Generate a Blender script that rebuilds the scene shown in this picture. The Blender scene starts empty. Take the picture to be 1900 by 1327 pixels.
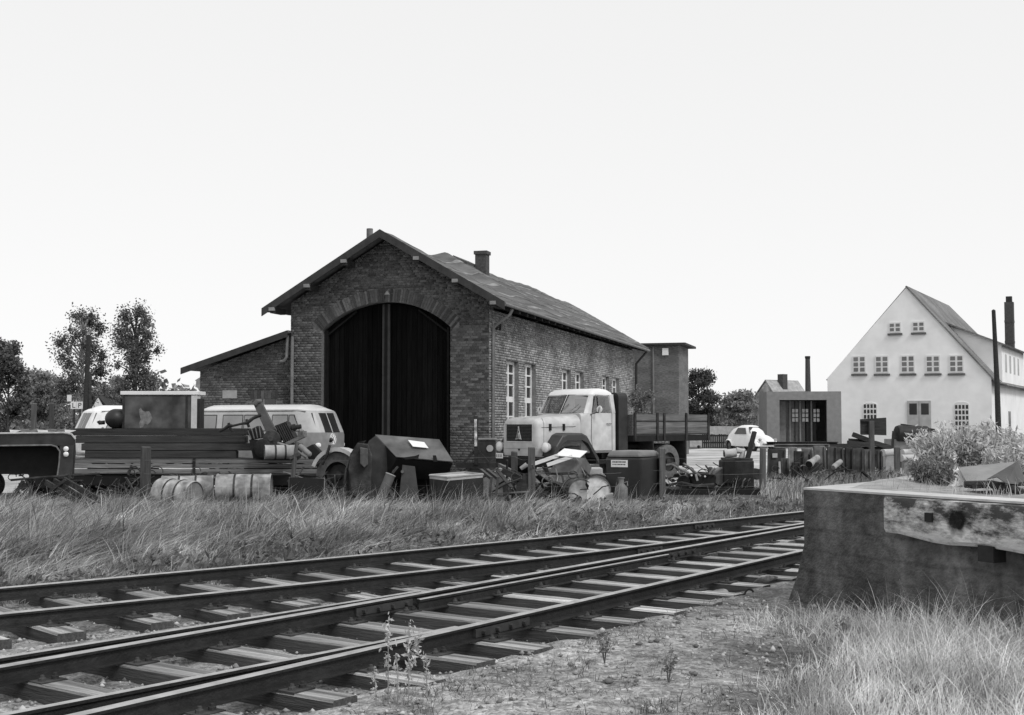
import bpy, bmesh, math, random
import numpy as np
from mathutils import Vector, Matrix
random.seed(7); rng = np.random.default_rng(11)
S = bpy.context.scene
COL = S.collection
# ------------------------------------------------------------------ camera, sky, sun, exposure
F, CX, CY, HC = 2300.0, 950.0, 663.5, 1.70
PIT = math.atan((784 - CY) / F)
cam_d = bpy.data.cameras.new('camera'); cam = bpy.data.objects.new('camera', cam_d); COL.objects.link(cam)
cam.location = (0, 0, HC); cam.rotation_euler = (math.pi / 2 + PIT, 0, 0)
cam_d.sensor_width = 36; cam_d.lens = F / 1900 * 36; cam_d.clip_end = 3000; cam_d.clip_start = .05
S.camera = cam
SUN_EL, SUN_AZ = math.radians(48), math.radians(136)      # azimuth clockwise from +Y (view direction)
W = bpy.data.worlds.new('World'); S.world = W; W.use_nodes = True
wn, wl = W.node_tree.nodes, W.node_tree.links
sky = wn.new('ShaderNodeTexSky'); sky.sky_type = 'NISHITA'; sky.sun_disc = False
sky.sun_elevation = SUN_EL; sky.sun_rotation = SUN_AZ; sky.dust_density = .5; sky.air_density = 1.0; sky.ozone_density = 1
bw = wn.new('ShaderNodeRGBToBW'); wl.new(sky.outputs[0], bw.inputs[0])
pw = wn.new('ShaderNodeMath'); pw.operation = 'POWER'; pw.inputs[1].default_value = .10; wl.new(bw.outputs[0], pw.inputs[0])   # closed white overcast: the clear-sky gradient is evened out
ml = wn.new('ShaderNodeMath'); ml.operation = 'MULTIPLY'; ml.inputs[1].default_value = 4.3; wl.new(pw.outputs[0], ml.inputs[0])
bgn = wn['Background']; wl.new(ml.outputs[0], bgn.inputs[0]); bgn.inputs[1].default_value = .15
sd = bpy.data.lights.new('sun', 'SUN'); sd.energy = 1.5; sd.angle = math.radians(14); sd.color = (1, 1, 1)
sun = bpy.data.objects.new('sun', sd); COL.objects.link(sun)
sv = Vector((math.sin(SUN_AZ) * math.cos(SUN_EL), math.cos(SUN_AZ) * math.cos(SUN_EL), math.sin(SUN_EL)))
sun.rotation_euler = sv.to_track_quat('Z', 'Y').to_euler(); sun.location = sv * 60
vs = S.view_settings; vs.view_transform = 'Standard'; vs.look = 'None'; vs.gamma = 1; vs.use_curve_mapping = False
vs.exposure = 0.32
# ------------------------------------------------------------------ photo pixel -> place
cp, sp = math.cos(PIT), math.sin(PIT)
def ray(px, py):
    a = (px - CX) / F; b = -(py - CY) / F
    return np.array([a, cp - b * sp, sp + b * cp])
CAM = np.array([0, 0, HC])
def G(px, py, z=0.0):
    r = ray(px, py); return CAM + r * ((z - HC) / r[2])
def D(px, py, d):
    r = ray(px, py); return CAM + r * (d / r[1])
def PLN(px, py, p0, n):
    r = ray(px, py); return CAM + r * (np.dot(np.array(p0) - CAM, n) / np.dot(r, n))
def sst(a, b, x):
    t = np.clip((x - a) / (b - a), 0, 1); return t * t * (3 - 2 * t)
NT = (-.7071, .7071)
def gz(x, y):
    x = np.asarray(x, float); y = np.asarray(y, float)
    w = NT[0] * x + NT[1] * y - 10.92
    z = .13 * sst(.7, 2.6, w) + .02 * sst(.9, .2, w) * sst(-9, -5.5, w)
    q4 = .83 * (x + .61) - .56 * (y - 8.6)
    z = z + .078 * sst(.15, .6, q4) + .05 * sst(-1.75, -2.1, q4) * sst(-1.75, -2.05, w)
    z = z + sst(1.2, 2.5, w) * sst(27, 24, y) * (.05 * np.sin(x * 1.9 + .7 * y) * np.sin(y * 1.5 - .5 * x) + .03 * np.sin(x * 4.1 - y) * np.sin(y * 3.7))
    z = z + .13 * sst(29, 35, y) * sst(1.0, -4.0, x)
    z = z - .08 * sst(28, 33, y) * sst(1.0, 3.0, x)
    z = z + .02 * np.sin(x * 1.7 + y * .6) * np.cos(y * 1.3 - x * .4) * sst(1, 3, np.abs(w + 3.4)) * sst(60, 30, y)
    return z
# ------------------------------------------------------------------ materials (all neutral greys: the photograph is black and white)
MATS = {}
def mat(name, c, var=.25, scale=6., rough=.85, bump=.15, bscale=None, island=0., objr=0., stretch=(1, 1, 1), metal=0., spec=.3,
        blotch=0., bl_scale=.7, trans=0., wave=None):
    if name in MATS: return MATS[name]
    m = bpy.data.materials.new(name); m.use_nodes = True; MATS[name] = m
    n, l = m.node_tree.nodes, m.node_tree.links
    b = n['Principled BSDF']; b.inputs['Roughness'].default_value = rough; b.inputs['Metallic'].default_value = metal
    b.inputs['Specular IOR Level'].default_value = spec
    tc = n.new('ShaderNodeTexCoord'); mp = n.new('ShaderNodeMapping'); mp.inputs['Scale'].default_value = stretch
    l.new(tc.outputs['Object'], mp.inputs['Vector'])
    def noise(sc, det=5):
        t = n.new('ShaderNodeTexNoise'); t.inputs['Scale'].default_value = sc; t.inputs['Detail'].default_value = det
        l.new(mp.outputs[0], t.inputs['Vector']); return t.outputs['Fac']
    def rng_(src, lo, hi, a=.25, z=.75):
        r = n.new('ShaderNodeMapRange'); r.inputs[1].default_value = a; r.inputs[2].default_value = z
        r.inputs[3].default_value = lo; r.inputs[4].default_value = hi; l.new(src, r.inputs[0]); return r.outputs[0]
    def mul(a, bb):
        q = n.new('ShaderNodeMath'); q.operation = 'MULTIPLY'; l.new(a, q.inputs[0])
        if isinstance(bb, float): q.inputs[1].default_value = bb
        else: l.new(bb, q.inputs[1])
        return q.outputs[0]
    v = rng_(noise(scale), c * (1 - var), c * (1 + var))
    if blotch: v = mul(v, rng_(noise(bl_scale, 3), 1 - blotch, 1 + blotch, .35, .65))
    if island:
        g = n.new('ShaderNodeNewGeometry'); v = mul(v, rng_(g.outputs['Random Per Island'], 1 - island, 1 + island, 0, 1))
    if objr:
        g = n.new('ShaderNodeObjectInfo'); v = mul(v, rng_(g.outputs['Random'], 1 - objr, 1 + objr, 0, 1))
    if wave:
        t = n.new('ShaderNodeTexWave'); t.inputs['Scale'].default_value = wave[0]; t.bands_direction = wave[1]
        t.inputs['Distortion'].default_value = wave[3]; t.inputs['Detail'].default_value = 3
        l.new(mp.outputs[0], t.inputs['Vector']); v = mul(v, rng_(t.outputs['Fac'], 1 - wave[2], 1 + wave[2], 0, 1))
    l.new(v, b.inputs['Base Color'])
    if bump:
        bp = n.new('ShaderNodeBump'); bp.inputs['Strength'].default_value = bump; bp.inputs['Distance'].default_value = .03
        l.new(noise(bscale or scale * 3, 6), bp.inputs['Height']); l.new(bp.outputs[0], b.inputs['Normal'])
    if trans:
        tr = n.new('ShaderNodeBsdfTranslucent'); l.new(v, tr.inputs[0]); mx = n.new('ShaderNodeMixShader'); mx.inputs[0].default_value = trans
        l.new(b.outputs[0], mx.inputs[1]); l.new(tr.outputs[0], mx.inputs[2]); l.new(mx.outputs[0], n['Material Output'].inputs[0])
    return m
def glass(name, tint=.75, refl=.12):
    if name in MATS: return MATS[name]
    m = bpy.data.materials.new(name); m.use_nodes = True; MATS[name] = m
    n, l = m.node_tree.nodes, m.node_tree.links
    t = n.new('ShaderNodeBsdfTransparent'); t.inputs[0].default_value = (tint,) * 3 + (1,)
    g = n.new('ShaderNodeBsdfGlossy'); g.inputs['Roughness'].default_value = .05; g.inputs[0].default_value = (.9,) * 3 + (1,)
    mx = n.new('ShaderNodeMixShader'); mx.inputs[0].default_value = refl; l.new(t.outputs[0], mx.inputs[1]); l.new(g.outputs[0], mx.inputs[2])
    l.new(mx.outputs[0], n['Material Output'].inputs[0]); return m

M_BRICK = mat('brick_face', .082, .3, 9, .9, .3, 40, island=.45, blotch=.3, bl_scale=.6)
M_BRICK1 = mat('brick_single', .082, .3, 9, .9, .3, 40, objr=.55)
M_BRICKS = mat('brick_side_lit', .27, .3, 9, .9, .3, 40, island=.4, blotch=.3, bl_scale=.5)  # paler copy of the front brick, with the side wall's sunlight in its colour
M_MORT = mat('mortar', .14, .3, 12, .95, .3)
M_WOODD = mat('gate_wood', .0045, .5, 3, .9, .3, 20, objr=.4, stretch=(6, 6, .5), spec=.05)
M_ROOF = mat('roofing_felt', .11, .35, 3, .85, .25, 30, stretch=(1.5, .12, 1), blotch=.22, bl_scale=1.3)
M_TRIMD = mat('dark_trim', .035, .3, 5, .8, .2)
M_TRIMP = mat('pale_wood', .22, .3, 5, .85, .2)
M_WHITE = mat('white_paint', .72, .08, 3, .5, .03)
M_STONE = mat('stone_trim', .3, .25, 6, .9, .2)
M_IRON = mat('dark_iron', .020, .5, 7, .6, .2, blotch=.4, bl_scale=2)
M_RUST = mat('rusty_iron', .042, .5, 9, .8, .3, blotch=.5, bl_scale=2.5)
M_STEEL = mat('grey_steel', .16, .35, 6, .6, .15, blotch=.35, bl_scale=2)
M_ZINC = mat('weathered_zinc', .16, .3, 5, .6, .1)
M_RUBBER = mat('rubber', .02, .4, 14, .85, .2)
M_RUBBERG = mat('dusty_rubber', .10, .35, 12, .9, .25)
M_TIMBER = mat('weathered_timber', .12, .45, 4, .9, .35, 18, objr=.3, stretch=(.5, 6, 6))
M_TIMBERD = mat('dark_timber', .032, .5, 4, .9, .35, 18, objr=.3, stretch=(.5, 6, 6))
M_SLEEP = mat('sleeper_wood', .37, .55, 4, .92, .8, 22, objr=.4, stretch=(.3, 8, 8), blotch=.5, bl_scale=.9)
M_POST = mat('post_wood', .085, .45, 4, .92, .4, 20, objr=.3, stretch=(7, 7, .5))
M_PLASTER = mat('white_plaster', .86, .05, 1.5, .9, .08, blotch=.05, bl_scale=.5)
M_CONC = mat('old_concrete', .105, .45, 14, .92, .7, 45, blotch=.2, bl_scale=2.2)
M_CONCL = mat('pale_concrete', .42, .25, 5, .9, .3, 30)
M_GLASSD = mat('dark_pane', .03, .5, 2, .12, 0, spec=.6)
M_GLASS = glass('thin_glass')
# ------------------------------------------------------------------ mesh helpers
class MB:
    def __init__(s): s.v = []; s.f = []; s.mi = []
    def add(s, vs, fs, mi=0):
        o = len(s.v); s.v += [tuple(map(float, p)) for p in vs]; s.f += [tuple(i + o for i in f) for f in fs]; s.mi += [mi] * len(fs); return s
    def hexa(s, p, mi=0):      # 8 points: bottom 4 ccw, top 4 ccw
        return s.add(p, [(3, 2, 1, 0), (4, 5, 6, 7), (0, 1, 5, 4), (1, 2, 6, 5), (2, 3, 7, 6), (3, 0, 4, 7)], mi)
    def box(s, x0, x1, y0, y1, z0, z1, mi=0):
        return s.hexa([(x0, y0, z0), (x1, y0, z0), (x1, y1, z0), (x0, y1, z0), (x0, y0, z1), (x1, y0, z1), (x1, y1, z1), (x0, y1, z1)], mi)
    def bar(s, a, b, w, h, up=(0, 0, 1), mi=0):
        a, b = Vector(a), Vector(b); d = (b - a).normalized(); u = Vector(up)
        if abs(d.dot(u)) > .98: u = Vector((1, 0, 0))
        r = d.cross(u).normalized() * (w / 2); u = r.cross(d).normalized() * (h / 2)
        return s.hexa([a - r - u, a + r - u, b + r - u, b - r - u, a - r + u, a + r + u, b + r + u, b - r + u], mi)
    def prism(s, pts, off, mi=0):   # planar outline (3d) extruded by off
        n = len(pts); a = [Vector(p) for p in pts]; o = Vector(off)
        return s.add(a + [p + o for p in a], [tuple(range(n))[::-1], tuple(range(n, 2 * n))] + [(i, (i + 1) % n, n + (i + 1) % n, n + i) for i in range(n)], mi)
    def tube(s, path, r, n=8, cap=True, mi=0):
        P = [Vector(p) for p in path]; R = r if isinstance(r, (list, tuple)) else [r] * len(P); vs = []; fs = []
        ref = None
        for i, p in enumerate(P):
            d = (P[min(i + 1, len(P) - 1)] - P[max(i - 1, 0)]).normalized()
            u = ref if ref is not None and abs(ref.dot(d)) < .9 else (Vector((0, 0, 1)) if abs(d.z) < .9 else Vector((1, 0, 0)))
            u = (u - d * u.dot(d)).normalized(); ref = u; w = d.cross(u)
            for k in range(n):
                a = 2 * math.pi * k / n; vs.append(p + (u * math.cos(a) + w * math.sin(a)) * R[i])
        for i in range(len(P) - 1):
            for k in range(n):
                k2 = (k + 1) % n; fs.append((i * n + k, i * n + k2, (i + 1) * n + k2, (i + 1) * n + k))
        if cap: fs += [tuple(range(n))[::-1], tuple(range((len(P) - 1) * n, len(P) * n))]
        return s.add(vs, fs, mi)
    def lathe(s, prof, a, b, n=20, mi=0, cap=True):  # prof: (t along axis 0..1, radius)
        a, b = Vector(a), Vector(b); return s.tube2([(a.lerp(b, t), r) for t, r in prof], (b - a).normalized(), n, mi, cap)
    def tube2(s, rings, d, n, mi=0, cap=True):
        u = Vector((0, 0, 1)) if abs(d.z) < .9 else Vector((1, 0, 0)); u = (u - d * u.dot(d)).normalized(); w = d.cross(u); vs = []; fs = []
        for p, r in rings:
            for k in range(n):
                a = 2 * math.pi * k / n; vs.append(p + (u * math.cos(a) + w * math.sin(a)) * r)
        for i in range(len(rings) - 1):
            for k in range(n):
                k2 = (k + 1) % n; fs.append((i * n + k, i * n + k2, (i + 1) * n + k2, (i + 1) * n + k))
        if cap: fs += [tuple(range(n))[::-1], tuple(range((len(rings) - 1) * n, len(rings) * n))]
        return s.add(vs, fs, mi)
    def build(s, name, mats, parent=None, smooth=False, bevel=0, seg=2):
        me = bpy.data.meshes.new(name); me.from_pydata(s.v, [], s.f)
        ms = mats if isinstance(mats, (list, tuple)) else [mats]
        for m in ms: me.materials.append(m)
        if len(ms) > 1: me.polygons.foreach_set('material_index', s.mi)
        bm = bmesh.new(); bm.from_mesh(me); bmesh.ops.recalc_face_normals(bm, faces=bm.faces); bm.to_mesh(me); bm.free()
        o = bpy.data.objects.new(name, me); COL.objects.link(o)
        if parent is not None: o.parent = parent
        if smooth:
            me.polygons.foreach_set('use_smooth', [True] * len(me.polygons)); me.set_sharp_from_angle(angle=math.radians(40 if smooth is True else smooth))
        if bevel:
            b = o.modifiers.new('bevel', 'BEVEL'); b.width = bevel; b.segments = seg; b.limit_method = 'ANGLE'; b.angle_limit = math.radians(35)
        return o
def tag(o, label=None, cat=None, group=None, kind=None):
    if label: o['label'] = label
    if cat: o['category'] = cat; o['kind'] = 'thing'
    if group: o['group'] = group
    if kind: o['kind'] = kind
    return o
def thing(name, label, cat, loc=(0, 0, 0), rz=0., group=None):
    o = bpy.data.objects.new(name, None); COL.objects.link(o); o.location = tuple(map(float, loc)); o.rotation_euler = (0, 0, rz); o.empty_display_size = .2
    return tag(o, label, cat, group)
def npmesh(name, V, Fq, Ft, m, parent=None):
    """fast mesh from numpy arrays: quads Fq (n,4), triangles Ft (m,3)"""
    me = bpy.data.meshes.new(name); nq, nt = len(Fq), len(Ft)
    me.vertices.add(len(V)); me.vertices.foreach_set('co', np.asarray(V, np.float32).ravel())
    loops = np.concatenate([np.asarray(Fq).reshape(-1), np.asarray(Ft).reshape(-1)]).astype(np.int32)
    me.loops.add(len(loops)); me.loops.foreach_set('vertex_index', loops)
    st = np.concatenate([np.arange(nq) * 4, nq * 4 + np.arange(nt) * 3]).astype(np.int32)
    me.polygons.add(nq + nt); me.polygons.foreach_set('loop_start', st)
    me.update(calc_edges=True); me.validate()
    if m: me.materials.append(m)
    o = bpy.data.objects.new(name, me); COL.objects.link(o)
    if parent is not None: o.parent = parent
    return o
def copy_tree(o, parent=None):
    c = o.copy(); COL.objects.link(c)
    if parent is not None: c.parent = parent
    for ch in [x for x in bpy.data.objects if x.parent == o]: copy_tree(ch, c)
    return c
def gp(px, py, d):            # ground point under pixel column at distance d
    x = (px - CX) / F * d * 1.0; return (x, d, float(gz(x, d)))

# ================================================================== GROUND
xs = np.unique(np.concatenate([np.linspace(-700, -40, 30), np.linspace(-40, -14, 40), np.linspace(-14, 12, 150), np.linspace(12, 60, 50), np.linspace(60, 700, 30)]))
ys = np.unique(np.concatenate([np.linspace(-25, 3, 20), np.linspace(3, 45, 220), np.linspace(45, 140, 60), np.linspace(140, 1500, 30)]))
X, Y = np.meshgrid(xs, ys); Z = gz(X, Y)
Z = Z + rng.normal(0, .008, X.shape) * (np.abs(X) < 14) * (Y < 45) * (Y > 3)
nx, ny = len(xs), len(ys); idx = np.arange(nx * ny).reshape(ny, nx)
Fq = np.stack([idx[:-1, :-1], idx[:-1, 1:], idx[1:, 1:], idx[1:, :-1]], -1).reshape(-1, 4)
def ground_mat():
    m = mat('ground_dirt', .27, .6, 9, .95, .8, 60, blotch=.45, bl_scale=.9)
    n, l = m.node_tree.nodes, m.node_tree.links
    b = n['Principled BSDF']; src = b.inputs['Base Color'].links[0].from_socket
    tc = n.new('ShaderNodeTexCoord'); vo = n.new('ShaderNodeTexVoronoi'); vo.inputs['Scale'].default_value = 42
    l.new(tc.outputs['Object'], vo.inputs[0]); rr = n.new('ShaderNodeMapRange'); rr.inputs[3].default_value = .5; rr.inputs[4].default_value = 1.55
    l.new(vo.outputs['Color'], rr.inputs[0]); q = n.new('ShaderNodeMath'); q.operation = 'MULTIPLY'; l.new(src, q.inputs[0]); l.new(rr.outputs[0], q.inputs[1])
    l.new(q.outputs[0], b.inputs['Base Color'])
    bp = n.new('ShaderNodeBump'); bp.inputs['Strength'].default_value = .5; bp.inputs['Distance'].default_value = .02; bp.invert = True
    l.new(vo.outputs['Distance'], bp.inputs['Height']); old = b.inputs['Normal'].links[0].from_node; l.new(bp.outputs[0], old.inputs['Normal'])
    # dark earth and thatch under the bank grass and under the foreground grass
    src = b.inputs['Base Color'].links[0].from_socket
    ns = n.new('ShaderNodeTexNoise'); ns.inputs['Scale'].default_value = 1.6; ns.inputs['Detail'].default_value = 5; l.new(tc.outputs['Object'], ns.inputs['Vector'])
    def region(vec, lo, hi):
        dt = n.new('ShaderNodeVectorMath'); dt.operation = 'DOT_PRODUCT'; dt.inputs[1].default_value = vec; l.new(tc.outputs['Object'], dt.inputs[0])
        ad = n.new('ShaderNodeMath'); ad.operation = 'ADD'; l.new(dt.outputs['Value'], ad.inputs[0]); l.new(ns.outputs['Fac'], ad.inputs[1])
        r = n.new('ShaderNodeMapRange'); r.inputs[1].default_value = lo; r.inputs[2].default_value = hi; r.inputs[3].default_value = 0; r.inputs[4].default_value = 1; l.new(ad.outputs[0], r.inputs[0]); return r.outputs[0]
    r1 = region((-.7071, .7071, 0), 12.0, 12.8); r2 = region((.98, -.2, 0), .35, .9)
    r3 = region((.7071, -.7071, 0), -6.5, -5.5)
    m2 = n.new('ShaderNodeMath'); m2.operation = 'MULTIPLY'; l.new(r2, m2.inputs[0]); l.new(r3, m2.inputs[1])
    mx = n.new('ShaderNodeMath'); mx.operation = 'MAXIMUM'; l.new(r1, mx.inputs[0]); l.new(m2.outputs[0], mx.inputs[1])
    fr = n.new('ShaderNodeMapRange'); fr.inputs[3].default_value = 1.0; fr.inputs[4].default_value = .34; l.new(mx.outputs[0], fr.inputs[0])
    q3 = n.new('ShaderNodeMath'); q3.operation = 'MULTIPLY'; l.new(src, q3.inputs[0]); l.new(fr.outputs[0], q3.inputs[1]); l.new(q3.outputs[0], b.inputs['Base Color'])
    return m
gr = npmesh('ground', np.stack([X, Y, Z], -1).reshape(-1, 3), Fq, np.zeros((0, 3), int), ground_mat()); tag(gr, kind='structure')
gr.data.polygons.foreach_set('use_smooth', [True] * len(gr.data.polygons))
# pale driven-over yard surface in front of and beside the shed
yb = MB(); pts = []
outline = [(-16, 27.6), (-9, 27.4), (-5.2, 29.5), (0, 31.2), (3, 30.6), (6.5, 30), (10, 33), (14, 40), (22, 52), (30, 64), (34, 78), (12, 78), (6, 66), (4.5, 50), (2, 36.8), (-9, 40), (-20, 44), (-30, 44), (-32, 32)]
ex = [(p[0], p[1]) for p in outline]
bm_ = bmesh.new(); vv = [bm_.verts.new((x, y, 0)) for x, y in ex]; bm_.faces.new(vv)
for k in range(5): bmesh.ops.subdivide_edges(bm_, edges=bm_.edges[:], cuts=1, use_grid_fill=True) if k == 0 else None
bmesh.ops.triangulate(bm_, faces=bm_.faces[:])
for k in range(4): bmesh.ops.subdivide_edges(bm_, edges=[e for e in bm_.edges if e.calc_length() > 1.0], cuts=1); bmesh.ops.triangulate(bm_, faces=bm_.faces[:])
for v in bm_.verts: v.co.z = float(gz(v.co.x, v.co.y)) + .014
me = bpy.data.meshes.new('yard'); bm_.to_mesh(me); bm_.free(); me.materials.append(mat('yard_dust', .42, .3, 3, .95, .3, 30, blotch=.3, bl_scale=.35))
yo = bpy.data.objects.new('yard_path', me); COL.objects.link(yo); tag(yo, kind='structure')

# ================================================================== TRACKS
RP = {'1': [(31, 1086), (400, 1055), (600, 1036.6), (1100, 988), (1300, 967), (1490, 949)],
      '2': [(31, 1134), (400, 1098), (600, 1080), (1100, 1022), (1190, 1012), (1310, 996), (1416, 982), (1480, 972)],
      '3': [(31, 1230), (400, 1164), (600, 1132), (730, 1108), (1100, 1043), (1258, 1018), (1374, 996), (1491, 975)],
      '3b': [(31, 1215), (400, 1153), (600, 1123), (730, 1104)],
      '4': [(205, 1313), (400, 1266), (600, 1223), (784, 1179), (1100, 1106), (1201, 1082), (1321, 1057), (1483, 1025)],
      '4b': [(60, 1314), (400, 1246.5), (600, 1209), (784, 1174)]}
RZ = .24
def fit(key, deg):
    P = np.array([G(x, y, RZ)[:2] for x, y in RP[key]]); c = np.polyfit(P[:, 1], P[:, 0], deg); lo, hi = P[:, 1].min(), P[:, 1].max()
    dc = np.polyder(c)
    def f(y):
        if y < lo: return np.polyval(c, lo) + np.polyval(dc, lo) * (y - lo)
        if y > hi: return np.polyval(c, hi) + np.polyval(dc, hi) * (y - hi)
        return np.polyval(c, y)
    return f
FR = {'1': fit('1', 2), '2': fit('2', 2), '3': fit('3', 1), '3b': fit('3b', 1), '4': fit('4', 1), '4b': fit('4b', 1)}
def sample(f, y0, y1, step=.5):
    n = max(2, int((y1 - y0) / step) + 1); return [(float(f(y)), float(y)) for y in np.linspace(y0, y1, n)]
M_RAIL = mat('rail_side', .015, .5, 14, .6, .25, 60, blotch=.3, bl_scale=2, spec=.4)
M_RAILT = mat('rail_head', .36, .3, 9, .42, .1, spec=.6, metal=.3)
PROF = [(-.0625, -.148), (.0625, -.148), (.0625, -.138), (.012, -.122), (.007, -.04), (.033, -.03), (.0335, -.008), (.024, 0.0), (-.024, 0.0), (-.0335, -.008), (-.033, -.03), (-.007, -.04), (-.012, -.122), (-.0625, -.138)]
PROF = [(u, w * .77) for u, w in PROF]
def rail(path, parent, z=RZ, name='rail', prof=PROF):
    mb = MB(); n = len(prof); vs = []
    for i, p in enumerate(path):
        a, b = path[max(i - 1, 0)], path[min(i + 1, len(path) - 1)]; d = Vector((b[0] - a[0], b[1] - a[1], 0)).normalized(); r = Vector((d.y, -d.x, 0))
        vs += [Vector((p[0], p[1], z)) + r * u + Vector((0, 0, w)) for u, w in prof]
    mb.add(vs, [])
    for i in range(len(path) - 1):
        for k in range(n):
            k2 = (k + 1) % n; mb.f.append((i * n + k, i * n + k2, (i + 1) * n + k2, (i + 1) * n + k)); mb.mi.append(1 if k in (6, 7, 8) else 0)
    mb.f += [tuple(range(n)), tuple(range((len(path) - 1) * n, len(path) * n))]; mb.mi += [0, 0]
    return mb.build(name, [M_RAIL, M_RAILT], parent)
t1 = thing('railway_track', 'straight railway track along the foot of the grassy bank', 'track')
t2 = thing('railway_track', 'railway track with a set of points, running past the concrete loading ramp', 'track')
rail(sample(FR['1'], 1, 60), t1); rail(sample(FR['2'], 1, 18.2), t1)
rail(sample(FR['3'], 1, 60), t2); rail(sample(FR['4'], 1, 60), t2)
def merge(fa, fb, y0, ym, y1):   # tongue rail: fb on the left, closing against fa at y1
    out = []
    for y in np.linspace(y0, y1, 26):
        w = sst(ym, y1, y); xb = fb(y); xa = fa(y) - .045
        out.append((float(xb * (1 - w) + min(xb, xa) * w if xb < xa else xa), float(y)))
    return out
SLIM = [(-.05, -.140), (.03, -.140), (.03, -.13), (.008, -.115), (.006, -.045), (.02, -.03), (.02, -.006), (.014, 0), (-.018, 0), (-.024, -.01), (-.024, -.035), (-.008, -.045), (-.012, -.12), (-.05, -.13)]
SLIM = [(u, w * .77) for u, w in SLIM]
rail(merge(FR['3'], FR['3b'], 1, 9.6, 10.9), t2, RZ - .003, 'switch_tongue', SLIM); rail(merge(FR['4'], FR['4b'], 1, 7.9, 9.0), t2, RZ - .003, 'switch_tongue', SLIM)
def off(f, d):
    return lambda y: f(y) + d
rail(sample(off(FR['3'], .10), 10.6, 14.2), t2, RZ - .035, 'check_rail', SLIM)
# sleepers, base plates
SLM = []
for k in range(5):
    L, w, h = 2.6, random.uniform(.25, .29), .17; mb = MB(); n = 7; vs = []
    for i in range(n):
        x = -L / 2 + L * i / (n - 1); e = random.uniform(-.008, .008)
        vs += [(x, -w / 2 + random.uniform(-.008, .008), -h), (x, w / 2 + random.uniform(-.008, .008), -h), (x, w / 2 - .004, -.012), (x, w / 2 - .014 + e, 0 + e * .4), (x, -w / 2 + .014 + e, 0 - e * .4), (x, -w / 2 + .004, -.012)]
    mb.add(vs, [])
    for i in range(n - 1):
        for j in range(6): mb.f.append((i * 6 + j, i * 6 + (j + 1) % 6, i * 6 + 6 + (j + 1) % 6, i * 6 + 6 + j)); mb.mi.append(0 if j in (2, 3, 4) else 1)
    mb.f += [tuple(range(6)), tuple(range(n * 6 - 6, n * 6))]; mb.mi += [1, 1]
    o = mb.build('sleeper', [M_SLEEP, mat('sleeper_side', .075, .5, 6, .9, .5, 22, stretch=(.4, 6, 6))]); SLM.append(o.data); bpy.data.objects.remove(o)  # sides and ends are darker than the pale tops
pl = MB(); pl.box(-.19, .19, -.09, .09, 0, .014)
for sx in (-.13, .13):
    for sy in (-.045, .045): pl.lathe([(0, .022), (.55, .022), (.6, .014), (1, .012)], (sx, sy, .01), (sx, sy, .05), 8)
pl_o = pl.build('base_plate', M_RUST); PLM = pl_o.data; bpy.data.objects.remove(pl_o)
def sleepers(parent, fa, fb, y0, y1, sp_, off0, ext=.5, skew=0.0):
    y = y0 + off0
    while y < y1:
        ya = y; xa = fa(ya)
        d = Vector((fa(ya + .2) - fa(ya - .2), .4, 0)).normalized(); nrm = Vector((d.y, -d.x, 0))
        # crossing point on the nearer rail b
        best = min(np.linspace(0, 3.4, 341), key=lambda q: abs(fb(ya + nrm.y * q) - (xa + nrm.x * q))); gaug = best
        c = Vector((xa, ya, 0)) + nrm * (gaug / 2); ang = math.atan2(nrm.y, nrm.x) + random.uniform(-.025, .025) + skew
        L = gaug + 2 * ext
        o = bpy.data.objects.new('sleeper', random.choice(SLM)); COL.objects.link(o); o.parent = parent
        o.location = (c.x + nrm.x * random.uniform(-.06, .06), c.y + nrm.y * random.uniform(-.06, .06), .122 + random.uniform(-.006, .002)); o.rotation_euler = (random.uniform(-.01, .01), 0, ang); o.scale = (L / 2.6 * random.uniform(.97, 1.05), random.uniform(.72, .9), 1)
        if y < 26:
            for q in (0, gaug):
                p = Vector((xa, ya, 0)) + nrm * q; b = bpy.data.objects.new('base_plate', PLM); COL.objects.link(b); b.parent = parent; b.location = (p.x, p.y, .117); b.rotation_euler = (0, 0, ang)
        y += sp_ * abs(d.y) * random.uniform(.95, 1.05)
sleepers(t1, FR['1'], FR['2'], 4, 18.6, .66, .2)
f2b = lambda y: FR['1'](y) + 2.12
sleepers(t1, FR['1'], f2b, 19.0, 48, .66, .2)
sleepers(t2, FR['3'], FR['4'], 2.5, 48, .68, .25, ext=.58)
# fishplates
def fishplate(parent, f, y, L=.5):
    d = Vector((f(y + .2) - f(y - .2), .4, 0)).normalized(); r = Vector((d.y, -d.x, 0)); mb = MB()
    for s_ in (-1, 1):
        a = Vector((f(y), y, RZ - .064)) + r * (s_ * .022); mb.bar(a - d * L / 2, a + d * L / 2, .026, .06)
        for k in range(4):
            q = a + d * (L * (k + .5) / 4 - L / 2) + r * (s_ * .012); mb.lathe([(0, .021), (1, .019)], q, q + r * (s_ * .03), 6)
    mb.build('fishplate', mat('fishplate_iron', .04, .4, 9, .7, .2), parent)
for f, y in (('2', 14.95), ('1', 18.4)): fishplate(t1, FR[f], y)
for f, y in (('3', 10.35), ('3', 14.6), ('4', 9.35)): fishplate(t2, FR[f], y, .7)

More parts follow.
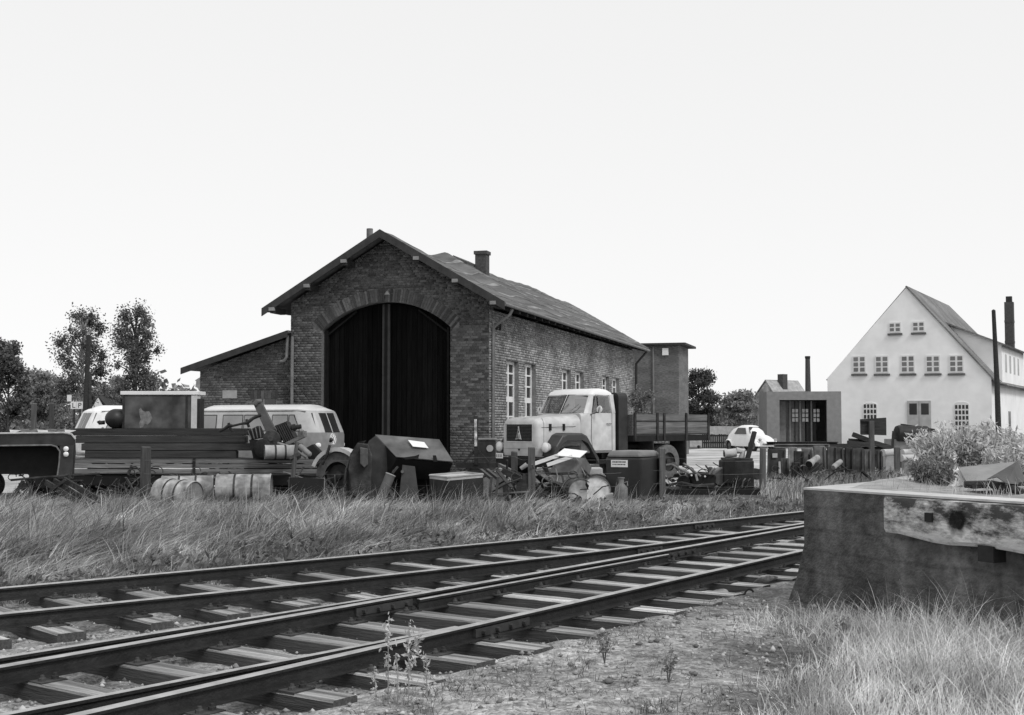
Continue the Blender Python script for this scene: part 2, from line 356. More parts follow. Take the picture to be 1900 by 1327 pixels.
# ================================================================== ENGINE SHED
TH = math.radians(16.586); AX, AY = -.6565, 36.0
shed = thing('engine_shed', 'red-brick locomotive shed with a tall arched timber gate and a lean-to', 'shed', (AX, AY, 0), -TH)
SX, RX, RZT, SL = -6.37, -3.19, 7.37, .583     # left wall, ridge line, ridge height, roof slope
DXL, DXR, DC, ZS, AR = -5.33, -1.20, -3.265, 4.50, 3.065; ZC = 5.30 - AR
LEN = 22.0
def roofz(x): return RZT - .17 - abs(x - RX) * SL
def archz(x, r=AR): return ZC + math.sqrt(max(r * r - (x - DC) ** 2, 0))
def strip_wall(mb, cols, y0, y1):     # cols: list of (x0, x1, zb0, zb1, zt0, zt1)
    for x0, x1, a0, a1, b0, b1 in cols:
        mb.hexa([(x0, y0, a0), (x1, y0, a1), (x1, y1, a1), (x0, y1, a0), (x0, y0, b0), (x1, y0, b1), (x1, y1, b1), (x0, y1, b0)])
fw = MB(); cols = []
xsf = sorted(set([SX, DXL, DXR, 0, RX] + list(np.linspace(DXL, DXR, 61))))
for a, b in zip(xsf, xsf[1:]):
    ins = a >= DXL - 1e-6 and b <= DXR + 1e-6
    cols.append((a, b, archz(a) if ins else -.3, archz(b) if ins else -.3, roofz(a), roofz(b)))
strip_wall(fw, cols, 0.0, .38); front = fw.build('front_wall', M_MORT, shed)
WIN = [(1.67, 3.02), (3.69, 5.04), (8.49, 9.85), (10.52, 11.90), (15.16, 16.52), (17.17, 18.63)]; WZ0, WZ1 = .95, 3.60
sw = MB(); ysd = [0] + [q for w in WIN for q in w] + [LEN]
for i, (a, b) in enumerate(zip(ysd, ysd[1:])):
    zt = 5.0
    if i % 2 == 0: sw.box(-.38, 0, a + (.381 if i == 0 else 0), b, -.3, zt)
    else: sw.box(-.38, 0, a, b, -.3, WZ0); sw.box(-.38, 0, a, b, WZ1, zt)
side = sw.build('side_wall', mat('side_mortar_lit', .2, .3, 12, .95, .3), shed)  # mortar paled too, sunlight on this wall put into its colour
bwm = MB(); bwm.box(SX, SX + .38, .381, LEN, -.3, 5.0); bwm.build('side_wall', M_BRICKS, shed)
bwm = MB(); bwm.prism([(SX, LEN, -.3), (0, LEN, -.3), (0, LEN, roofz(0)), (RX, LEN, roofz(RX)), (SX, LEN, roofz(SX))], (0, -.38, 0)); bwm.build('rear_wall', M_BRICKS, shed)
# lean-to
lt = MB(); LX = -9.55
lt.prism([(SX, .12, -.3), (LX, .12, -.3), (LX, .12, 3.32), (SX, .12, 4.32)], (0, .3, 0)); lt.build('lean_to_wall', M_MORT, shed)
lt = MB(); lt.box(LX, LX + .3, .421, 14, -.3, 3.3); lt.build('lean_to_wall', M_BRICKS, shed)
def slab(name, P, u0, u1, th, m, nu=2, sag=None, par=shed):    # P: cross-section polyline (x, z) top; extruded along y
    mb = MB(); uu = np.linspace(u0, u1, nu); n = len(P); vs = []
    for u in uu:
        for k, (x, z) in enumerate(P): vs.append((x, u, z + (sag(u, k) if sag else 0)))
        for k, (x, z) in enumerate(P): vs.append((x, u, z - th + (sag(u, k) if sag else 0)))
    mb.add(vs, []); r = 2 * n
    for i in range(nu - 1):
        for k in range(n - 1):
            mb.f.append((i * r + k, i * r + k + 1, i * r + r + k + 1, i * r + r + k)); mb.f.append((i * r + n + k, i * r + n + k + 1, i * r + r + n + k + 1, i * r + r + n + k))
        for k in (0, n - 1): mb.f.append((i * r + k, i * r + r + k, i * r + r + n + k, i * r + n + k))
    for i in (0, nu - 1):
        for k in range(n - 1): mb.f.append((i * r + k, i * r + k + 1, i * r + n + k + 1, i * r + n + k))
    mb.mi = [0] * len(mb.f); return mb.build(name, m, par)
def sag(u, k):
    rid = [0, .35, .8, 1, .8, .35, 0][k]; e = [.6, .3, 0, 0, 0, .4, 1][k]
    return rid * (-.16 * math.exp(-((u - 3.4) / 1.6) ** 2) + .13 * math.exp(-((u - 5.0) / .7) ** 2) - .05 * math.sin(u * .7)) * min(1, (u + .6) / 2) + e * .03 * math.sin(u * 1.7 + k) + .012 * math.sin(u * 5 + k * 2)
PX = [RX - 3.82, RX - 2.5, RX - .8, RX, RX + .8, RX + 2.5, RX + 3.82]
roof = slab('roof', [(x, RZT - abs(x - RX) * SL) for x in PX], -.62, 22.4, .07, M_ROOF, 70, sag)
slab('lean_to_roof', [(SX + .02, 4.50), (-10.03, 3.40)], -.22, 14.3, .07, M_ROOF, 12)
for q_ in (.55, 1.25, 1.95, 2.65, 3.35):            # overlapping edges of the roofing-felt strips
    for sg in (-1, 1):
        mb = MB(); xs_ = RX + sg * q_; zq = RZT - q_ * SL; uu_ = np.linspace(-.6, 22.35, 60); vs = []
        for u in uu_:
            kf = np.interp(RX + sg * q_, PX, np.arange(7)); k0_ = int(min(math.floor(kf), 5)); sg_ = sag(u, k0_) * (1 - kf + k0_) + sag(u, k0_ + 1) * (kf - k0_); ww = .05 + .03 * math.sin(u * 2.3 + q_ * 5)
            vs += [(xs_ - sg * ww, u, zq + ww * SL + sg_ + .012), (xs_ + sg * ww, u, zq - ww * SL + sg_ + .012)]
        mb.add(vs, [(2 * i, 2 * i + 1, 2 * i + 3, 2 * i + 2) for i in range(59)]); o = mb.build('felt_seam', mat('felt_edge', .17, .5, 3, .85, .2, stretch=(1, .5, 1), blotch=.5, bl_scale=.8), roof); o.modifiers.new('t', 'SOLIDIFY').thickness = .012
lb = MB(); lb.hexa([(SX, -.25, 4.30), (SX, -.22, 4.30), (-10.03, -.22, 3.20), (-10.03, -.25, 3.20), (SX, -.25, 4.50), (SX, -.22, 4.50), (-10.03, -.22, 3.40), (-10.03, -.25, 3.40)]); lb.build('barge_board', M_TRIMD, shed)
for sgn in (-1, 1):
    mb = MB(); x1 = RX + sgn * 3.84; z1 = RZT - 3.84 * SL
    mb.hexa([(RX, -.66, RZT - .22), (RX, -.62, RZT - .22), (x1, -.62, z1 - .22), (x1, -.66, z1 - .22), (RX, -.66, RZT + .02), (RX, -.62, RZT + .02), (x1, -.62, z1 + .02), (x1, -.66, z1 + .02)])
    mb.build('barge_board', mat('barge_wood', .04, .3, 5, .85, .2), shed)
    for q in (1.15, 2.35, 3.5):
        mb = MB(); xq = RX + sgn * q; zq = RZT - q * SL - .16; mb.box(xq - .08, xq + .08, -.60, .1, zq - .17, zq); mb.build('purlin', M_TRIMD, shed)
        mb = MB(); mb.box(xq - .09, xq + .09, -.68, -.60, zq - .10, zq + .0); mb.build('purlin_end', M_TRIMP, shed)
for yy in np.arange(.3, 22.3, .85):
    mb = MB(); mb.hexa([(-.1, yy, 5.10), (-.1, yy + .1, 5.10), (.58, yy + .1, 4.93), (.58, yy, 4.93), (-.1, yy, 5.24), (-.1, yy + .1, 5.24), (.58, yy + .1, 5.05), (.58, yy, 5.05)]); mb.build('rafter_end', M_TRIMD, shed)
mb = MB(); mb.tube([(.64, -.6, 5.08), (.64, 8, 5.05), (.64, 22.4, 5.02)], .055, 8); mb.build('gutter', M_ZINC, shed)
mb = MB(); mb.tube([(.62, .25, 5.0), (.55, .25, 4.85), (.22, .18, 4.6), (.08, .14, 4.45), (.07, .14, .2)], .05, 8); mb.build('downpipe', M_ZINC, shed, True)
mb = MB(); mb.tube([(.62, 21.9, 4.95), (.15, 21.8, 4.4), (.09, 21.8, .2)], .055, 8); mb.build('downpipe', M_TRIMD, shed, True)
mb = MB(); mb.tube([(SX + .09, -.07, 4.32), (SX + .09, -.07, .2)], .05, 8); mb.build('downpipe', M_ZINC, shed, True)
mb = MB(); mb.tube([(SX - .10, -.02, 4.36), (SX - .12, -.02, 3.7), (SX - .2, -.04, 3.58), (SX - .33, -.05, 3.56)], .05, 8); mb.build('downpipe', M_ZINC, shed, True)
# bricks
COURSE, JT = .077, .011
def lay(spans, z0, z1, cap=None):
    out = []; r = 0; z = z0
    while z < z1:
        zm = z + COURSE / 2; L = .25 if r % 2 == 0 else .125
        for a, b in spans(z, zm):
            t = a - ((r // 2 % 2) * .125 if L == .25 else .0625)
            while t < b:
                q0, q1 = max(t, a), min(t + (L if random.random() > .1 else .25), b)
                if q1 - q0 > .035: out.append((q0, q1 - JT, z, z + COURSE - JT))
                t = q1 if q1 > t else t + L
        r += 1; z += COURSE
    return out
def brick_arrays(bricks, place):   # place(t, z, depth)
    V, Q = [], []
    for (a, b, z0, z1) in bricks:
        d = .010 + random.uniform(-.004, .006); o = len(V); j = [random.uniform(-.003, .003) for _ in range(4)]
        for dd in (0.0, d):
            V += [place(a + j[0], z0 + j[1], dd), place(b + j[2], z0 + j[1], dd), place(b + j[2], z1 + j[3], dd), place(a + j[0], z1 + j[3], dd)]
        Q += [(o + 4, o + 5, o + 6, o + 7), (o, o + 1, o + 5, o + 4), (o + 1, o + 2, o + 6, o + 5), (o + 2, o + 3, o + 7, o + 6), (o + 3, o, o + 4, o + 7)]
    return V, Q
RING = .40
def front_spans(z, zm):
    x0, x1 = SX, 0.0
    if zm > roofz(SX): x0 = RX - (RZT - .19 - zm) / SL; x1 = RX + (RZT - .19 - zm) / SL; x0 = max(x0, SX); x1 = min(x1, 0)
    if x1 - x0 < .1: return []
    r2 = AR + RING
    if zm < ZS - .03: return [(x0, DXL), (DXR, x1)]
    if zm < ZC + r2:
        h = math.sqrt(r2 * r2 - (zm - ZC) ** 2); h = min(h, 2.34)
        if zm < ZS + .20: h = max(h, 2.07 + (zm - ZS + .03) * .9); h = min(h, 2.34)
        return [(x0, DC - h), (DC + h, x1)]
    return [(x0, x1)]
fb = lay(front_spans, 0, 7.3)
single = [b for b in fb if b[0] > DXR - .01 and 1.6 < b[2] < 4.5 and b[1] - b[0] > .09][:300]
single = single[-300:]; ss = set(single); rest = [b for b in fb if b not in ss]
V1, Q1 = brick_arrays(rest, lambda t, z, d: (t, -d, z))
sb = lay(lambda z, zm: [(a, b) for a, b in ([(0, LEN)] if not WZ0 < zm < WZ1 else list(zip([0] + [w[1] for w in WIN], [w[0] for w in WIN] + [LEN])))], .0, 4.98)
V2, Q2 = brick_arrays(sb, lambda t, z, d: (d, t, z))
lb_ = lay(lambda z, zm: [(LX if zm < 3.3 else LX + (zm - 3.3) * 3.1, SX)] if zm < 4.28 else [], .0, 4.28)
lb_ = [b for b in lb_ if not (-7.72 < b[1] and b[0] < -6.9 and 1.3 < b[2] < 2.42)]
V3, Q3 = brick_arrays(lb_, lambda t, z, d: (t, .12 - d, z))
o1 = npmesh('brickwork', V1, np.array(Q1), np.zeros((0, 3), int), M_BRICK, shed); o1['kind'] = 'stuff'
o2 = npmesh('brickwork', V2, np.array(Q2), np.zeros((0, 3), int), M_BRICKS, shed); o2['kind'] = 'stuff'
o3 = npmesh('brickwork', V3, np.array(Q3), np.zeros((0, 3), int), M_BRICK, shed); o3['kind'] = 'stuff'
bmesh_cache = {}
for (a, b, z0, z1) in single:
    L = round(b - a, 2)
    if L not in bmesh_cache:
        mb = MB(); mb.box(0, L, -.012, .02, 0, COURSE - JT); q = mb.build('brick', M_BRICK1); bmesh_cache[L] = q.data; bpy.data.objects.remove(q)
    o = bpy.data.objects.new('brick', bmesh_cache[L]); COL.objects.link(o); o.parent = front; o.location = (a, random.uniform(-.004, .003), z0)
# arch ring of standing bricks
a0 = math.asin(2.13 / AR); na = 62
for i in range(na):
    c0 = -a0 + 2 * a0 * i / na; c1 = -a0 + 2 * a0 * (i + 1) / na - .004; mb = MB(); y0 = -.014 + random.uniform(-.006, .003)
    cut = [0, .25, .40] if i % 2 else [0, .13, .40]
    for ra, rb in zip(cut, cut[1:]):
        pt = lambda an, r: (DC + math.sin(an) * (AR + r), ZC + math.cos(an) * (AR + r))
        p = [pt(c0, ra + .006), pt(c1, ra + .006), pt(c1, rb - .006), pt(c0, rb - .006)]
        mb.prism([(x, y0, z) for x, z in p], (0, .04, 0))
    mb.build('arch_brick', M_BRICK1, front)
mb = MB(); prev = []
for i in range(25):
    an = -a0 + 2 * a0 * i / 24; prev.append((DC + math.sin(an) * (AR + RING), ZC + math.cos(an) * (AR + RING)))
# gate
for side_, (xa, xb) in enumerate(((DXL, DC - .05), (DC - .05, DXR))):
    leaf = MB(); n_ = 13; w = (xb - xa) / n_
    fr = MB()
    fr.bar((xa + .06, .21, .1), (xa + .06, .21, archz(xa + .06) - .05), .12, .05, (0, 1, 0)); fr.bar((xb - .06, .21, .1), (xb - .06, .21, archz(xb - .06) - .05), .12, .05, (0, 1, 0))
    for zz in (.5, 2.4, 4.3): fr.bar((xa, .33, zz), (xb, .33, zz), .1, .16)
    lf = fr.build('gate_leaf', M_TRIMD, shed)
    for k in range(n_):
        p0, p1 = xa + k * w + .006, xa + (k + 1) * w - .006; yj = .24 + random.uniform(-.006, .006); b = MB()
        b.hexa([(p0, yj, .04), (p1, yj, .04), (p1, yj + .04, .04), (p0, yj + .04, .04), (p0, yj, archz(p0) - .03), (p1, yj, archz(p1) - .03), (p1, yj + .04, archz(p1) - .03), (p0, yj + .04, archz(p0) - .03)]); b.build('plank', M_WOODD, lf)
mb = MB(); mb.bar((DC - .05, .185, .1), (DC - .05, .185, 5.24), .09, .04, (0, 1, 0)); mb.build('cover_strip', mat('strip_wood', .009, .3, 5, .8, .2, spec=.1), shed)
for sx in (-1, 1):
    mb = MB(); xx = DC + sx * 1.95; mb.bar((xx, .16, .1), (xx, .16, archz(xx) - .1), .07, .1, (0, 1, 0)); mb.build('door_frame', mat('strip_wood', .03), shed)
    mb = MB(); mb.bar((xx, .19, 4.35), (DC + sx * 1.0, .19, 5.05), .05, .1, (0, 1, 0)); mb.build('brace', mat('strip_wood', .03), shed)
mb = MB(); mb.tube([(-3.13, 0, 5.62), (-3.13, -.12, 5.63), (-3.13, -.2, 5.58)], .015, 6); mb.lathe([(0, .015), (.3, .05), (1, .085)], (-3.13, -.2, 5.6), (-3.13, -.2, 5.49), 12); mb.build('wall_lamp', M_STEEL, shed)
# side windows
for (a, b) in WIN:
    wf = MB(); x0, x1 = -.20, -.14
    def fb_(ya, yb, za, zb): wf.box(x0, x1, ya, yb, za, zb)
    fb_(a, a + .10, WZ0, WZ1); fb_(b - .10, b, WZ0, WZ1)
    hh = WZ1 - WZ0; zr = [WZ0 + .03, WZ0 + .72, WZ0 + 1.15, WZ0 + 1.78, WZ1 - .06]
    mid = (a + b) / 2
    wf.box(x0 - .005, x1 + .005, mid - .06, mid + .06, WZ0, WZ1)
    for zz in (WZ0 + .03, WZ1 - .05): fb_(a + .1, b - .1, zz - .05, zz + .05)
    fb_(a + .101, b - .101, 2.33, 2.50)
    for zz in (1.42, 1.88, 2.86, 3.22): fb_(a + .101, b - .101, zz - .025, zz + .025)
    wo = wf.build('window', M_WHITE, shed)
    for c0, c1 in ((a + .1, mid - .06), (mid + .06, b - .1)):
        zz = [WZ0 + .08, 1.395, 1.445, 1.855, 1.905, 2.33, 2.50, 2.835, 2.885, 3.195, 3.245, WZ1 - .1]
        for k in range(0, len(zz), 2):
            g = MB(); g.box(-.175, -.168, c0, c1, zz[k], zz[k + 1]); g.build('pane', M_GLASSD, wo)
    s_ = MB(); s_.box(-.14, .05, a, b, WZ0 - .09, WZ0 - .005); s_.build('window_sill', M_STONE, shed)
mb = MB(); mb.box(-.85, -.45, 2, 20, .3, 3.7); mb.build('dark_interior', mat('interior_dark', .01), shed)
# lean-to window, lintel
mb = MB(); mb.box(-7.7, -6.92, .10, .16, 1.3, 2.41); o = mb.build('window', M_GLASSD, shed)
mb = MB(); mb.box(-7.33, -7.29, .085, .1, 1.3, 2.41); mb.box(-7.7, -6.92, .085, .1, 1.98, 2.02); mb.build('window_bar', M_TRIMP, o)
for i in range(8):
    q = MB(); x = -7.78 + i * .12; q.box(x, x + .108, .103, .14, 2.43, 2.68); q.build('lintel_brick', M_BRICK1, shed)
mb = MB(); mb.box(-8.75, -8.25, .10, .13, 2.45, 2.7); mb.build('wall_patch', M_STONE, shed)
# chimney, flue, ridge piece
ch = MB(); ch.box(-2.66, -2.26, 6.7, 7.1, 6.2, 7.58); ch.box(-2.70, -2.22, 6.66, 7.14, 7.581, 7.70); ch.build('chimney', mat('chimney_brick', .07, .4, 14, .9, .3), roof)
mb = MB(); mb.lathe([(0, .1), (1, .1)], (-4.02, .55, 6.4), (-4.02, .55, 7.62), 12); mb.build('flue_pipe', M_STEEL, roof, True)
mb = MB(); mb.prism([(RX - .1, 5.9, RZT - .02), (RX + .5, 5.9, RZT - .26), (RX + .5, 5.9, RZT - .14), (RX, 5.9, RZT + .10)], (0, 1.7, 0)); mb.build('ridge_vent', M_ROOF, roof)
for v_ in ((.012, 0), (.012, .2)): pass
mb = MB()                                     # two iron wall ties on the side wall
for yq in (.62, .95): mb.tube([(.03, yq - .1, 4.62), (.03, yq - .06, 4.45), (.03, yq + .05, 4.45), (.03, yq + .09, 4.64)], .02, 6)
mb.build('insulator_bracket', M_IRON, shed)
# brick tower behind
tw = thing('brick_tower', 'small square brick tower with a flat overhanging roof behind the shed', 'tower', (7.1, 62, 0), -TH)
mb = MB(); mb.box(-1.7, 1.25, 0, 3.2, -.3, 5.55); mb.build('wall', mat('tower_brick', .13, .5, 7, .9, .3, 30, blotch=.2, stretch=(1, 1, 4)), tw)
mb = MB(); mb.box(-2.0, 1.62, -.25, 3.5, 5.552, 5.66); mb.build('roof', M_TRIMD, tw)
mb = MB(); mb.box(.45, .75, -.12, -.002, 5.05, 5.4); mb.build('lamp_box', M_WHITE, tw)
mb = MB(); mb.tube([(-.02, -.05, 5.5), (-.02, -.05, .1)], .05, 8); mb.build('downpipe', M_ZINC, tw)

# ================================================================== HOUSE
HT = math.radians(29)
house = thing('white_house', 'large white plastered house with a steep tiled roof and rows of small-paned windows', 'house', (35.59, 92, 0), -HT)
HW, HE, HA, HXA, HL = 12.2, 5.2, 12.2, -6.0, 23
M_TILE = mat('roof_tiles', .17, .3, 4, .9, .4, 8, blotch=.25, bl_scale=.4, wave=(2.2, 'Z', .25, 1))
rects = []
for x, z0, z1, w in [(-9.69, 5.55, 6.9, 1.02), (-7.95, 5.52, 6.87, 1.02), (-6.0, 5.5, 6.85, 1.04), (-4.15, 5.47, 6.8, 1.04), (-2.45, 5.45, 6.78, 1.04)]: rects.append((x, z0, z1, w, 3))
for x in (-6.92, -5.16): rects.append((x, 8.62, 9.42, .9, 2))
mb = MB(); mb.prism([(-HW, 0, -.3), (0, 0, -.3), (0, 0, HE), (HXA, 0, HA - .12), (-HW, 0, HE)], (0, .4, 0)); mb.box(-.4, 0, .401, HL, -.3, HE); mb.box(-HW, -HW + .4, .401, HL, -.3, HE); mb.build('wall', M_PLASTER, house)
M_PANE = mat('far_pane', .16, .4, .8, .3, 0, spec=.5)
for x, z0, z1, w, rows in rects:
    f = MB(); f.box(x - w / 2, x + w / 2, -.05, -.003, z0, z1); fo = f.build('window', M_WHITE, house)
    for c in (-1, 1):
        for r in range(rows):
            ph = (z1 - z0 - .12) / rows; g = MB(); xc = x + c * w * .245; g.box(xc - w * .17, xc + w * .17, -.06, -.051, z0 + .06 + r * ph + .05, z0 + .06 + (r + 1) * ph - .05); g.build('pane', M_PANE, fo)
    g = MB(); g.box(x - w / 2 - .1, x + w / 2 + .1, -.14, -.003, z0 - .2, z0 - .06); g.build('sill', mat('sill_brick', .12, .3), house)
for x, zb in ((-8.9, 1.1), (-2.13, 1.0)):
    f = MB(); n_ = 8; w = 1.06; zt = 3.05
    P = [(x - w / 2, -.003, zb), (x + w / 2, -.003, zb)] + [(x + w / 2 * math.cos(a), -.003, zt + .2 * math.sin(a)) for a in np.linspace(0, math.pi, n_)]
    f.prism(P, (0, -.045, 0)); fo = f.build('window', M_WHITE, house)
    for c in range(4):
        for r in range(5):
            g = MB(); xc = x + (c - 1.5) * .255; z0 = zb + .08 + r * .41; g.box(xc - .085, xc + .085, -.057, -.049, z0, z0 + .29); g.build('pane', mat('far_pane_dark', .04, .4, .8, .3, 0), fo)
mb = MB(); mb.box(-6.1, -4.35, -.08, -.003, -.1, 3.36); do = mb.build('door', mat('house_door', .42, .15, 3, .7, .1), house)
for x in (-5.65, -4.78):
    g = MB(); g.box(x - .28, x + .28, -.092, -.081, 2.3, 3.15); g.build('pane', mat('far_pane_dark', .04), do)
mb = MB(); mb.box(-5.24, -5.2, -.095, -.081, 0, 3.3); mb.build('door_strip', M_STONE, do)
# roof of the house: two slopes with a hipped far end, thin tiles
def roofslab(name, pts, th, m, par):
    a = [Vector(p) for p in pts]; n = (a[1] - a[0]).cross(a[2] - a[0]).normalized()
    if n.z < 0: n = -n
    b = MB(); b.prism(a, -n * th); return b.build(name, m, par)
sl = (HA - HE) / 6.0
hr = roofslab('roof', [(.55, -.12, HE - .55 * sl), (.55, HL, HE - .55 * sl), (HXA, HL - 4.5, HA), (HXA, -.12, HA)], .12, M_TILE, house)
roofslab('roof', [(-HW - .12, .06, HE - .12 * sl), (HXA - .001, .06, HA - .002), (HXA - .001, HL - 4.5, HA - .002), (-HW - .12, HL, HE - .12 * sl)], .06, M_TILE, house)
roofslab('roof', [(.5, HL + .02, HE - .55 * sl), (-HW - .4, HL + .02, HE - .45 * sl), (HXA, HL - 4.48, HA - .02)], .12, M_TILE, house)
mb = MB(); mb.prism([(-4.4, 3.2, 9.6), (.35, 3.2, 4.6), (.35, 3.2, 7.75)], (0, 13.5, 0)); dm = mb.build('dormer', M_PLASTER, house)
roofslab('dormer_roof', [(.75, 2.8, 7.62), (.75, 17, 7.62), (-4.5, 17, 9.86), (-4.5, 2.8, 9.86)], .12, M_TILE, house)
for yq in (5, 7.5, 10, 12.5):
    g = MB(); g.box(.352, .36, yq, yq + .9, 5.6, 7.0); g.build('dormer_window', mat('side_window', .33, .3, 1, .4, 0), house)
mb = MB(); mb.tube([(.62, -.1, 4.62), (.62, 3.1, 4.6)], .07, 8); mb.build('gutter', M_ZINC, house)
mb = MB(); mb.box(.002, .05, 9, 10.1, .4, 2.6); mb.build('window', M_PANE, house)
# tall chimney behind the house
c = D(1877, 784, 108); fs = thing('factory_chimney', 'tall dark square brick chimney rising behind the white house', 'chimney', (c[0], c[1], 0), -HT)
mb = MB(); mb.box(-.36, .36, -.36, .36, -.3, 12.2); mb.build('shaft', mat('stack_brick', .075, .3, 8, .9, .2), fs)
for zz in (8.6, 10.4): mb = MB(); mb.box(-.38, .38, -.38, .38, zz, zz + .2); mb.build('band', mat('stack_brick', .075), fs)
mb = MB(); mb.box(-.24, .24, -.24, .24, 12.201, 12.7); mb.build('cap', M_TRIMD, fs)
# thin wooden pole in front of the house
c = D(1853, 784, 70); pl_ = thing('wooden_pole', 'bare dark wooden pole standing before the corner of the white house', 'pole', (c[0], c[1], 0))
mb = MB(); mb.tube([(0, 0, -.3), (-.05, 0, 4), (-.16, 0, 8.0)], [.17, .15, .11], 10); mb.build('shaft', M_TIMBERD, pl_, True); mb = MB(); mb.lathe([(0, .115), (.6, .10), (1, .02)], (-.16, 0, 7.98), (-.165, 0, 8.1), 10); mb.build('cap', M_TIMBERD, pl_)
c = D(1500, 784, 115); pl_ = thing('smokestack', 'slender tapering brick smokestack behind the small gabled cottage', 'chimney', (c[0], c[1], 0))
mb = MB(); mb.tube([(0, 0, -.3), (0, 0, 7.7)], [.34, .22], 12); mb.build('shaft', mat('stack_brick', .075), pl_, True); mb = MB(); mb.lathe([(0, .23), (.5, .26), (1, .25)], (0, 0, 7.6), (0, 0, 7.85), 12); mb.build('rim', M_TRIMD, pl_)
# small gabled cottage
c = D(1422, 784, 120); ct = thing('cottage', 'small weathered cottage with patchy plaster gable and pale tiled roof', 'house', (c[0], c[1], 0), -math.radians(52))
mb = MB(); mb.prism([(-3.2, 0, -.3), (1.9, 0, -.3), (1.9, 0, 3.4), (0, 0, 5.75), (-3.2, 0, 2.3)], (0, 4.6, 0)); mb.build('wall', mat('patchy_plaster', .42, .3, 2, .9, .2, blotch=.55, bl_scale=.9), ct)
roofslab('roof', [(0, -.1, 5.85), (0, 4.8, 5.85), (2.6, 4.8, 2.6), (2.6, -.1, 2.6)], .1, mat('pale_tiles', .36, .25, 3, .9, .3, wave=(2.5, 'Z', .3, 1)), ct)
roofslab('roof', [(-.01, -.1, 5.85), (-.01, 4.8, 5.85), (-3.6, 4.8, 1.95), (-3.6, -.1, 1.95)], .1, M_TILE, ct)
mb = MB(); mb.box(.1, .75, 1.6, 2.3, 4.8, 6.4); mb.build('chimney', mat('stack_brick', .075), ct)
for x in (-2.4, -.4, 1.0): mb = MB(); mb.box(x - .4, x + .4, -.04, -.003, .3, 1.9); mb.build('door', mat('house_door2', .2, .2), ct)
mb = MB(); mb.box(-3.0, -1.2, -.045, -.004, 2.0, 2.35); mb.build('lintel', mat('sill_brick', .12), ct)
# concrete garage with folding door leaves
c = D(1492, 784, 80); ga = thing('garage', 'square flat-roofed concrete garage with an open dark doorway', 'garage', (c[0], c[1], 0), -.10)
mb = MB(); w2, o2_ = 2.36, 1.50; M_GAR = mat('garage_concrete', .20, .15, 4, .9, .15)
mb.box(-w2, -1.55, 0, .35, -.3, 3.15); mb.box(1.45, w2, 0, .35, -.3, 3.15); mb.box(-w2, w2, 0, .35, 3.151, 3.70); mb.build('front_frame', M_GAR, ga)
mb = MB(); mb.box(-w2, -w2 + .2, .351, 5, -.3, 3.69); mb.box(w2 - .2, w2, .351, 5, -.3, 3.69); mb.box(-w2, w2, 5.001, 5.2, -.3, 3.69); mb.box(-w2 + .201, w2 - .201, .351, 5, 3.5, 3.69); mb.box(-w2 + .201, w2 - .201, .351, 5, -.3, .4); mb.build('shell', M_GAR, ga)
for k, (x, al) in enumerate(((-1.25, .36), (-.75, .30), (-.1, .2), (.62, .1))):
    mb = MB(); wd = .5 if k == 0 else .66; mb.box(x - wd / 2 + .02, x + wd / 2 - .02, 1.2 + .12 * (k % 2), 1.25 + .12 * (k % 2), .42, 3.1); lf = mb.build('door_leaf', mat('leaf%d' % k, [.2, .15, .09, .04][k], .2), ga)
    mb = MB(); mb.box(x - .05, x + .05, 1.1, 1.18, .41, 3.12) if k else None
    if k:
        mb.build('door_post', mat('leaf0', .2), lf)
        for cx_ in (-1, 1):
            for r in range(3): g = MB(); g.box(x + .33 + cx_ * .11 - .08, x + .33 + cx_ * .11 + .08, 1.16, 1.175, 1.75 + r * .3, 1.98 + r * .3); g.build('pane', mat('leaf_pane', .5, .2, 2, .4, 0), lf)

# ================================================================== PLATFORM RAMP
RC = np.array([2.60, 11.10]); e1 = np.array([.502, -.865]); e2 = np.array([.638, .772]); RT = 1.10
def rp(a, b, z): q = RC + e1 * a + e2 * b; return (float(q[0]), float(q[1]), z)
ramp = thing('loading_ramp', 'concrete loading ramp end wall with a flared foot beside the track', 'ramp')
mb = MB(); L1, L2 = 5.2, 14
out = [(-.30, -.25), (-.25, .02), (-.10, .32), (-.02, .56), (0, .62), (0, RT), (.34, RT), (.34, -.25)]
mb.add([rp(a, 0, z) for a, z in out] + [rp(a, L2, z) for a, z in out], [tuple(range(8)), tuple(range(8, 16))] + [(i, (i + 1) % 8, 8 + (i + 1) % 8, 8 + i) for i in range(8)])
def cell(nx_, nz_): pass
mb.add([rp(.34, 0, -.25), rp(L1, 0, -.25), rp(L1, .34, -.25), rp(.34, .34, -.25), rp(.34, 0, RT), rp(L1, 0, RT), rp(L1, .34, RT), rp(.34, .34, RT)], [(3, 2, 1, 0), (4, 5, 6, 7), (0, 1, 5, 4), (1, 2, 6, 5), (2, 3, 7, 6), (3, 0, 4, 7)])
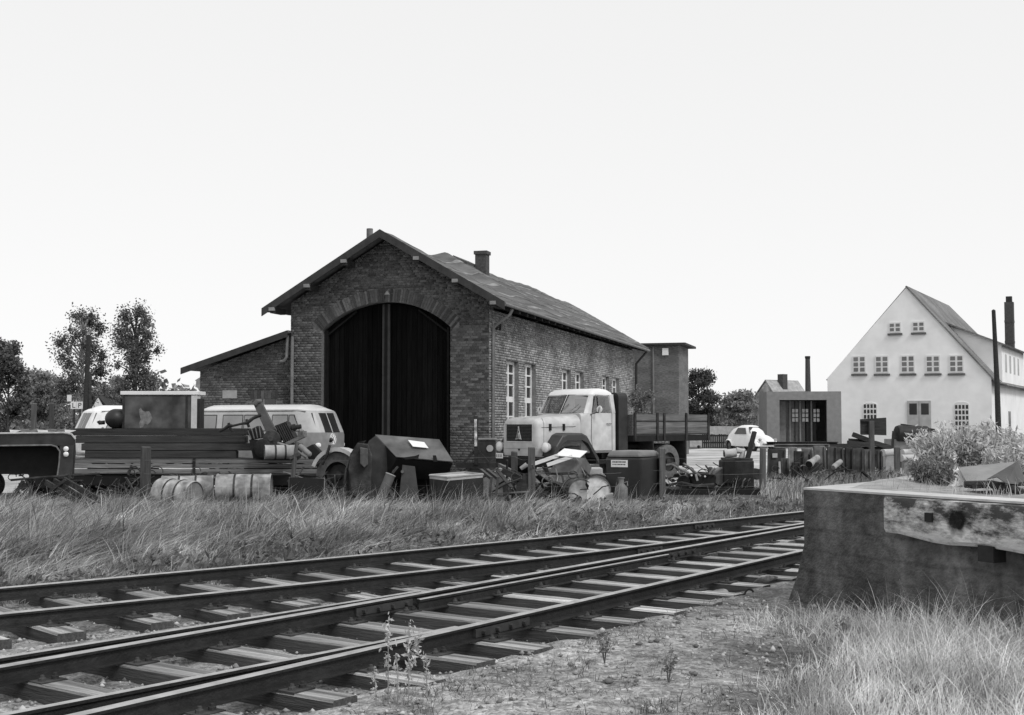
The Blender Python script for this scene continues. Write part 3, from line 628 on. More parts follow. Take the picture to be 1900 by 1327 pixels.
def ramp_mat():
    m = M_CONC.copy(); m.name = 'board_marked_concrete'; n, l = m.node_tree.nodes, m.node_tree.links; b = n['Principled BSDF']
    src = b.inputs['Base Color'].links[0].from_socket
    tc = n.new('ShaderNodeTexCoord'); mp = n.new('ShaderNodeMapping'); mp.inputs['Scale'].default_value = (2.2, 2.2, .18); l.new(tc.outputs['Object'], mp.inputs[0])
    ns = n.new('ShaderNodeTexNoise'); ns.inputs['Scale'].default_value = 1.5; ns.inputs['Detail'].default_value = 2; l.new(mp.outputs[0], ns.inputs['Vector'])
    r = n.new('ShaderNodeMapRange'); r.inputs[1].default_value = .40; r.inputs[2].default_value = .68; r.inputs[3].default_value = .85; r.inputs[4].default_value = 1.5; l.new(ns.outputs['Fac'], r.inputs[0])
    q = n.new('ShaderNodeMath'); q.operation = 'MULTIPLY'; l.new(src, q.inputs[0]); l.new(r.outputs[0], q.inputs[1])
    wv = n.new('ShaderNodeTexWave'); wv.bands_direction = 'Z'; wv.inputs['Scale'].default_value = 1.65; wv.inputs['Distortion'].default_value = 1.2; wv.inputs['Detail'].default_value = 4; wv.inputs['Detail Scale'].default_value = 2.5; l.new(tc.outputs['Object'], wv.inputs['Vector'])
    r2 = n.new('ShaderNodeMapRange'); r2.inputs[1].default_value = 0; r2.inputs[2].default_value = .08; r2.inputs[3].default_value = .78; r2.inputs[4].default_value = 1; l.new(wv.outputs['Fac'], r2.inputs[0])
    q2 = n.new('ShaderNodeMath'); q2.operation = 'MULTIPLY'; l.new(q.outputs[0], q2.inputs[0]); l.new(r2.outputs[0], q2.inputs[1]); l.new(q2.outputs[0], b.inputs['Base Color']); return m
M_RAMP = ramp_mat(); mb.build('wall', M_RAMP, ramp)
mb = MB(); T0 = .012
mb.add([rp(0, 0, RT + .003), rp(L1, 0, RT + .003), rp(L1, .33, RT + .003), rp(.33, .33, RT + .003), rp(.33, L2, RT + .003), rp(0, L2, RT + .003)] + [rp(0, 0, RT + .02), rp(L1, 0, RT + .02), rp(L1, .33, RT + .02), rp(.33, .33, RT + .02), rp(.33, L2, RT + .02), rp(0, L2, RT + .02)],
       [(0, 3, 2, 1), (0, 5, 4, 3), (6, 7, 8, 9), (6, 9, 10, 11)] + [(i, (i + 1) % 6, 6 + (i + 1) % 6, 6 + i) for i in range(6)])
mb.build('coping', mat('coping', .5, .15, 6, .9, .3, 30, blotch=.15), ramp)
# soil filling of the ramp
sxs = np.linspace(.33, L1, 24); sys_ = np.linspace(.33, L2, 40); Vs = []
for b in sys_:
    for a in sxs: Vs.append(rp(a, b, RT + .0 + .05 * math.sin(a * 2.1 + b * 1.3) * math.sin(b * .9) + random.uniform(-.012, .012) + .10 * min(1, (b - .33) / 2)))
ii = np.arange(24 * 40).reshape(40, 24); so = npmesh('ramp_soil', Vs, np.stack([ii[:-1, :-1], ii[:-1, 1:], ii[1:, 1:], ii[1:, :-1]], -1).reshape(-1, 4), np.zeros((0, 3), int), mat('soil', .3, .4, 6, .95, .5, 40), None); tag(so, kind='structure')
# timber buffer beam on the end wall
N1 = np.array([-e1[1], e1[0]]); N1 = N1 if np.dot(N1, -RC) > 0 else -N1        # outward normal of the end wall, towards the camera
n3 = np.array([N1[0], N1[1], 0])
def onw(px, py, offn=0.): p = PLN(px, py, np.array([*RC, 0]) + n3 * offn, n3); return float(np.dot(p[:2] - RC - N1 * offn, e1)), float(p[2])
ta, tz1 = onw(1652, 922, .02); _, tz0 = onw(1652, 990, .02); tb, tz0b = onw(1895, 1024, .02)
bb = thing('buffer_beam', 'thick weathered timber beam, whitened and stained, bolted across the concrete ramp end', 'beam')
def nb(a, d, z): q = RC + e1 * a + N1 * d; return (float(q[0]), float(q[1]), z)
mb = MB(); st = np.linspace(ta, L1, 26); rows = []
for i, a in enumerate(st):
    k = sst(ta + .12, ta + .62, a); zb = tz0 + (tz0b - tz0) * float(sst(ta, ta + .9, a)) * 1.0 + .012 * math.sin(a * 7); zt = RT - .006; th = .13 + .01 * math.sin(a * 4)
    if i == 0: th *= .8
    rows.append([nb(a, .0, zb), nb(a, th * .8, zb + .005), nb(a, th, zb + .035), nb(a, th + .008 * math.sin(a * 9), (zb + zt) / 2), nb(a, th, zt - .03), nb(a, th * .85, zt), nb(a, .0, zt)])
vs = [p for r in rows for p in r]; fs = [(i * 7 + j, i * 7 + j + 1, i * 7 + 8 + j, i * 7 + 7 + j) for i in range(25) for j in range(6)] + [tuple(range(7)), tuple(range(25 * 7, 26 * 7))]
mb.add(vs, fs)
def beam_mat():
    m = mat('whitened_timber', .60, .2, 5, .9, .4, 20, stretch=(3, 3, 14)); n, l = m.node_tree.nodes, m.node_tree.links; b = n['Principled BSDF']; src = b.inputs['Base Color'].links[0].from_socket
    tc = n.new('ShaderNodeTexCoord'); ns = n.new('ShaderNodeTexNoise'); ns.inputs['Scale'].default_value = 3.0; ns.inputs['Detail'].default_value = 12; ns.inputs['Roughness'].default_value = .75; mp_ = n.new('ShaderNodeMapping'); mp_.inputs['Scale'].default_value = (1.3, 1.3, 3.2); l.new(tc.outputs['Object'], mp_.inputs[0]); l.new(mp_.outputs[0], ns.inputs['Vector'])
    r = n.new('ShaderNodeMapRange'); r.inputs[1].default_value = .46; r.inputs[2].default_value = .66; r.inputs[3].default_value = 1.15; r.inputs[4].default_value = .10; l.new(ns.outputs['Fac'], r.inputs[0])
    sx_ = n.new('ShaderNodeSeparateXYZ'); l.new(tc.outputs['Object'], sx_.inputs[0]); r2 = n.new('ShaderNodeMapRange'); r2.inputs[1].default_value = .74; r2.inputs[2].default_value = 1.04; r2.inputs[3].default_value = -.09; r2.inputs[4].default_value = .13; l.new(sx_.outputs[2], r2.inputs[0])
    ad = n.new('ShaderNodeMath'); l.new(ns.outputs['Fac'], ad.inputs[0]); l.new(r2.outputs[0], ad.inputs[1]); l.new(ad.outputs[0], r.inputs[0])
    q = n.new('ShaderNodeMath'); q.operation = 'MULTIPLY'; l.new(src, q.inputs[0]); l.new(r.outputs[0], q.inputs[1])
    ka_, kz_ = onw(1776, 966, .14); kp = nb(ka_, .14, kz_); ds = n.new('ShaderNodeVectorMath'); ds.operation = 'DISTANCE'; ds.inputs[1].default_value = kp; l.new(tc.outputs['Object'], ds.inputs[0])     # rotten stain round the knot
    n2 = n.new('ShaderNodeTexNoise'); n2.inputs['Scale'].default_value = 14; n2.inputs['Detail'].default_value = 8; l.new(tc.outputs['Object'], n2.inputs['Vector']); m3 = n.new('ShaderNodeMath'); m3.operation = 'MULTIPLY_ADD'; m3.inputs[1].default_value = .14; l.new(n2.outputs['Fac'], m3.inputs[0]); l.new(ds.outputs['Value'], m3.inputs[2])
    rk = n.new('ShaderNodeMapRange'); rk.inputs[1].default_value = .13; rk.inputs[2].default_value = .20; rk.inputs[3].default_value = .05; rk.inputs[4].default_value = 1; l.new(m3.outputs[0], rk.inputs[0]); q5 = n.new('ShaderNodeMath'); q5.operation = 'MULTIPLY'; l.new(q.outputs[0], q5.inputs[0]); l.new(rk.outputs[0], q5.inputs[1]); l.new(q5.outputs[0], b.inputs['Base Color']); return m
mb.build('beam', beam_mat(), bb, True)
ha, hz = onw(1724, 960, .14); mb = MB(); c0 = Vector(nb(ha, .12, hz)); mb.bar(c0, c0 + Vector(n3) * .035, .07, .07); mb.build('bolt', M_IRON, bb)
ka, kz = onw(1778, 968, .14)
mb = MB(); kn = 30; P = []
for i in range(kn):
    an = 2 * math.pi * i / kn; rr = .035 * (1 + .12 * math.sin(3 * an + 1) + .08 * math.sin(7 * an) + .05 * math.sin(11 * an + 2)); P.append(Vector(nb(ka + rr * .8 * math.cos(an), .132, kz + rr * 1.1 * math.sin(an) * (1.3 if math.sin(an) < 0 else .9))))
mb.prism(P, Vector(n3) * .007); mb.build('knot', mat('rotten_knot', .018, .5, 20, .95, .5), bb)
qa, qz = onw(1835, 1020, .1); mb = MB(); c0 = Vector(nb(qa, .0, qz - .03)); mb.bar(c0, c0 + Vector(n3) * .14, .14, .12); mb.build('bracket', M_IRON, bb)

# ================================================================== VANS
def loft(sections, name, m, parent, smooth=35):
    mb = MB(); n = len(sections[0]); mb.add([p for s_ in sections for p in s_], [])
    for i in range(len(sections) - 1):
        for k in range(n - 1): mb.f.append((i * n + k, i * n + k + 1, i * n + n + k + 1, i * n + n + k))
    mb.f += [tuple(range(n)), tuple(range((len(sections) - 1) * n, len(sections) * n))]; mb.mi = [0] * len(mb.f)
    return mb.build(name, m, parent, smooth)
HALF = [(.0, .28), (.70, .29), (.80, .36), (.85, .50), (.872, .80), (.872, 1.10), (.862, 1.17), (.84, 1.30), (.795, 1.68), (.765, 1.75), (.72, 1.80), (.60, 1.87), (.35, 1.925), (0, 1.94)]
def van_sec(u):
    wy = 1.0
    if u > 1.45: q = (u - 1.45) / .72; wy = math.sqrt(max(0, 1 - (q * .80) ** 2))
    if u < -1.75: q = (-1.75 - u) / .40; wy = math.sqrt(max(0, 1 - (q * .55) ** 2))
    g = sst(1.0, 2.14, u); gr_ = sst(-1.5, -2.14, u)
    def pt(y, z):
        top = max(0, z - 1.12) / .82
        x = u - .36 * g * top ** 1.1 - .03 * g * max(0, .5 - z) * 2 + .18 * gr_ * top ** 2
        zz = z - (.10 * sst(1.6, 2.14, u) + .14 * sst(-1.7, -2.14, u)) * sst(1.7, 1.94, z) + (.05 * sst(1.6, 2.14, u) * sst(.5, .28, z))
        return (x, y * wy, zz)
    return [pt(y, z) for y, z in HALF] + [pt(-y, z) for y, z in HALF[::-1]]
UU = [-2.14, -2.08, -1.98, -1.85, -1.7, -1.2, -.6, 0, .6, 1.1, 1.45, 1.6, 1.75, 1.88, 1.98, 2.06, 2.11, 2.14]
def side_y(z): return float(np.interp(z, [p[1] for p in HALF[4:10]], [p[0] for p in HALF[4:10]]))
def wheel_obj(parent, c, axis, r, w, mrub, mrim, rim_r=.62):
    c, axis = Vector(c), Vector(axis).normalized(); a, b = c - axis * w / 2, c + axis * w / 2
    mb = MB(); mb.lathe([(0, r * rim_r), (0, r * .92), (.12, r * .985), (.3, r), (.7, r), (.88, r * .985), (1, r * .92), (1, r * rim_r)], a, b, 28, cap=False); t = mb.build('tyre', mrub, parent, 50)
    mb = MB(); mb.lathe([(.2, r * rim_r), (.78, r * rim_r), (.85, r * rim_r * .92), (.6, r * rim_r * .8), (.66, r * rim_r * .35), (.95, r * rim_r * .3), (1.0, r * rim_r * .12)], a, b, 24); mb.build('rim', mrim, t, 40)
    return t
def make_van(label, loc, rz, c_low, c_up, c_roof, win_grey, text):
    v = thing('delivery_van', label, 'van', loc, rz)
    secs = [van_sec(u) for u in UU]; n = len(HALF)
    def band(name, k0, k1, m):
        mb = MB(); N = 2 * n
        mb.add([p for s_ in secs for p in s_], [])
        ks = [k for k in range(N - 1) if k0 <= (k if k < n else 2 * n - 2 - k) < k1]
        for i in range(len(secs) - 1):
            for k in ks: mb.f.append((i * N + k, i * N + k + 1, i * N + N + k + 1, i * N + N + k))
        for i in (0, len(secs) - 1):
            for k in [q for q in ks if q < n - 1]: mb.f.append((i * N + k, i * N + k + 1, i * N + 2 * n - 2 - k, i * N + 2 * n - 1 - k))
        mb.mi = [0] * len(mb.f); o = mb.build(name, m, v, 45); return o
    band('lower_body', 0, 6, mat('van_low%.2f' % c_low, c_low, .2, 5, .45, .03, spec=.4, blotch=.15, bl_scale=1.5)); band('upper_body', 6, 10, mat('van_up%.2f' % c_up, c_up, .14, 5, .45, .03, spec=.4, blotch=.08)); band('roof', 10, n, mat('van_roof%.2f' % c_roof, c_roof, .06, 3, .4, 0, spec=.5))
    mg = mat('van_glass%.2f' % win_grey, win_grey, .25, 1.5, .08, 0, spec=.8); md = mat('van_windscreen', .03, .3, 1, .06, 0, spec=.8); mseal = mat('window_seal', .03)
    for s_ in (-1, 1):
        for (x0, x1, sh0, sh1, mm) in ((-1.75, -1.2, 0, 0, mg), (-.95, -.30, 0, 0, mg), (-.22, .55, 0, 0, mg), (.72, 1.22, 0, .02, mg), (1.27, 1.62, .0, .22, mg)):
            if mm is None: continue
            z0, z1 = 1.22, 1.63; y0, y1 = (side_y(z0) + .004) * s_, (side_y(z1) + .004) * s_
            mb = MB(); mb.prism([(x0 - .025, y0, z0 - .025), (x1 + .025, y0, z0 - .025), (x1 - sh1 + .02, y1, z1 + .025), (x0 - sh0 * .4 - .02, y1, z1 + .025)], (0, .006 * s_, 0)); w = mb.build('window', mseal, v)
            mb = MB(); mb.prism([(x0, y0 + .007 * s_, z0), (x1, y0 + .007 * s_, z0), (x1 - sh1, y1 + .007 * s_, z1), (x0 - sh0 * .4, y1 + .007 * s_, z1)], (0, .003 * s_, 0)); mb.build('pane', mm, w)
        mb = MB(); mb.tube([(-2.0, .875 * s_, 1.14), (1.3, .876 * s_, 1.14), (1.62, .80 * s_, 1.12), (1.85, .68 * s_, 1.03), (2.02, .48 * s_, .85), (2.1, .25 * s_, .60), (2.13, .05 * s_, .45)], .014, 6); mb.build('moulding', mat('van_roof%.2f' % c_roof, c_roof), v)
        mb = MB(); mb.lathe([(0, .11), (.5, .10), (1, .04)], (2.0, .56 * s_, .83), (2.12, .60 * s_, .83), 16); mb.build('headlight', M_WHITE, v, True)
        mb = MB(); mb.lathe([(0, .05), (1, .04)], (1.72, .86 * s_, 1.2), (1.76, .95 * s_, 1.22), 10); mb.build('mirror', M_STEEL, v)
        for yy in (.06, ):
            z0, z1 = 1.17, 1.70; xa = lambda z: 2.14 - .36 * (max(0, z - 1.12) / .82) ** 1.1 + .014
            mb = MB(); mb.add([(xa(z0), .03 * s_, z0), (xa(z0) - .01, .36 * s_, z0), (xa(z0) - .09, .62 * s_, z0), (xa(z1) - .08, .60 * s_, z1), (xa(z1) - .005, .34 * s_, z1), (xa(z1), .03 * s_, z1)], [(0, 1, 4, 5), (1, 2, 3, 4)])
            o = mb.build('windscreen', md, v); o.modifiers.new('t', 'SOLIDIFY').thickness = .012
    for x in (1.25, -1.15):
        for s_ in (-1, 1):
            wheel_obj(v, (x, .76 * s_, .33), (0, s_, 0), .33, .17, M_RUBBER, M_STEEL)
            mb = MB(); mb.tube([(x + .36 * math.cos(a), .845 * s_, .36 + .34 * math.sin(a)) for a in np.linspace(.1, math.pi - .1, 12)], .03, 6); mb.build('wheel_arch', M_RUBBER, v)
    for s_ in (-1, 1): mb = MB(); mb.tube([(-1.95, .775 * s_, 1.745), (1.35, .775 * s_, 1.76), (1.7, .68 * s_, 1.74)], .014, 5); mb.build('rain_gutter', M_STEEL, v)
    mb = MB(); mb.tube([(1.95, -.75, .42), (2.14, -.5, .42), (2.2, 0, .42), (2.14, .5, .42), (1.95, .75, .42)], .05, 8); mb.build('bumper', M_STEEL, v)
    mb = MB(); mb.lathe([(0, .17), (1, .165)], (2.135, 0, .98), (2.15, 0, .98), 20); em = mb.build('emblem', M_WHITE, v)
    mb = MB(); ring = [(2.153, .15 * math.sin(a), .98 + .15 * math.cos(a)) for a in np.linspace(0, 2 * math.pi, 21)]; mb.tube(ring, .008, 4)
    for pts_ in ([(-.07, 1.09), (0, 1.0), (.07, 1.09)], [(-.12, 1.05), (-.05, .87), (0, .98), (.05, .87), (.12, 1.05)]): mb.tube([(2.153, y, z) for y, z in pts_], .009, 4)
    mb.build('emblem_letters', M_STEEL, em)
    if text:
        for zz, L in ((.90, .42), (.80, .36)):
            mb = MB(); mb.box(.78, .78 + L, -.8815, -.877, zz, zz + .045); mb.build('lettering', M_WHITE, v)
    return v
vz = float(gz(-6.9, 35.3))
make_van('two-tone delivery van parked in front of the shed gate', (-6.85, 35.0, vz), -math.radians(25), .20, .40, .62, .22, True)
v2 = (-11.85, 40.2); make_van('white delivery van with its back end behind the steel cabinet', (v2[0], v2[1], float(gz(*v2)) + .05), math.radians(180 + 38), .62, .74, .8, .3, False)

# ================================================================== TRUCK
TA = math.radians(225 - 2)     # heading
tz = float(gz(2.5, 34.8))
tr = thing('tipper_truck', 'pale bonneted tipper truck with a wooden load bed parked beside the shed', 'truck', (.13, 33.5, tz), TA)
# local: +x forward, +y left (towards the camera's right), front of bumper at x = 0
M_CAB = mat('truck_paint', .46, .16, 5, .45, .03, spec=.4, blotch=.12, bl_scale=1.6); M_CHAS = mat('chassis', .010, .4, 6, .8, .1); M_CABTOP = mat('truck_roof', .72, .05, 2, .4, 0, spec=.5)
def rsec(x, hw, z0, z1, r, n=5, r0=.05):       # rounded section across the truck
    P = [(x, -hw + r0, z0), (x, -hw, z0 + r0)]
    P += [(x, -hw + r - r * math.cos(a), z1 - r + r * math.sin(a)) for a in np.linspace(0, math.pi / 2, n)]
    return P + [(x, -y, z) for _, y, z in P[::-1]]
bon = [rsec(-.16, .64, .76, 1.66, .16), rsec(-.11, .60, .80, 1.62, .16)]
secs = [rsec(-.085, .58, .74, 1.61, .10), rsec(-.10, .635, .73, 1.665, .13), rsec(-.14, .67, .72, 1.71, .16), rsec(-.22, .695, .71, 1.75, .18), rsec(-.36, .705, .71, 1.775, .2), rsec(-.9, .72, .9, 1.80, .23), rsec(-1.35, .76, 1.0, 1.83, .26), rsec(-1.62, .86, 1.0, 1.87, .28)]
loft(secs, 'bonnet', M_CAB, tr)
g = MB(); g.box(-.1, -.082, -.50, .50, 1.13, 1.58); gl = g.build('grille', M_CHAS, tr, bevel=.04, seg=3)
for k in range(11): g = MB(); z = 1.165 + k * .039; g.box(-.086, -.070, -.46, .46, z, z + .014); g.build('grille_bar', mat('grille_bar', .06, .3), gl)
g = MB(); zt, zb = 1.53, 1.19
for s_ in (-1, 1): g.tube([(-.062, 0.012 * s_, zt), (-.062, .022 * s_, 1.42), (-.062, .10 * s_, zb)], .009, 5); g.tube([(-.062, .012 * s_, 1.36), (-.062, .055 * s_, 1.2), (-.062, .015 * s_, 1.2)], .007, 5)
g.tube([(-.062, 0, 1.36), (-.062, 0, 1.2)], .008, 5); g.tube([(-.062, -.12, 1.185), (-.062, -.03, 1.2)], .008, 5); g.tube([(-.062, .12, 1.185), (-.062, .03, 1.2)], .008, 5); g.build('emblem', mat('chrome', .7, .05, 2, .25, 0, metal=.6), gl)
g = MB(); ring_ = [(-.085, -.52, 1.11), (-.085, .52, 1.11), (-.085, .52, 1.60), (-.085, -.52, 1.60), (-.085, -.52, 1.11)]; g.tube(ring_, .018, 6); g.build('grille_frame', M_CAB, gl)
g = MB(); g.tube([(-.12, -.66, .93), (-.088, -.58, .93), (-.088, .58, .93), (-.12, .66, .93)], .006, 4); g.build('panel_seam', M_CHAS, tr)
g = MB(); g.prism([(-.088, -.05, .93), (-.088, .05, .93), (-.088, 0, .86)], (.012, 0, 0)); g.build('latch', M_CHAS, tr)
for s_ in (-1, 1):
    for x in (-.55, -1.05, -1.42): g = MB(); hw_ = .715 + .03 * (-x - .5); g.box(x - .035, x + .035, hw_ * s_ - .012, hw_ * s_ + .03, 1.42, 1.60); g.build('bonnet_catch', M_CHAS, tr)
    g = MB(); g.tube([(-.25, .70 * s_, 1.50), (-1.5, .80 * s_, 1.53)], .006, 4); g.build('bonnet_seam', M_CHAS, tr)
    g = MB(); g.tube([(-.33, .703 * s_, .75), (-.33, .703 * s_, 1.62), (-.33, .62 * s_, 1.76)], .006, 4); g.build('bonnet_seam', M_CHAS, tr)
    # headlight
    g = MB(); c0 = (-.18, .90 * s_, .98); g.lathe([(0, .03), (.35, .10), (.8, .135), (1, .14)], (c0[0] - .2, c0[1], c0[2]), (c0[0], c0[1], c0[2]), 18); hl = g.build('headlight', M_CAB, tr, True)
    g = MB(); g.lathe([(0, .13), (.4, .115), (1, .03)], (c0[0], c0[1], c0[2]), (c0[0] + .05, c0[1], c0[2]), 18); g.build('lens', mat('lens', .75, .1, 8, .15, .05, spec=.7), hl, True)
    g = MB(); g.tube([(c0[0] - .1, c0[1], c0[2]), (-.3, .72 * s_, .85)], .025, 6); g.build('headlight_arm', M_CHAS, tr)
    # front mudguard: angular, dark
    prof = [(-.28, .78), (-.38, 1.02), (-.62, 1.30), (-.78, 1.36), (-1.35, 1.36), (-1.55, 1.28), (-1.78, .98), (-1.98, .72)]
    g = MB(); yi, yo_ = .70 * s_, 1.16 * s_
    inner = [(x - .02 * 0, z - .05) for x, z in prof]
    for a in range(len(prof) - 1):
        (xa, za), (xb, zb_) = prof[a], prof[a + 1]
        g.hexa([(xa, yi, za - .05), (xb, yi, zb_ - .05), (xb, yo_, zb_ - .07), (xa, yo_, za - .07), (xa, yi, za), (xb, yi, zb_), (xb, yo_ - .03 * s_, zb_ - .01), (xa, yo_ - .03 * s_, za - .01)])
        g.hexa([(xa, yo_ - .02 * s_, za - .2), (xb, yo_ - .02 * s_, zb_ - .2), (xb, yo_ + .012 * s_, zb_ - .2), (xa, yo_ + .012 * s_, za - .2), (xa, yo_ - .04 * s_, za - .012), (xb, yo_ - .04 * s_, zb_ - .012), (xb, yo_ + .01 * s_, zb_ - .06), (xa, yo_ + .01 * s_, za - .06)])
    g.build('mudguard', mat('mudguard', .03, .3, 4, .45, .05, spec=.5), tr)
    wheel_obj(tr, (-1.12, .96 * s_, .50), (0, s_, 0), .50, .26, M_RUBBER, M_CHAS, .55)
    for q in (.80, 1.06): wheel_obj(tr, (-4.95, q * s_, .50), (0, s_, 0), .50, .23, M_RUBBERG, M_IRON, .55)
    g = MB(); g.box(-4.25, -4.2, .66 * s_ - .001, 1.2 * s_, .42, 1.10) if s_ > 0 else g.box(-4.25, -4.2, 1.2 * s_, .66 * s_, .42, 1.10); g.build('mud_flap', M_RUBBER, tr)
    g = MB(); g.box(-5.72, -5.67, *sorted((.60 * s_, 1.2 * s_)), .36, 1.12); g.build('mud_flap', M_RUBBER, tr)
    g = MB(); g.box(-2.75, -2.0, *sorted((.72 * s_, 1.05 * s_)), .50, .58); g.build('running_board', M_CHAS, tr)
# bumper and number plate
g = MB(); g.box(-.10, .0, -1.12, 1.12, .48, .70); g.build('bumper', M_CHAS, tr, bevel=.02)
g = MB(); g.box(.004, .014, -1.02, -.55, .66, .80); npl = g.build('number_plate', M_WHITE, tr)
for k in range(5): g = MB(); y = -.98 + k * .085; g.box(.0145, .0165, y, y + .05, .69, .77); g.build('plate_character', mat('plate_ink', .25), npl)
# cab: lower body, pillars, roof, panes, seats
CBW = .98
lo = [rsec(-1.60, .86, .82, 1.88, .10), rsec(-1.72, .94, .80, 1.90, .06), rsec(-1.9, CBW, .80, 1.905, .03), rsec(-2.86, CBW, .80, 1.905, .03)]
lbd = loft(lo, 'cab_body', M_CAB, tr)
def csec(x, hw, z0, z1, r): return rsec(x, hw, z0, z1, r, 6, .02)
loft([csec(-1.96, .74, 2.38, 2.415, .02), csec(-2.0, .82, 2.37, 2.46, .07), csec(-2.1, .87, 2.36, 2.52, .13), csec(-2.25, .89, 2.36, 2.565, .18), csec(-2.5, .90, 2.36, 2.59, .21), csec(-2.7, .895, 2.36, 2.565, .19), csec(-2.83, .88, 2.36, 2.50, .12), csec(-2.89, .85, 2.36, 2.43, .05)], 'cab_roof', M_CABTOP, tr)
for s_ in (-1, 1):
    g = MB(); g.hexa([(-1.66, .90 * s_, 1.88), (-1.76, .955 * s_, 1.88), (-1.90, .975 * s_, 1.88), (-1.76, .90 * s_, 1.88), (-1.97, .80 * s_, 2.40), (-2.03, .855 * s_, 2.40), (-2.09, .875 * s_, 2.40), (-2.05, .80 * s_, 2.40)]); g.build('front_pillar', M_CAB, tr)
    g = MB(); g.hexa([(-2.70, .90 * s_, 1.90), (-2.70, .978 * s_, 1.90), (-2.87, .978 * s_, 1.90), (-2.87, .90 * s_, 1.90), (-2.66, .83 * s_, 2.41), (-2.66, .893 * s_, 2.41), (-2.87, .89 * s_, 2.41), (-2.87, .83 * s_, 2.41)]); g.build('rear_pillar', M_CAB, tr)
    g = MB(); g.prism([(-1.92, .983 * s_, 1.90), (-2.69, .983 * s_, 1.90), (-2.67, .893 * s_, 2.38), (-2.12, .893 * s_, 2.38)], (0, -.006 * s_, 0)); g.build('side_window', M_GLASS, tr)
    g = MB(); g.tube([(-2.17, .987 * s_, 1.91), (-2.20, .896 * s_, 2.37)], .014, 5); g.build('vent_window_post', M_CHAS, tr)
    g = MB(); pd = [(-1.90, .984, 1.86), (-1.88, .984, 1.2), (-1.95, .984, .86), (-2.72, .984, .86), (-2.72, .984, 1.86), (-2.69, .90, 2.39), (-2.13, .90, 2.40), (-1.90, .984, 1.86)]; g.tube([(a, b * s_, c_) for a, b, c_ in pd], .007, 4); g.build('door_seam', M_CHAS, tr)
    g = MB(); g.tube([(-2.5, .985 * s_, 1.60), (-2.5, 1.02 * s_, 1.60), (-2.66, 1.02 * s_, 1.60), (-2.66, .985 * s_, 1.6)], .013, 6); g.build('door_handle', M_STEEL, tr)
    g = MB(); g.tube([(-1.85, .98 * s_, 1.86), (-1.98, 1.16 * s_, 1.92), (-2.0, 1.17 * s_, 2.05)], .012, 6); mi_ = g.build('mirror_arm', M_CHAS, tr)
    g = MB(); g.lathe([(0, .095), (.5, .10), (1, .09)], (-2.0, 1.17 * s_, 2.0), (-2.03, 1.17 * s_, 2.0), 14); g.build('mirror', mat('lens', .75), mi_)
    g = MB(); g.add([(-1.655, .03 * s_, 1.90), (-1.72, .58 * s_, 1.90), (-1.985, .54 * s_, 2.40), (-1.965, .03 * s_, 2.40), (-1.80, .88 * s_, 1.90), (-2.03, .80 * s_, 2.39)], [(0, 1, 2, 3), (1, 4, 5, 2)]); g.build('windscreen', glass('screen_glass', .8, .34), tr, 60)
    g = MB(); g.tube([(-1.645, .03 * s_, 1.89), (-1.69, .56 * s_, 1.89), (-1.745, .91 * s_, 1.89), (-2.02, .81 * s_, 2.39), (-1.98, .5 * s_, 2.405), (-1.96, .03 * s_, 2.405), (-1.645, .03 * s_, 1.89)], .015, 5); g.build('window_seal', M_CHAS, tr)
    g = MB(); g.tube([(-1.63, .20 * s_ + .1, 1.87), (-1.72, .20 * s_ + .32, 2.05), (-1.80, .20 * s_ + .40, 2.15)], .008, 5); g.build('wiper', M_STEEL, tr)
    g = MB(); g.box(-2.75, -2.3, *sorted((.12 * s_, .75 * s_)), 1.35, 1.55); g.box(-2.8, -2.68, *sorted((.12 * s_, .75 * s_)), 1.55, 2.0); g.build('seat', M_RUBBER, tr, bevel=.03)
g = MB(); g.tube([(-1.65, 0, 1.88), (-1.97, 0, 2.41)], .022, 6); g.build('screen_pillar', M_CAB, tr)
g = MB(); g.box(-2.88, -2.84, -.89, -.62, 1.9, 2.42); g.box(-2.88, -2.84, .62, .89, 1.9, 2.42); g.box(-2.88, -2.84, -.12, .12, 1.9, 2.42); g.box(-2.88, -2.84, -.89, .89, 1.88, 2.05); g.box(-2.88, -2.84, -.89, .89, 2.32, 2.43); g.build('cab_back', M_CAB, tr)
g = MB(); ring_ = [(-2.12 - .09 * math.sin(a), .40 + .21 * math.cos(a), 1.93 + .17 * math.sin(a)) for a in np.linspace(0, 2 * math.pi, 20)]; g.tube(ring_, .014, 6, cap=False); g.tube([(-2.12, .40, 1.93), (-1.75, .40, 1.5)], .02, 6); g.tube([(-2.12, .2, 1.93), (-2.12, .6, 1.93)], .01, 5); g.build('steering_wheel', M_RUBBER, tr)
# spare wheel carrier / headboard behind cab
g = MB(); P = [(-3.0, -.98, .85), (-3.0, .98, .85), (-3.0, .98, 2.32)] + [(-3.0, .98 - .16 + .16 * math.cos(a), 2.32 + .16 * math.sin(a)) for a in np.linspace(0, math.pi / 2, 5)] + [(-3.0, -.82 - .16 * math.sin(a), 2.32 + .16 * math.cos(a)) for a in np.linspace(0, math.pi / 2, 5)]
g.prism(P, (-.38, 0, 0)); g.build('tool_locker', mat('locker', .03, .3, 5, .6, .1), tr)
g = MB(); g.box(-6.4, -2.9, -.42, -.30, .62, .88); g.box(-6.4, -2.9, .30, .42, .62, .88); g.box(-6.2, -3.5, -.7, .7, .9, 1.0); g.box(-1.6, -.1, -.42, .42, .5, .78); g.lathe([(0, .12), (1, .12)], (-4.95, -.9, .5), (-4.95, .9, .5), 10); g.lathe([(0, .1), (1, .1)], (-1.12, -.8, .5), (-1.12, .8, .5), 10); g.box(-3.9, -3.2, -.9, -.5, .45, .85); g.box(-3.9, -3.2, .5, .9, .45, .85); g.build('chassis', M_CHAS, tr)
g = MB(); g.box(-6.85, -3.42, -1.16, 1.16, 1.1, 1.27); g.build('bed_floor', M_CHAS, tr)
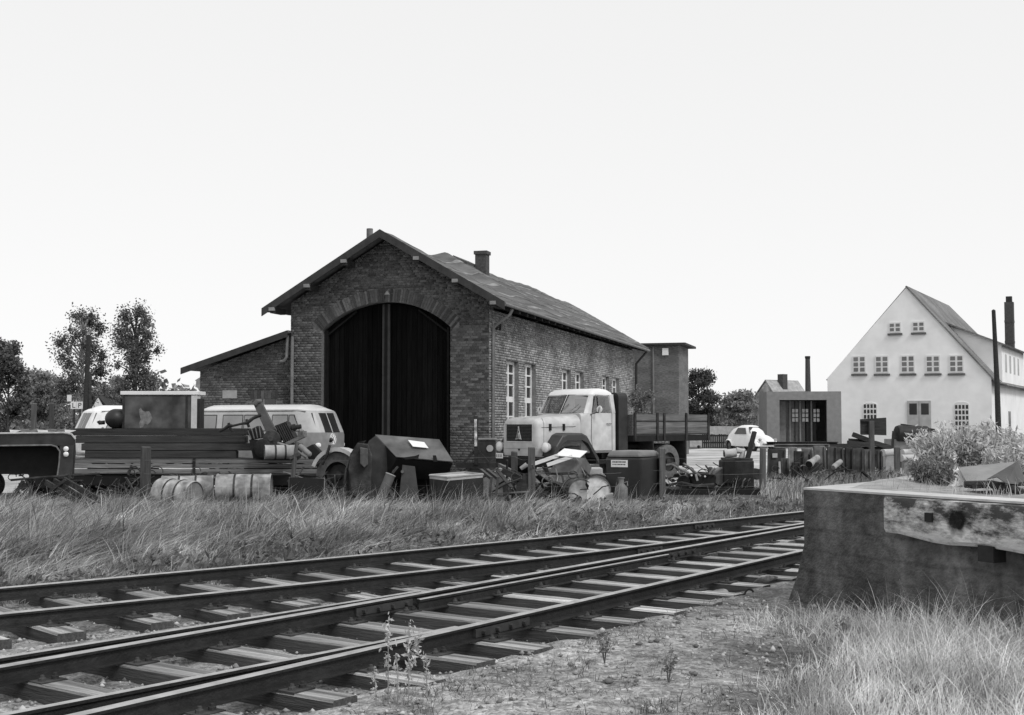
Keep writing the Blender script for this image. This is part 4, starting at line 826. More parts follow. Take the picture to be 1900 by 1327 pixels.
for s_ in (-1, 1):
    for k in range(3):
        g = MB(); z0 = 1.285 + k * .20; y0_ = 1.12 * s_; g.box(-6.82, -3.45, *sorted((y0_, y0_ + .035 * s_)), z0, z0 + .185); g.build('side_board', mat('bed_board', .13, .45, 4, .9, .3, 20, objr=.3, stretch=(.4, 5, 6)), tr)
    for x in (-3.48, -4.45, -4.75, -5.75, -6.8): g = MB(); g.box(x - .04, x + .04, *sorted((1.157 * s_, 1.19 * s_)), 1.12, 1.92); g.build('bed_stake', M_IRON, tr)
    for zz in (1.29, 1.66): g = MB(); g.box(-6.82, -3.45, *sorted((1.156 * s_, 1.172 * s_)), zz, zz + .03); g.build('hinge_strap', M_IRON, tr)
    g = MB(); g.lathe([(0, .05), (1, .05)], (-6.9, .7 * s_, .9), (-6.95, .7 * s_, .9), 10); g.build('tail_light', M_STEEL, tr)
for x in (-3.44, -6.86): g = MB(); g.box(x - .03, x + .03, -1.12, 1.12, 1.28, 1.86); g.build('tail_board', M_TIMBER, tr)

# ================================================================== SCRAP IN THE YARD
class J:
    """one scrap thing: root at the ground under photo column px at distance d; x(), z() turn photo pixels into its own metres"""
    def __init__(s, name, label, cat, px, d, group=None, rz=0.):
        s.d = d; s.px = px; s.g = gp(px, 0, d); s.r = thing(name, label, cat, s.g, rz, group)
    def x(s, px): return (px - s.px) * s.d / F
    def z(s, py): return HC - (py - 784) * s.d / F - s.g[2]
    def p(s, px, py, y=0.0):      # a photo point, y metres behind the root's distance
        d = s.d + y; q = D(px, py, d); return Vector((q[0] - s.g[0], q[1] - s.g[1], q[2] - s.g[2]))
    def part(s, mb, name, m, smooth=False, bevel=0, parent=None): return mb.build(name, m, parent or s.r, smooth, bevel)
    def plate(s, name, pts, m, th=.012, bevel=0, parent=None):   # pts: (px, py, y)
        P = [s.p(*q) for q in pts]; n = (P[1] - P[0]).cross(P[2] - P[0]).normalized(); mb = MB(); mb.prism(P, n * th); return s.part(mb, name, m, bevel=bevel, parent=parent)

# wrecked car body at the left
j = J('wrecked_car', 'dark wrecked car body with pale edges and round tail lights, by the plank stack', 'car', 60, 24.2)
M_WRK = mat('wreck_paint', .022, .5, 4, .35, .1, spec=.5, blotch=.4, bl_scale=2); M_WRKE = mat('wreck_edge', .40, .4, 8, .5, .1)
mb = MB(); o_ = [(-60, 806), (120, 803), (134, 806), (140, 815), (141, 840), (136, 888), (128, 893), (126, 893), (126, 828), (-60, 828)]
mb.prism([j.p(a, b, 0) for a, b in o_], (-.25, .55, -.06)); j.part(mb, 'body_shell', M_WRK, bevel=.02)
mb = MB(); mb.prism([j.p(a, b, .35) for a, b in ((-60, 826), (128, 826), (128, 893), (100, 905), (70, 905), (52, 880), (-60, 880))], (-.2, .5, 0)); j.part(mb, 'boot', M_CHAS)
mb = MB(); mb.tube([j.p(a, b, -.02) for a, b in ((-60, 805), (118, 803), (133, 806), (140, 815))], .018, 6); j.part(mb, 'roof_edge', M_WRKE)
mb = MB(); mb.tube([j.p(a, b, -.02) for a, b in ((-60, 828), (95, 826), (105, 829), (111, 838), (110, 858), (106, 885))], .016, 6); j.part(mb, 'boot_edge', mat('wreck_edge2', .16, .4, 8))
mb = MB(); mb.prism([j.p(a, b, -.015) for a, b in ((111, 828), (137, 826), (134, 888), (107, 888))], (0, .1, 0)); pn = j.part(mb, 'rear_panel', mat('wreck_panel', .04, .4, 5, .5))
for q in (833, 843): mb = MB(); c = j.p(123, q, -.02); mb.lathe([(0, .05), (.6, .05), (1, .03)], c, c + Vector((0, -.04, 0)), 14); j.part(mb, 'tail_light', mat('lens', .75), True, parent=pn)
mb = MB(); mb.tube([j.p(a, b, .5) for a, b in ((-40, 818), (60, 812), (130, 804))], .03, 6); j.part(mb, 'loose_strip', M_WRK)
for k in range(7):           # crumpled pale sheet thrown over the roof edge
    a = 20 + k * 17; yj = .1 + .15 * (k % 3); j.plate('torn_sheet', ((a, 806 - k % 2 * 3, yj), (a + 19, 804 - (k + 1) % 2 * 5, yj + .1), (a + 17, 799 - k % 3 * 2, yj + .35), (a - 2, 800 - (k + 1) % 3 * 2, yj + .3)), mat('torn_sheet', [.10, .45][0] if k < 3 else .10, .5, 8) if k % 3 else mat('torn_sheet_pale', .45, .3, 8), .008)
c = j.p(88, 893, .8); wheel_obj(j.r, (c.x, c.y, .30), (0, -1, 0), .30, .17, M_RUBBER, M_IRON)
c = j.p(-20, 893, .8); wheel_obj(j.r, (c.x, c.y, .30), (0, -1, 0), .30, .17, M_RUBBER, M_IRON)
mb = MB(); mb.tube([j.p(20, 891, -.25), j.p(75, 886, -.25), j.p(185, 879, -.2)], .022, 6); bar = J('iron_rod', 'long thin iron rod lying in the grass before the wrecked car', 'rod', 100, 23.9); bar.part(mb, 'rod', M_RUST); mb = MB(); c = Vector((0, 0, 0)); mb.lathe([(0, .04), (1, .04)], j.p(126, 880, -.27), j.p(130, 888, -.24), 8); bar.part(mb, 'collar', M_RUST)
for ch_ in bpy.data.objects:
    if ch_.parent == bar.r: ch_.location = Vector(j.g) - Vector(bar.g)
# diagonal lattice boards in the grass
j = J('lattice_board', 'dark slatted board leaning in the grass below the wrecked car', 'board', 140, 22.6)
for a, b in (((85, 895), (150, 935)), ((100, 892), (172, 938)), ((118, 890), (188, 930))): mb = MB(); mb.bar(j.p(*a, .25), j.p(*b, -.1), .05, .10); j.part(mb, 'slat', M_TIMBERD)
for a, b in (((92, 912), (122, 890)), ((160, 940), (188, 926))): mb = MB(); mb.bar(j.p(*a, .1), j.p(*b, .12), .04, .05); j.part(mb, 'crosspiece', M_TIMBERD)

# trailer with planks
j = J('flatbed_trailer', 'long low flatbed trailer with weathered side boards, loaded with beams', 'trailer', 365, 27.0)
TRZ = j.z(851)
for sec in ((128, 362), (365, 600)):
    for k, (ya, yb) in enumerate(((852, 859), (860, 868), (869, 878))):
        mb = MB(); mb.box(j.x(sec[0]), j.x(sec[1]), -.04, -.005, j.z(yb), j.z(ya) - .01); j.part(mb, 'side_board', mat('side_board', [.17, .30, .2][k] if k < 3 else .2, .5, 4, .9, .35, 18, objr=.35, stretch=(.4, 5, 7)))
mb = MB(); mb.box(j.x(128), j.x(600), 0, 2.1, TRZ - .07, TRZ); j.part(mb, 'deck', M_TIMBER)
mb = MB()
for yy in (.35, 1.6): mb.box(j.x(122), j.x(606), yy, yy + .12, j.z(898), j.z(879))
mb.box(j.x(135), j.x(600), .0, .06, j.z(900), j.z(879)); j.part(mb, 'chassis', M_CHAS)
for px in (175, 230, 478, 530):
    for yy in (.3, 1.8): wheel_obj(j.r, (j.x(px), yy, .33), (0, -1, 0), .33, .18, M_RUBBER, M_IRON)
for px in (128, 363, 600): mb = MB(); mb.box(j.x(px) - .03, j.x(px) + .03, -.065, -.042, j.z(879), j.z(850)); j.part(mb, 'stake', M_IRON)
for k, (a, b, yt, yb) in enumerate(((160, 442, 837, 850.5), (150, 466, 823, 836.5), (140, 455, 809, 822.5), (132, 461, 795, 808.5))):
    for m_ in range(3):
        q = J('timber_beam', ('dark beam in the ' + ('bottom', 'second', 'third', 'top')[k] + ' layer on the trailer, ' + ('row facing the track', 'middle row', 'row facing the shed')[m_]), 'beam', (a + b) / 2, 27.12 + m_ * .27, 'beams stacked on the trailer'); xa, xb = j.x(a) - j.x((a + b) / 2) + random.uniform(-.06, .06), j.x(b) - j.x((a + b) / 2) + random.uniform(-.1, .05)
        mb = MB(); mb.box(xa, xb, 0, .25, j.z(yb) + .004, j.z(yt)); q.part(mb, 'beam', mat('stack_timber', .048, .45, 3, .9, .4, 18, objr=.35, stretch=(.4, 5, 6)), bevel=.012)
        q.r.location.z = j.g[2]
# steel cabinet on the beams
q = J('steel_cabinet', 'rusty steel cabinet with white rim and pale stain, standing on the beams', 'cabinet', 296, 27.15); q.r.location.z = j.g[2]; q.g = (q.g[0], q.g[1], j.g[2])
mb = MB(); mb.box(q.x(227), q.x(355), .0, .62, q.z(795), q.z(733)); q.part(mb, 'body', mat('cabinet_steel', .065, .4, 3, .6, .15, blotch=.55, bl_scale=2.2), bevel=.01)
mb = MB(); mb.box(q.x(224), q.x(368), -.03, .66, q.z(732.8), q.z(726)); q.part(mb, 'top_rim', M_WHITE, bevel=.008)
mb = MB(); mb.box(q.x(355.2), q.x(366), -.01, .3, q.z(795), q.z(733)); q.part(mb, 'corner_panel', mat('cabinet_white', .5, .15), bevel=.005)
mb = MB(); mb.box(q.x(366.3), q.x(371), .0, .4, q.z(795), q.z(740)); q.part(mb, 'side_post', M_IRON)
P = [(258, 760), (262, 757), (265, 762), (270, 764), (277, 763), (281, 769), (283, 776), (280, 783), (275, 788), (270, 787), (266, 793), (261, 794), (259, 786), (262, 778), (260, 770)]
mb = MB(); mb.prism([(q.x(a), -.004, q.z(b)) for a, b in P], (0, .003, 0)); q.part(mb, 'paint_stain', mat('stain', .17, .5, 12))
mb = MB(); mb.box(q.x(228), q.x(232), -.012, -.002, q.z(794), q.z(735)); mb.box(q.x(345), q.x(349), -.012, -.002, q.z(794), q.z(735)); q.part(mb, 'seam', M_IRON)
# gas tank on the beams
q = J('gas_tank', 'dark dome-ended pressure tank beside the steel cabinet', 'tank', 207, 27.0); q.r.location.z = j.g[2]; q.g = (q.g[0], q.g[1], j.g[2])
zc = q.z(778); rr = q.x(207 + 18.5); zc = q.z(795.5) + rr
mb = MB(); mb.lathe([(0, .03), (.03, rr * .5), (.1, rr * .85), (.22, rr), (.95, rr), (1, rr * .6)], (0, 0, zc), (.1, .9, zc), 24); q.part(mb, 'shell', mat('tank_paint', .018, .3, 4, .5, .08, spec=.4), 50)
mb = MB(); mb.tube([(-rr, .25, zc - .08), (-rr - .1, .2, zc - .09), (-rr - .12, .2, zc - .05)], .045, 8); q.part(mb, 'valve', M_RUST)
# scrapped engine on the trailer's end
q = J('scrapped_engine', 'scrapped engine with pulley wheel, belt chute and twisted shaft on the trailer end', 'engine', 500, 26.6); q.r.location.z = j.g[2]; q.g = (q.g[0], q.g[1], j.g[2])
mb = MB()
ca = [q.p(471, 752, .35), q.p(484, 744, .35), q.p(512, 800, .35), q.p(498, 812, .35)]; mb.prism(ca, (0, .12, 0)); mb.tube([q.p(472, 752, .33), q.p(477, 745, .35), q.p(485, 745, .4)], .06, 8); q.part(mb, 'chute', mat('chute_metal', .09, .3, 5, .55), bevel=.01)
mb = MB(); c = q.p(503, 815, .1); mb.lathe([(0, .19), (.3, .205), (.35, .13), (.65, .13), (.7, .205), (1, .19)], c, c + Vector((.03, .16, 0)), 22); mb.lathe([(0, .05), (1, .05)], c + Vector((0, -.06, 0)), c + Vector((0, .2, 0)), 10); q.part(mb, 'pulley', M_RUST, True)
mb = MB(); mb.prism([q.p(a, b, .15) for a, b in ((509, 790), (532, 782), (548, 812), (527, 824))], (0, .4, 0)); q.part(mb, 'engine_block', M_IRON, bevel=.02)
for k in range(6): mb = MB(); f_ = k / 5; mb.bar(q.p(513 + 18 * f_, 788 - 7 * f_ + 1, .12), q.p(529 + 18 * f_, 821 - 8 * f_, .12), .05, .025); q.part(mb, 'cooling_fin', M_RUST)
mb = MB(); c = q.p(540, 794, .15); mb.lathe([(0, .05), (1, .05)], c, c + Vector((.22, -.02, .03)), 10); mb.lathe([(0, .08), (1, .07)], c + Vector((.04, 0, .0)), c + Vector((.1, -.01, .02)), 10); q.part(mb, 'carburettor', M_IRON)
mb = MB(); mb.prism([q.p(a, b, .25) for a, b in ((458, 800), (478, 790), (488, 812), (465, 816))], (0, .35, 0)); q.part(mb, 'gearbox', M_IRON, bevel=.015)
for k in range(4): mb = MB(); mb.bar(q.p(460 + k * 7, 799 - k * 3, .22), q.p(466 + k * 6, 815 - k, .22), .02, .02); q.part(mb, 'cooling_fin', M_STEEL)
mb = MB(); mb.tube([q.p(a, b, .2) for a, b in ((407, 800), (416, 796), (425, 790), (433, 790), (450, 786), (458, 785), (470, 776), (484, 770))], [.04, .03, .045, .025, .025, .045, .035, .04], 8); mb.tube([q.p(424, 785, .2), q.p(428, 796, .2), q.p(432, 801, .2)], .03, 6); mb.tube([q.p(457, 778, .2), q.p(462, 793, .2)], .03, 6); q.part(mb, 'crankshaft', M_IRON, True)
mb = MB(); mb.bar(q.p(532, 824, -.05), q.p(566, 808, -.1), .12, .07); mb.bar(q.p(556, 806, 0), q.p(566, 805, -.1), .1, .12); q.part(mb, 'mount', M_TIMBER)
mb = MB(); mb.prism([q.p(a, b, .2) for a, b in ((462, 816), (556, 824), (552, 851), (470, 851))], (0, .45, 0)); q.part(mb, 'bed_frame', M_CHAS)
mb = MB(); mb.tube([q.p(515, 822, -.1), q.p(530, 826, -.12), q.p(548, 834, -.1), q.p(568, 850, -.1)], .025, 7); mb.tube([q.p(500, 830, -.1), q.p(510, 836, -.12), q.p(522, 830, -.1)], .02, 6); q.part(mb, 'hose', M_STEEL)
c = q.p(487, 832, .0); mb = MB(); mb.lathe([(0, .13), (.15, .20), (.85, .20), (1, .13)], c + Vector((-.03, 0, .0)), c + Vector((.05, .18, 0)), 20); q.part(mb, 'roller', M_RUBBER, True)
# pale drum on the trailer
q = J('oil_drum', 'pale oil drum lying on the trailer deck below the scrapped engine', 'drum', 520, 26.3); q.r.location.z = j.g[2]; q.g = (q.g[0], q.g[1], j.g[2])
def drum(par, a, b, r, m_side, m_end=None):
    mb = MB(); mb.lathe([(0, r * .97), (0, r), (.02, r * 1.03), (.04, r), (.32, r), (.34, r * 1.04), (.36, r), (.64, r), (.66, r * 1.04), (.68, r), (.96, r), (.98, r * 1.03), (1, r), (1, r * .97)], a, b, 26, cap=False); o = mb.build('shell', m_side, par, 45)
    a, b = Vector(a), Vector(b); d_ = (b - a).normalized()
    for e, s_ in ((a, 1), (b, -1)): mb = MB(); mb.lathe([(0, r * .98), (1, r * .98)], e + d_ * (s_ * .02), e + d_ * (s_ * .03), 26); mb.build('drum_head', m_end or m_side, par)
    for t_ in (.34, .66): mb = MB(); p_ = a.lerp(b, t_); mb.lathe([(0, r * 1.03), (.5, r * 1.06), (1, r * 1.03)], p_ - d_ * .02, p_ + d_ * .02, 26, cap=False); mb.build('hoop', M_RUST, par, True)
M_DRW = mat('pale_drum', .28, .4, 6, .75, .15, blotch=.45, bl_scale=4); M_DRR = mat('rusty_drum', .10, .45, 6, .8, .2, blotch=.4, bl_scale=3)
za = q.z(852); drum(q.r, (q.x(492), 0, za + .15), (q.x(546), .2, za + .15), .15, mat('drum_grey', .3, .3, 5, .7, .1, blotch=.3, bl_scale=3))
# wheel with mudguard
q = J('axle_wheel', 'large rubber-tyred wheel under a pale curved mudguard', 'wheel', 630, 25.6)
ax = Vector((-.30, -.95, 0)).normalized(); c = Vector((0, .12, .50)); wheel_obj(q.r, c, ax, .50, .24, M_RUBBERG, M_IRON, .56)
mb = MB(); lat = Vector((-ax.y, ax.x, 0)); lat = lat if lat.x > 0 else -lat
for k in range(12):
    a0_, a1_ = math.radians(20 + k * 11.7), math.radians(20 + (k + 1) * 11.7)
    pt = lambda a, r, w_: c + lat * (math.cos(a) * r) + Vector((0, 0, math.sin(a) * r)) + ax * w_
    mb.hexa([pt(a0_, .55, -.16), pt(a0_, .55, .19), pt(a1_, .55, .19), pt(a1_, .55, -.16), pt(a0_, .575, -.16), pt(a0_, .575, .19), pt(a1_, .575, .19), pt(a1_, .575, -.16)])
    mb.hexa([pt(a0_, .50, .185), pt(a0_, .50, .20), pt(a1_, .50, .20), pt(a1_, .50, .185), pt(a0_, .575, .185), pt(a0_, .58, .20), pt(a1_, .58, .20), pt(a1_, .575, .185)])
q.part(mb, 'mudguard', mat('mudguard_pale', .42, .25, 5, .6, .1))
mb = MB(); mb.lathe([(0, .06), (1, .06)], c - ax * 1.5, c, 10); mb.box(-.5, -.2, .3, .9, .3, .75); q.part(mb, 'axle', M_CHAS)
mb = MB(); mb.tube([q.p(598, 862, 0), q.p(606, 845, -.05), q.p(612, 826, -.05)], .03, 7); c2 = q.p(613, 820, -.05); mb.lathe([(0, .03), (1, .045)], c2, c2 + Vector((.03, -.03, .06)), 10); q.part(mb, 'brake_lever', M_IRON)
q = J('exhaust_silencer', 'dented exhaust silencer lying on the trailer end beside the wheel', 'silencer', 578, 26.0); q.r.location.z = j.g[2]; q.g = (q.g[0], q.g[1], j.g[2])
mb = MB(); mb.lathe([(0, .03), (.1, .06), (.9, .06), (1, .03)], q.p(555, 826, 0), q.p(577, 846, -.05), 12); q.part(mb, 'pipe', M_STEEL, True)
mb = MB(); mb.prism([q.p(a, b, .05) for a, b in ((566, 832), (580, 824), (594, 838), (594, 852), (572, 852))], (0, .3, 0)); q.part(mb, 'casing', M_CHAS, bevel=.02)
# white drums in the grass
for k, (pa, pb, py, d, lab) in enumerate((((293, 0.35), (386, .55), 912, 24.5, 'pale oil drum in the grass beneath the trailer, behind another drum'), ((300, .0), (372, -.35), 922, 24.0, 'pale hooped oil drum tilted towards the track below the trailer'), ((400, .2), (500, .3), 918, 24.3, 'pale oil drum lying alone in the grass, next to the black steel plate'))):
    q = J('oil_drum', lab, 'drum', (pa[0] + pb[0]) / 2, d); r_ = .28
    drum(q.r, (q.x(pa[0]), pa[1], r_ - .02), (q.x(pb[0]), pb[1], r_ - (.02 if k != 1 else .06)), r_, M_DRW, M_STEEL)
# black steel plate with stake
q = J('steel_plate', 'square black steel plate standing upright in the grass', 'plate', 567, 22.6)
q.plate('sheet', ((534, 955, -.05), (600, 955, -.12), (602, 888, .02), (537, 886, .09)), M_CHAS, .02)
mb = MB(); mb.tube([q.p(534, 955, -.06), q.p(537, 886, .08), q.p(602, 888, .01), q.p(600, 955, -.13)], .012, 5); q.part(mb, 'edge', M_STEEL)
q = J('wooden_stake', 'leaning wooden stake behind the black steel plate', 'stake', 545, 23.4)
mb = MB(); mb.tube([(-.05, 0, -.1), (.0, .03, .6), (q.x(551), .05, q.z(820))], [.045, .045, .035], 7); q.part(mb, 'shaft', M_POST); mb = MB(); mb.bar((q.x(538), .02, q.z(850)), (q.x(556), .02, q.z(842)), .03, .06); q.part(mb, 'crosspiece', M_POST)
# curved bucket side plates and tipped skip
q = J('bucket_shell', 'dark curved steel bucket shell standing on end beside the tipped skip', 'bucket', 665, 23.6)
mb = MB(); mb.prism([q.p(a, b, .1) for a, b in ((663, 822), (683, 824), (690, 846), (688, 912), (682, 930), (664, 930), (652, 912), (646, 870), (650, 842))], (0, .05, 0)); q.part(mb, 'side_plate', M_RUST, bevel=.015)
mb = MB(); ps = [(663, 822), (650, 842), (640, 872), (637, 900), (640, 928)]
for (a, b), (c_, d_) in zip(ps, ps[1:]):
    A_, B_ = q.p(a, b, .1), q.p(c_, d_, .1); o_ = Vector((.05, .75, .02)); mb.hexa([A_, B_, B_ + o_, A_ + o_, A_ + Vector((.03, 0, .02)), B_ + Vector((.03, 0, .01)), B_ + o_ + Vector((.03, 0, .01)), A_ + o_ + Vector((.03, 0, .02))])
q.part(mb, 'back_plate', M_RUST)
mb = MB(); mb.prism([q.p(a, b, .0) for a, b in ((668, 830), (682, 833), (682, 862), (676, 868), (668, 860))], (0, .1, 0)); q.part(mb, 'lug', mat('lug', .085, .4, 8), bevel=.01)
q = J('tipped_skip', 'big dark steel skip tipped over, a white paper sheet on its sloping top', 'skip', 760, 23.8); M_SK = mat('skip_steel', .05, .4, 4, .6, .12, blotch=.35, bl_scale=2.5)
q.plate('top_plate', ((696, 808, .45), (815, 817, .45), (841, 858, -.15), (735, 849, -.15)), mat('skip_top_lit', .095, .3, 4, .55, .1, blotch=.35, bl_scale=2.5), -.02)  # top plate's paler steel has the light on it put into the colour
mb = MB(); mb.prism([q.p(a, b, .15) for a, b in ((697, 808), (735, 849), (722, 882), (708, 905), (700, 930), (676, 930), (676, 835), (684, 818))], (.02, .03, 0)); q.part(mb, 'end_plate', M_SK, bevel=.01)
mb = MB(); mb.hexa([q.p(736, 851, -.12), q.p(840, 860, -.12), q.p(826, 890, .2), q.p(716, 888, .2), q.p(697, 811, .44), q.p(815, 820, .44), q.p(815, 860, .9), q.p(700, 850, .9)]); q.part(mb, 'hollow', M_CHAS)  # dark block stands in for shade under the overhang
mb = MB(); mb.prism([q.p(a, b, .5) for a, b in ((690, 860), (826, 862), (815, 940), (695, 940))], (0, .4, 0)); q.part(mb, 'back_plate', M_CHAS)
mb = MB(); mb.prism([q.p(a, b, -.16) for a, b in ((748, 849), (770, 846), (778, 843), (776, 851), (752, 853))], (0, .02, 0)); mb.prism([q.p(a, b, -.16) for a, b in ((803, 845), (809, 845), (812, 857), (804, 857))], (0, .02, 0)); q.part(mb, 'torn_edge', M_CHAS)
P = [q.p(757, 819, .27), q.p(787, 823, .25), q.p(795, 834, .11), q.p(766, 831, .10)]; n = (P[1] - P[0]).cross(P[3] - P[0]).normalized(); n = n if n.z > 0 else -n; mb = MB(); mb.prism([p + n * .03 for p in P], n * .002); q.part(mb, 'paper_sheet', M_WHITE)
q = J('steel_tube', 'open steel tube leaning under the tipped skip', 'tube', 712, 23.2)
mb = MB(); a, b = q.p(704, 932, 0), q.p(725, 880, .1); ax_ = (b - a); mb.lathe([(0, .095), (1, .095), (1, .075), (.2, .075)], a, b, 18); q.part(mb, 'pipe', mat('tube_steel', .09, .4, 6, .6), 50); mb = MB(); mb.lathe([(0, .1), (1, .1)], b - ax_.normalized() * .02, b, 18, cap=False); q.part(mb, 'rim', mat('tube_rim', .35, .2), True)
mb = MB(); mb.bar(q.p(728, 878, .1), q.p(738, 866, .15), .05, .03); q.part(mb, 'handle', M_RUST)
q = J('hatch_plate', 'dark tapered iron plate leaning below the skip edge', 'plate', 757, 23.5)
q.plate('sheet', ((740, 930, 0), (778, 930, 0), (770, 866, .2), (747, 863, .2)), mat('hatch', .035, .4, 6, .5), .02); mb = MB(); c = q.p(747, 876, .12); mb.lathe([(0, .03), (1, .03)], c, c + Vector((0, -.06, .01)), 10); q.part(mb, 'knob', M_STEEL)
q = J('metal_bin', 'open dark sheet-metal bin with a pale rim, coloured as if lit', 'bin', 845, 22.8)
A_, B_, C_, D_ = q.p(797, 882, .12), q.p(830, 886, -.25), q.p(896, 880, .05), q.p(862, 877, .42)
for nm, (a, b) in (('panel', (A_, B_)), ('panel', (B_, C_)), ('panel', (C_, D_)), ('panel', (D_, A_))):
    mb = MB(); mb.prism([a, b, Vector((b.x, b.y, -.05)), Vector((a.x, a.y, -.05))], (.008, .012, 0)); q.part(mb, nm, M_IRON)
mb = MB(); mb.tube([A_, B_, C_, D_, A_], .02, 6); q.part(mb, 'rim', M_STONE); mb = MB(); mb.add([A_ - Vector((0, 0, .06)), B_ - Vector((0, 0, .06)), C_ - Vector((0, 0, .06)), D_ - Vector((0, 0, .06))], [(0, 1, 2, 3)]); o = q.part(mb, 'rubble', M_CONCL); o.modifiers.new('t', 'SOLIDIFY').thickness = .05  # pale grey on the rim stands in for light along the edge
# hitch frame with painted post
q = J('hitch_frame', 'A-braced iron tow frame with a patchy white upright post', 'frame', 884, 25.6); zb = q.z(862)
mb = MB(); mb.box(q.x(845), q.x(926), 0, .08, zb - .06, zb + .04); q.part(mb, 'crossbeam', M_IRON)
mb = MB(); mb.bar((q.x(884), 0, zb), (q.x(883), 0, q.z(772)), .09, .05, (0, 1, 0)); q.part(mb, 'post', M_IRON)
mb = MB(); mb.bar((q.x(883), -.035, q.z(828)), (q.x(882.5), -.035, q.z(778)), .055, .02, (0, 1, 0)); q.part(mb, 'white_marking', mat('flaked_white', .45, .6, 14, .8, .1, blotch=.6, bl_scale=9))
for px in (858, 909): mb = MB(); mb.bar((q.x(884), .02, q.z(833)), (q.x(px), .02, zb), .05, .05); q.part(mb, 'brace', M_IRON)
mb = MB(); mb.bar((q.x(926), 0, zb), (q.x(958), -.5, q.z(876)), .06, .06); q.part(mb, 'drawbar', M_STEEL)
for px in (872, 893): mb = MB(); mb.box(q.x(px) - .05, q.x(px) + .05, .0, .1, 0, zb - .061); q.part(mb, 'leg', M_IRON)
mb = MB(); mb.box(q.x(873), q.x(891), -.05, .2, q.z(885), zb - .062); q.part(mb, 'coupling_box', M_CHAS, bevel=.01)
q = J('fuel_pump', 'dark iron stove-like pump box with a round plate beside the truck', 'pump', 901, 32.0)
mb = MB(); mb.box(-.26, .26, 0, .5, 0, q.z(817)); q.part(mb, 'case', M_IRON, bevel=.03); mb = MB(); mb.box(-.29, .29, -.03, .53, q.z(817) + .001, q.z(813)); q.part(mb, 'lid', M_STEEL, bevel=.02); mb = MB(); c = (q.x(909), 0, q.z(832)); mb.lathe([(0, .09), (1, .085)], c, (c[0], -.03, c[2]), 16); q.part(mb, 'round_plate', M_STONE)
# small pale barrel and grab forks
q = J('oil_drum', 'pale dirty barrel behind the bent fork arms by the tow frame', 'drum', 916, 24.6); drum(q.r, (0, -.25, .30), (.12, .5, .32), .285, mat('dirty_pale', .3, .4, 5, .8, .2, blotch=.4, bl_scale=3))
q = J('fork_grab', 'dark bent fork arms reaching over the metal bin', 'grab', 910, 23.4)
for dx in (0, 12): mb = MB(); mb.bar(q.p(892 + dx, 872, .3), q.p(912 + dx, 888, 0), .06, .05); mb.bar(q.p(912 + dx, 887, 0), q.p(905 + dx, 948, -.05), .06, .05); q.part(mb, 'arm', mat('fork', .05, .4, 6, .5))
mb = MB(); mb.box(q.x(890), q.x(935), .0, .25, 0, .12); q.part(mb, 'base', M_CHAS)
q = J('timber_trestle', 'dark crossed timbers leaning between the fence posts', 'trestle', 945, 23.6)
for a, b in (((932, 873), (965, 888)), ((965, 886), (958, 955)), ((938, 900), (940, 955)), ((975, 880), (972, 955))): mb = MB(); mb.bar(q.p(*a, .1), q.p(*b, 0), .10, .11); q.part(mb, 'timber', M_TIMBERD)
mb = MB(); mb.bar(q.p(905, 917, -.1), q.p(982, 912, -.1), .05, .025); q.part(mb, 'rail', M_STEEL); mb = MB(); mb.prism([q.p(a, b, .12) for a, b in ((955, 902), (967, 893), (968, 898), (957, 907))], (0, .02, 0)); q.part(mb, 'label', M_WHITE)
# white bracket, hopper, pale blocks
q = J('white_sign_bracket', 'white painted metal bracket with a flat plate lying on the hopper', 'bracket', 1045, 24.7)
q.plate('plate', ((1030, 845, 0), (1047, 832, .35), (1090, 837, .3), (1076, 849, 0)), M_WHITE, .012)
for a, b in (((990, 861), (1036, 845)), ((1015, 863), (1062, 847))): mb = MB(); mb.bar(q.p(*a, 0), q.p(*b, .05), .06, .07); q.part(mb, 'arm', M_WHITE)
mb = MB(); mb.bar(q.p(968, 866, .05), q.p(992, 860, 0), .05, .04); mb.lathe([(0, .04), (1, .05)], q.p(966, 870, 0), q.p(978, 862, 0), 8); q.part(mb, 'socket', M_STONE)
q = J('steel_hopper', 'grey steel hopper with a pointed side and dark mouth behind the drums', 'hopper', 1055, 25.0); M_HOP = mat('hopper_steel', .17, .35, 5, .6, .1, blotch=.3, bl_scale=3)
A_, B_ = q.p(1022, 877, 0), q.p(1068, 877, -.05); T0, T1 = q.p(1030, 850, .2), q.p(1068, 848, .15)
mb = MB(); mb.prism([A_, B_, T1, T0], (0, .02, 0)); q.part(mb, 'front_plate', M_HOP); mb = MB(); mb.prism([B_, q.p(1060, 897, 0), q.p(1085, 900, .3), q.p(1096, 868, .5), q.p(1085, 850, .35), T1], (.02, .015, 0)); q.part(mb, 'side_plate', mat('hopper_side', .12, .35, 5, .6))
mb = MB(); mb.bar(T1, q.p(1086, 882, .25), .025, .02); q.part(mb, 'rib', M_STONE); mb = MB(); mb.prism([A_ + Vector((0, .1, 0)), B_ + Vector((0, .1, 0)), q.p(1062, 930, .1), q.p(1022, 930, .1)], (0, .4, 0)); q.part(mb, 'mouth', M_CHAS)
q = J('concrete_blocks', 'pale broken concrete blocks between the drums and the compressor', 'block', 1100, 25.6)
for a, b, c_, d_ in ((1078, 1100, 905, 886), (1098, 1122, 905, 882), (1090, 1118, 882, 868), (995, 1028, 905, 888)): mb = MB(); mb.box(q.x(a), q.x(b), random.uniform(0, .1), .45, q.z(c_) if c_ < 900 else 0, q.z(d_)); q.part(mb, 'block', M_CONCL, bevel=.03)
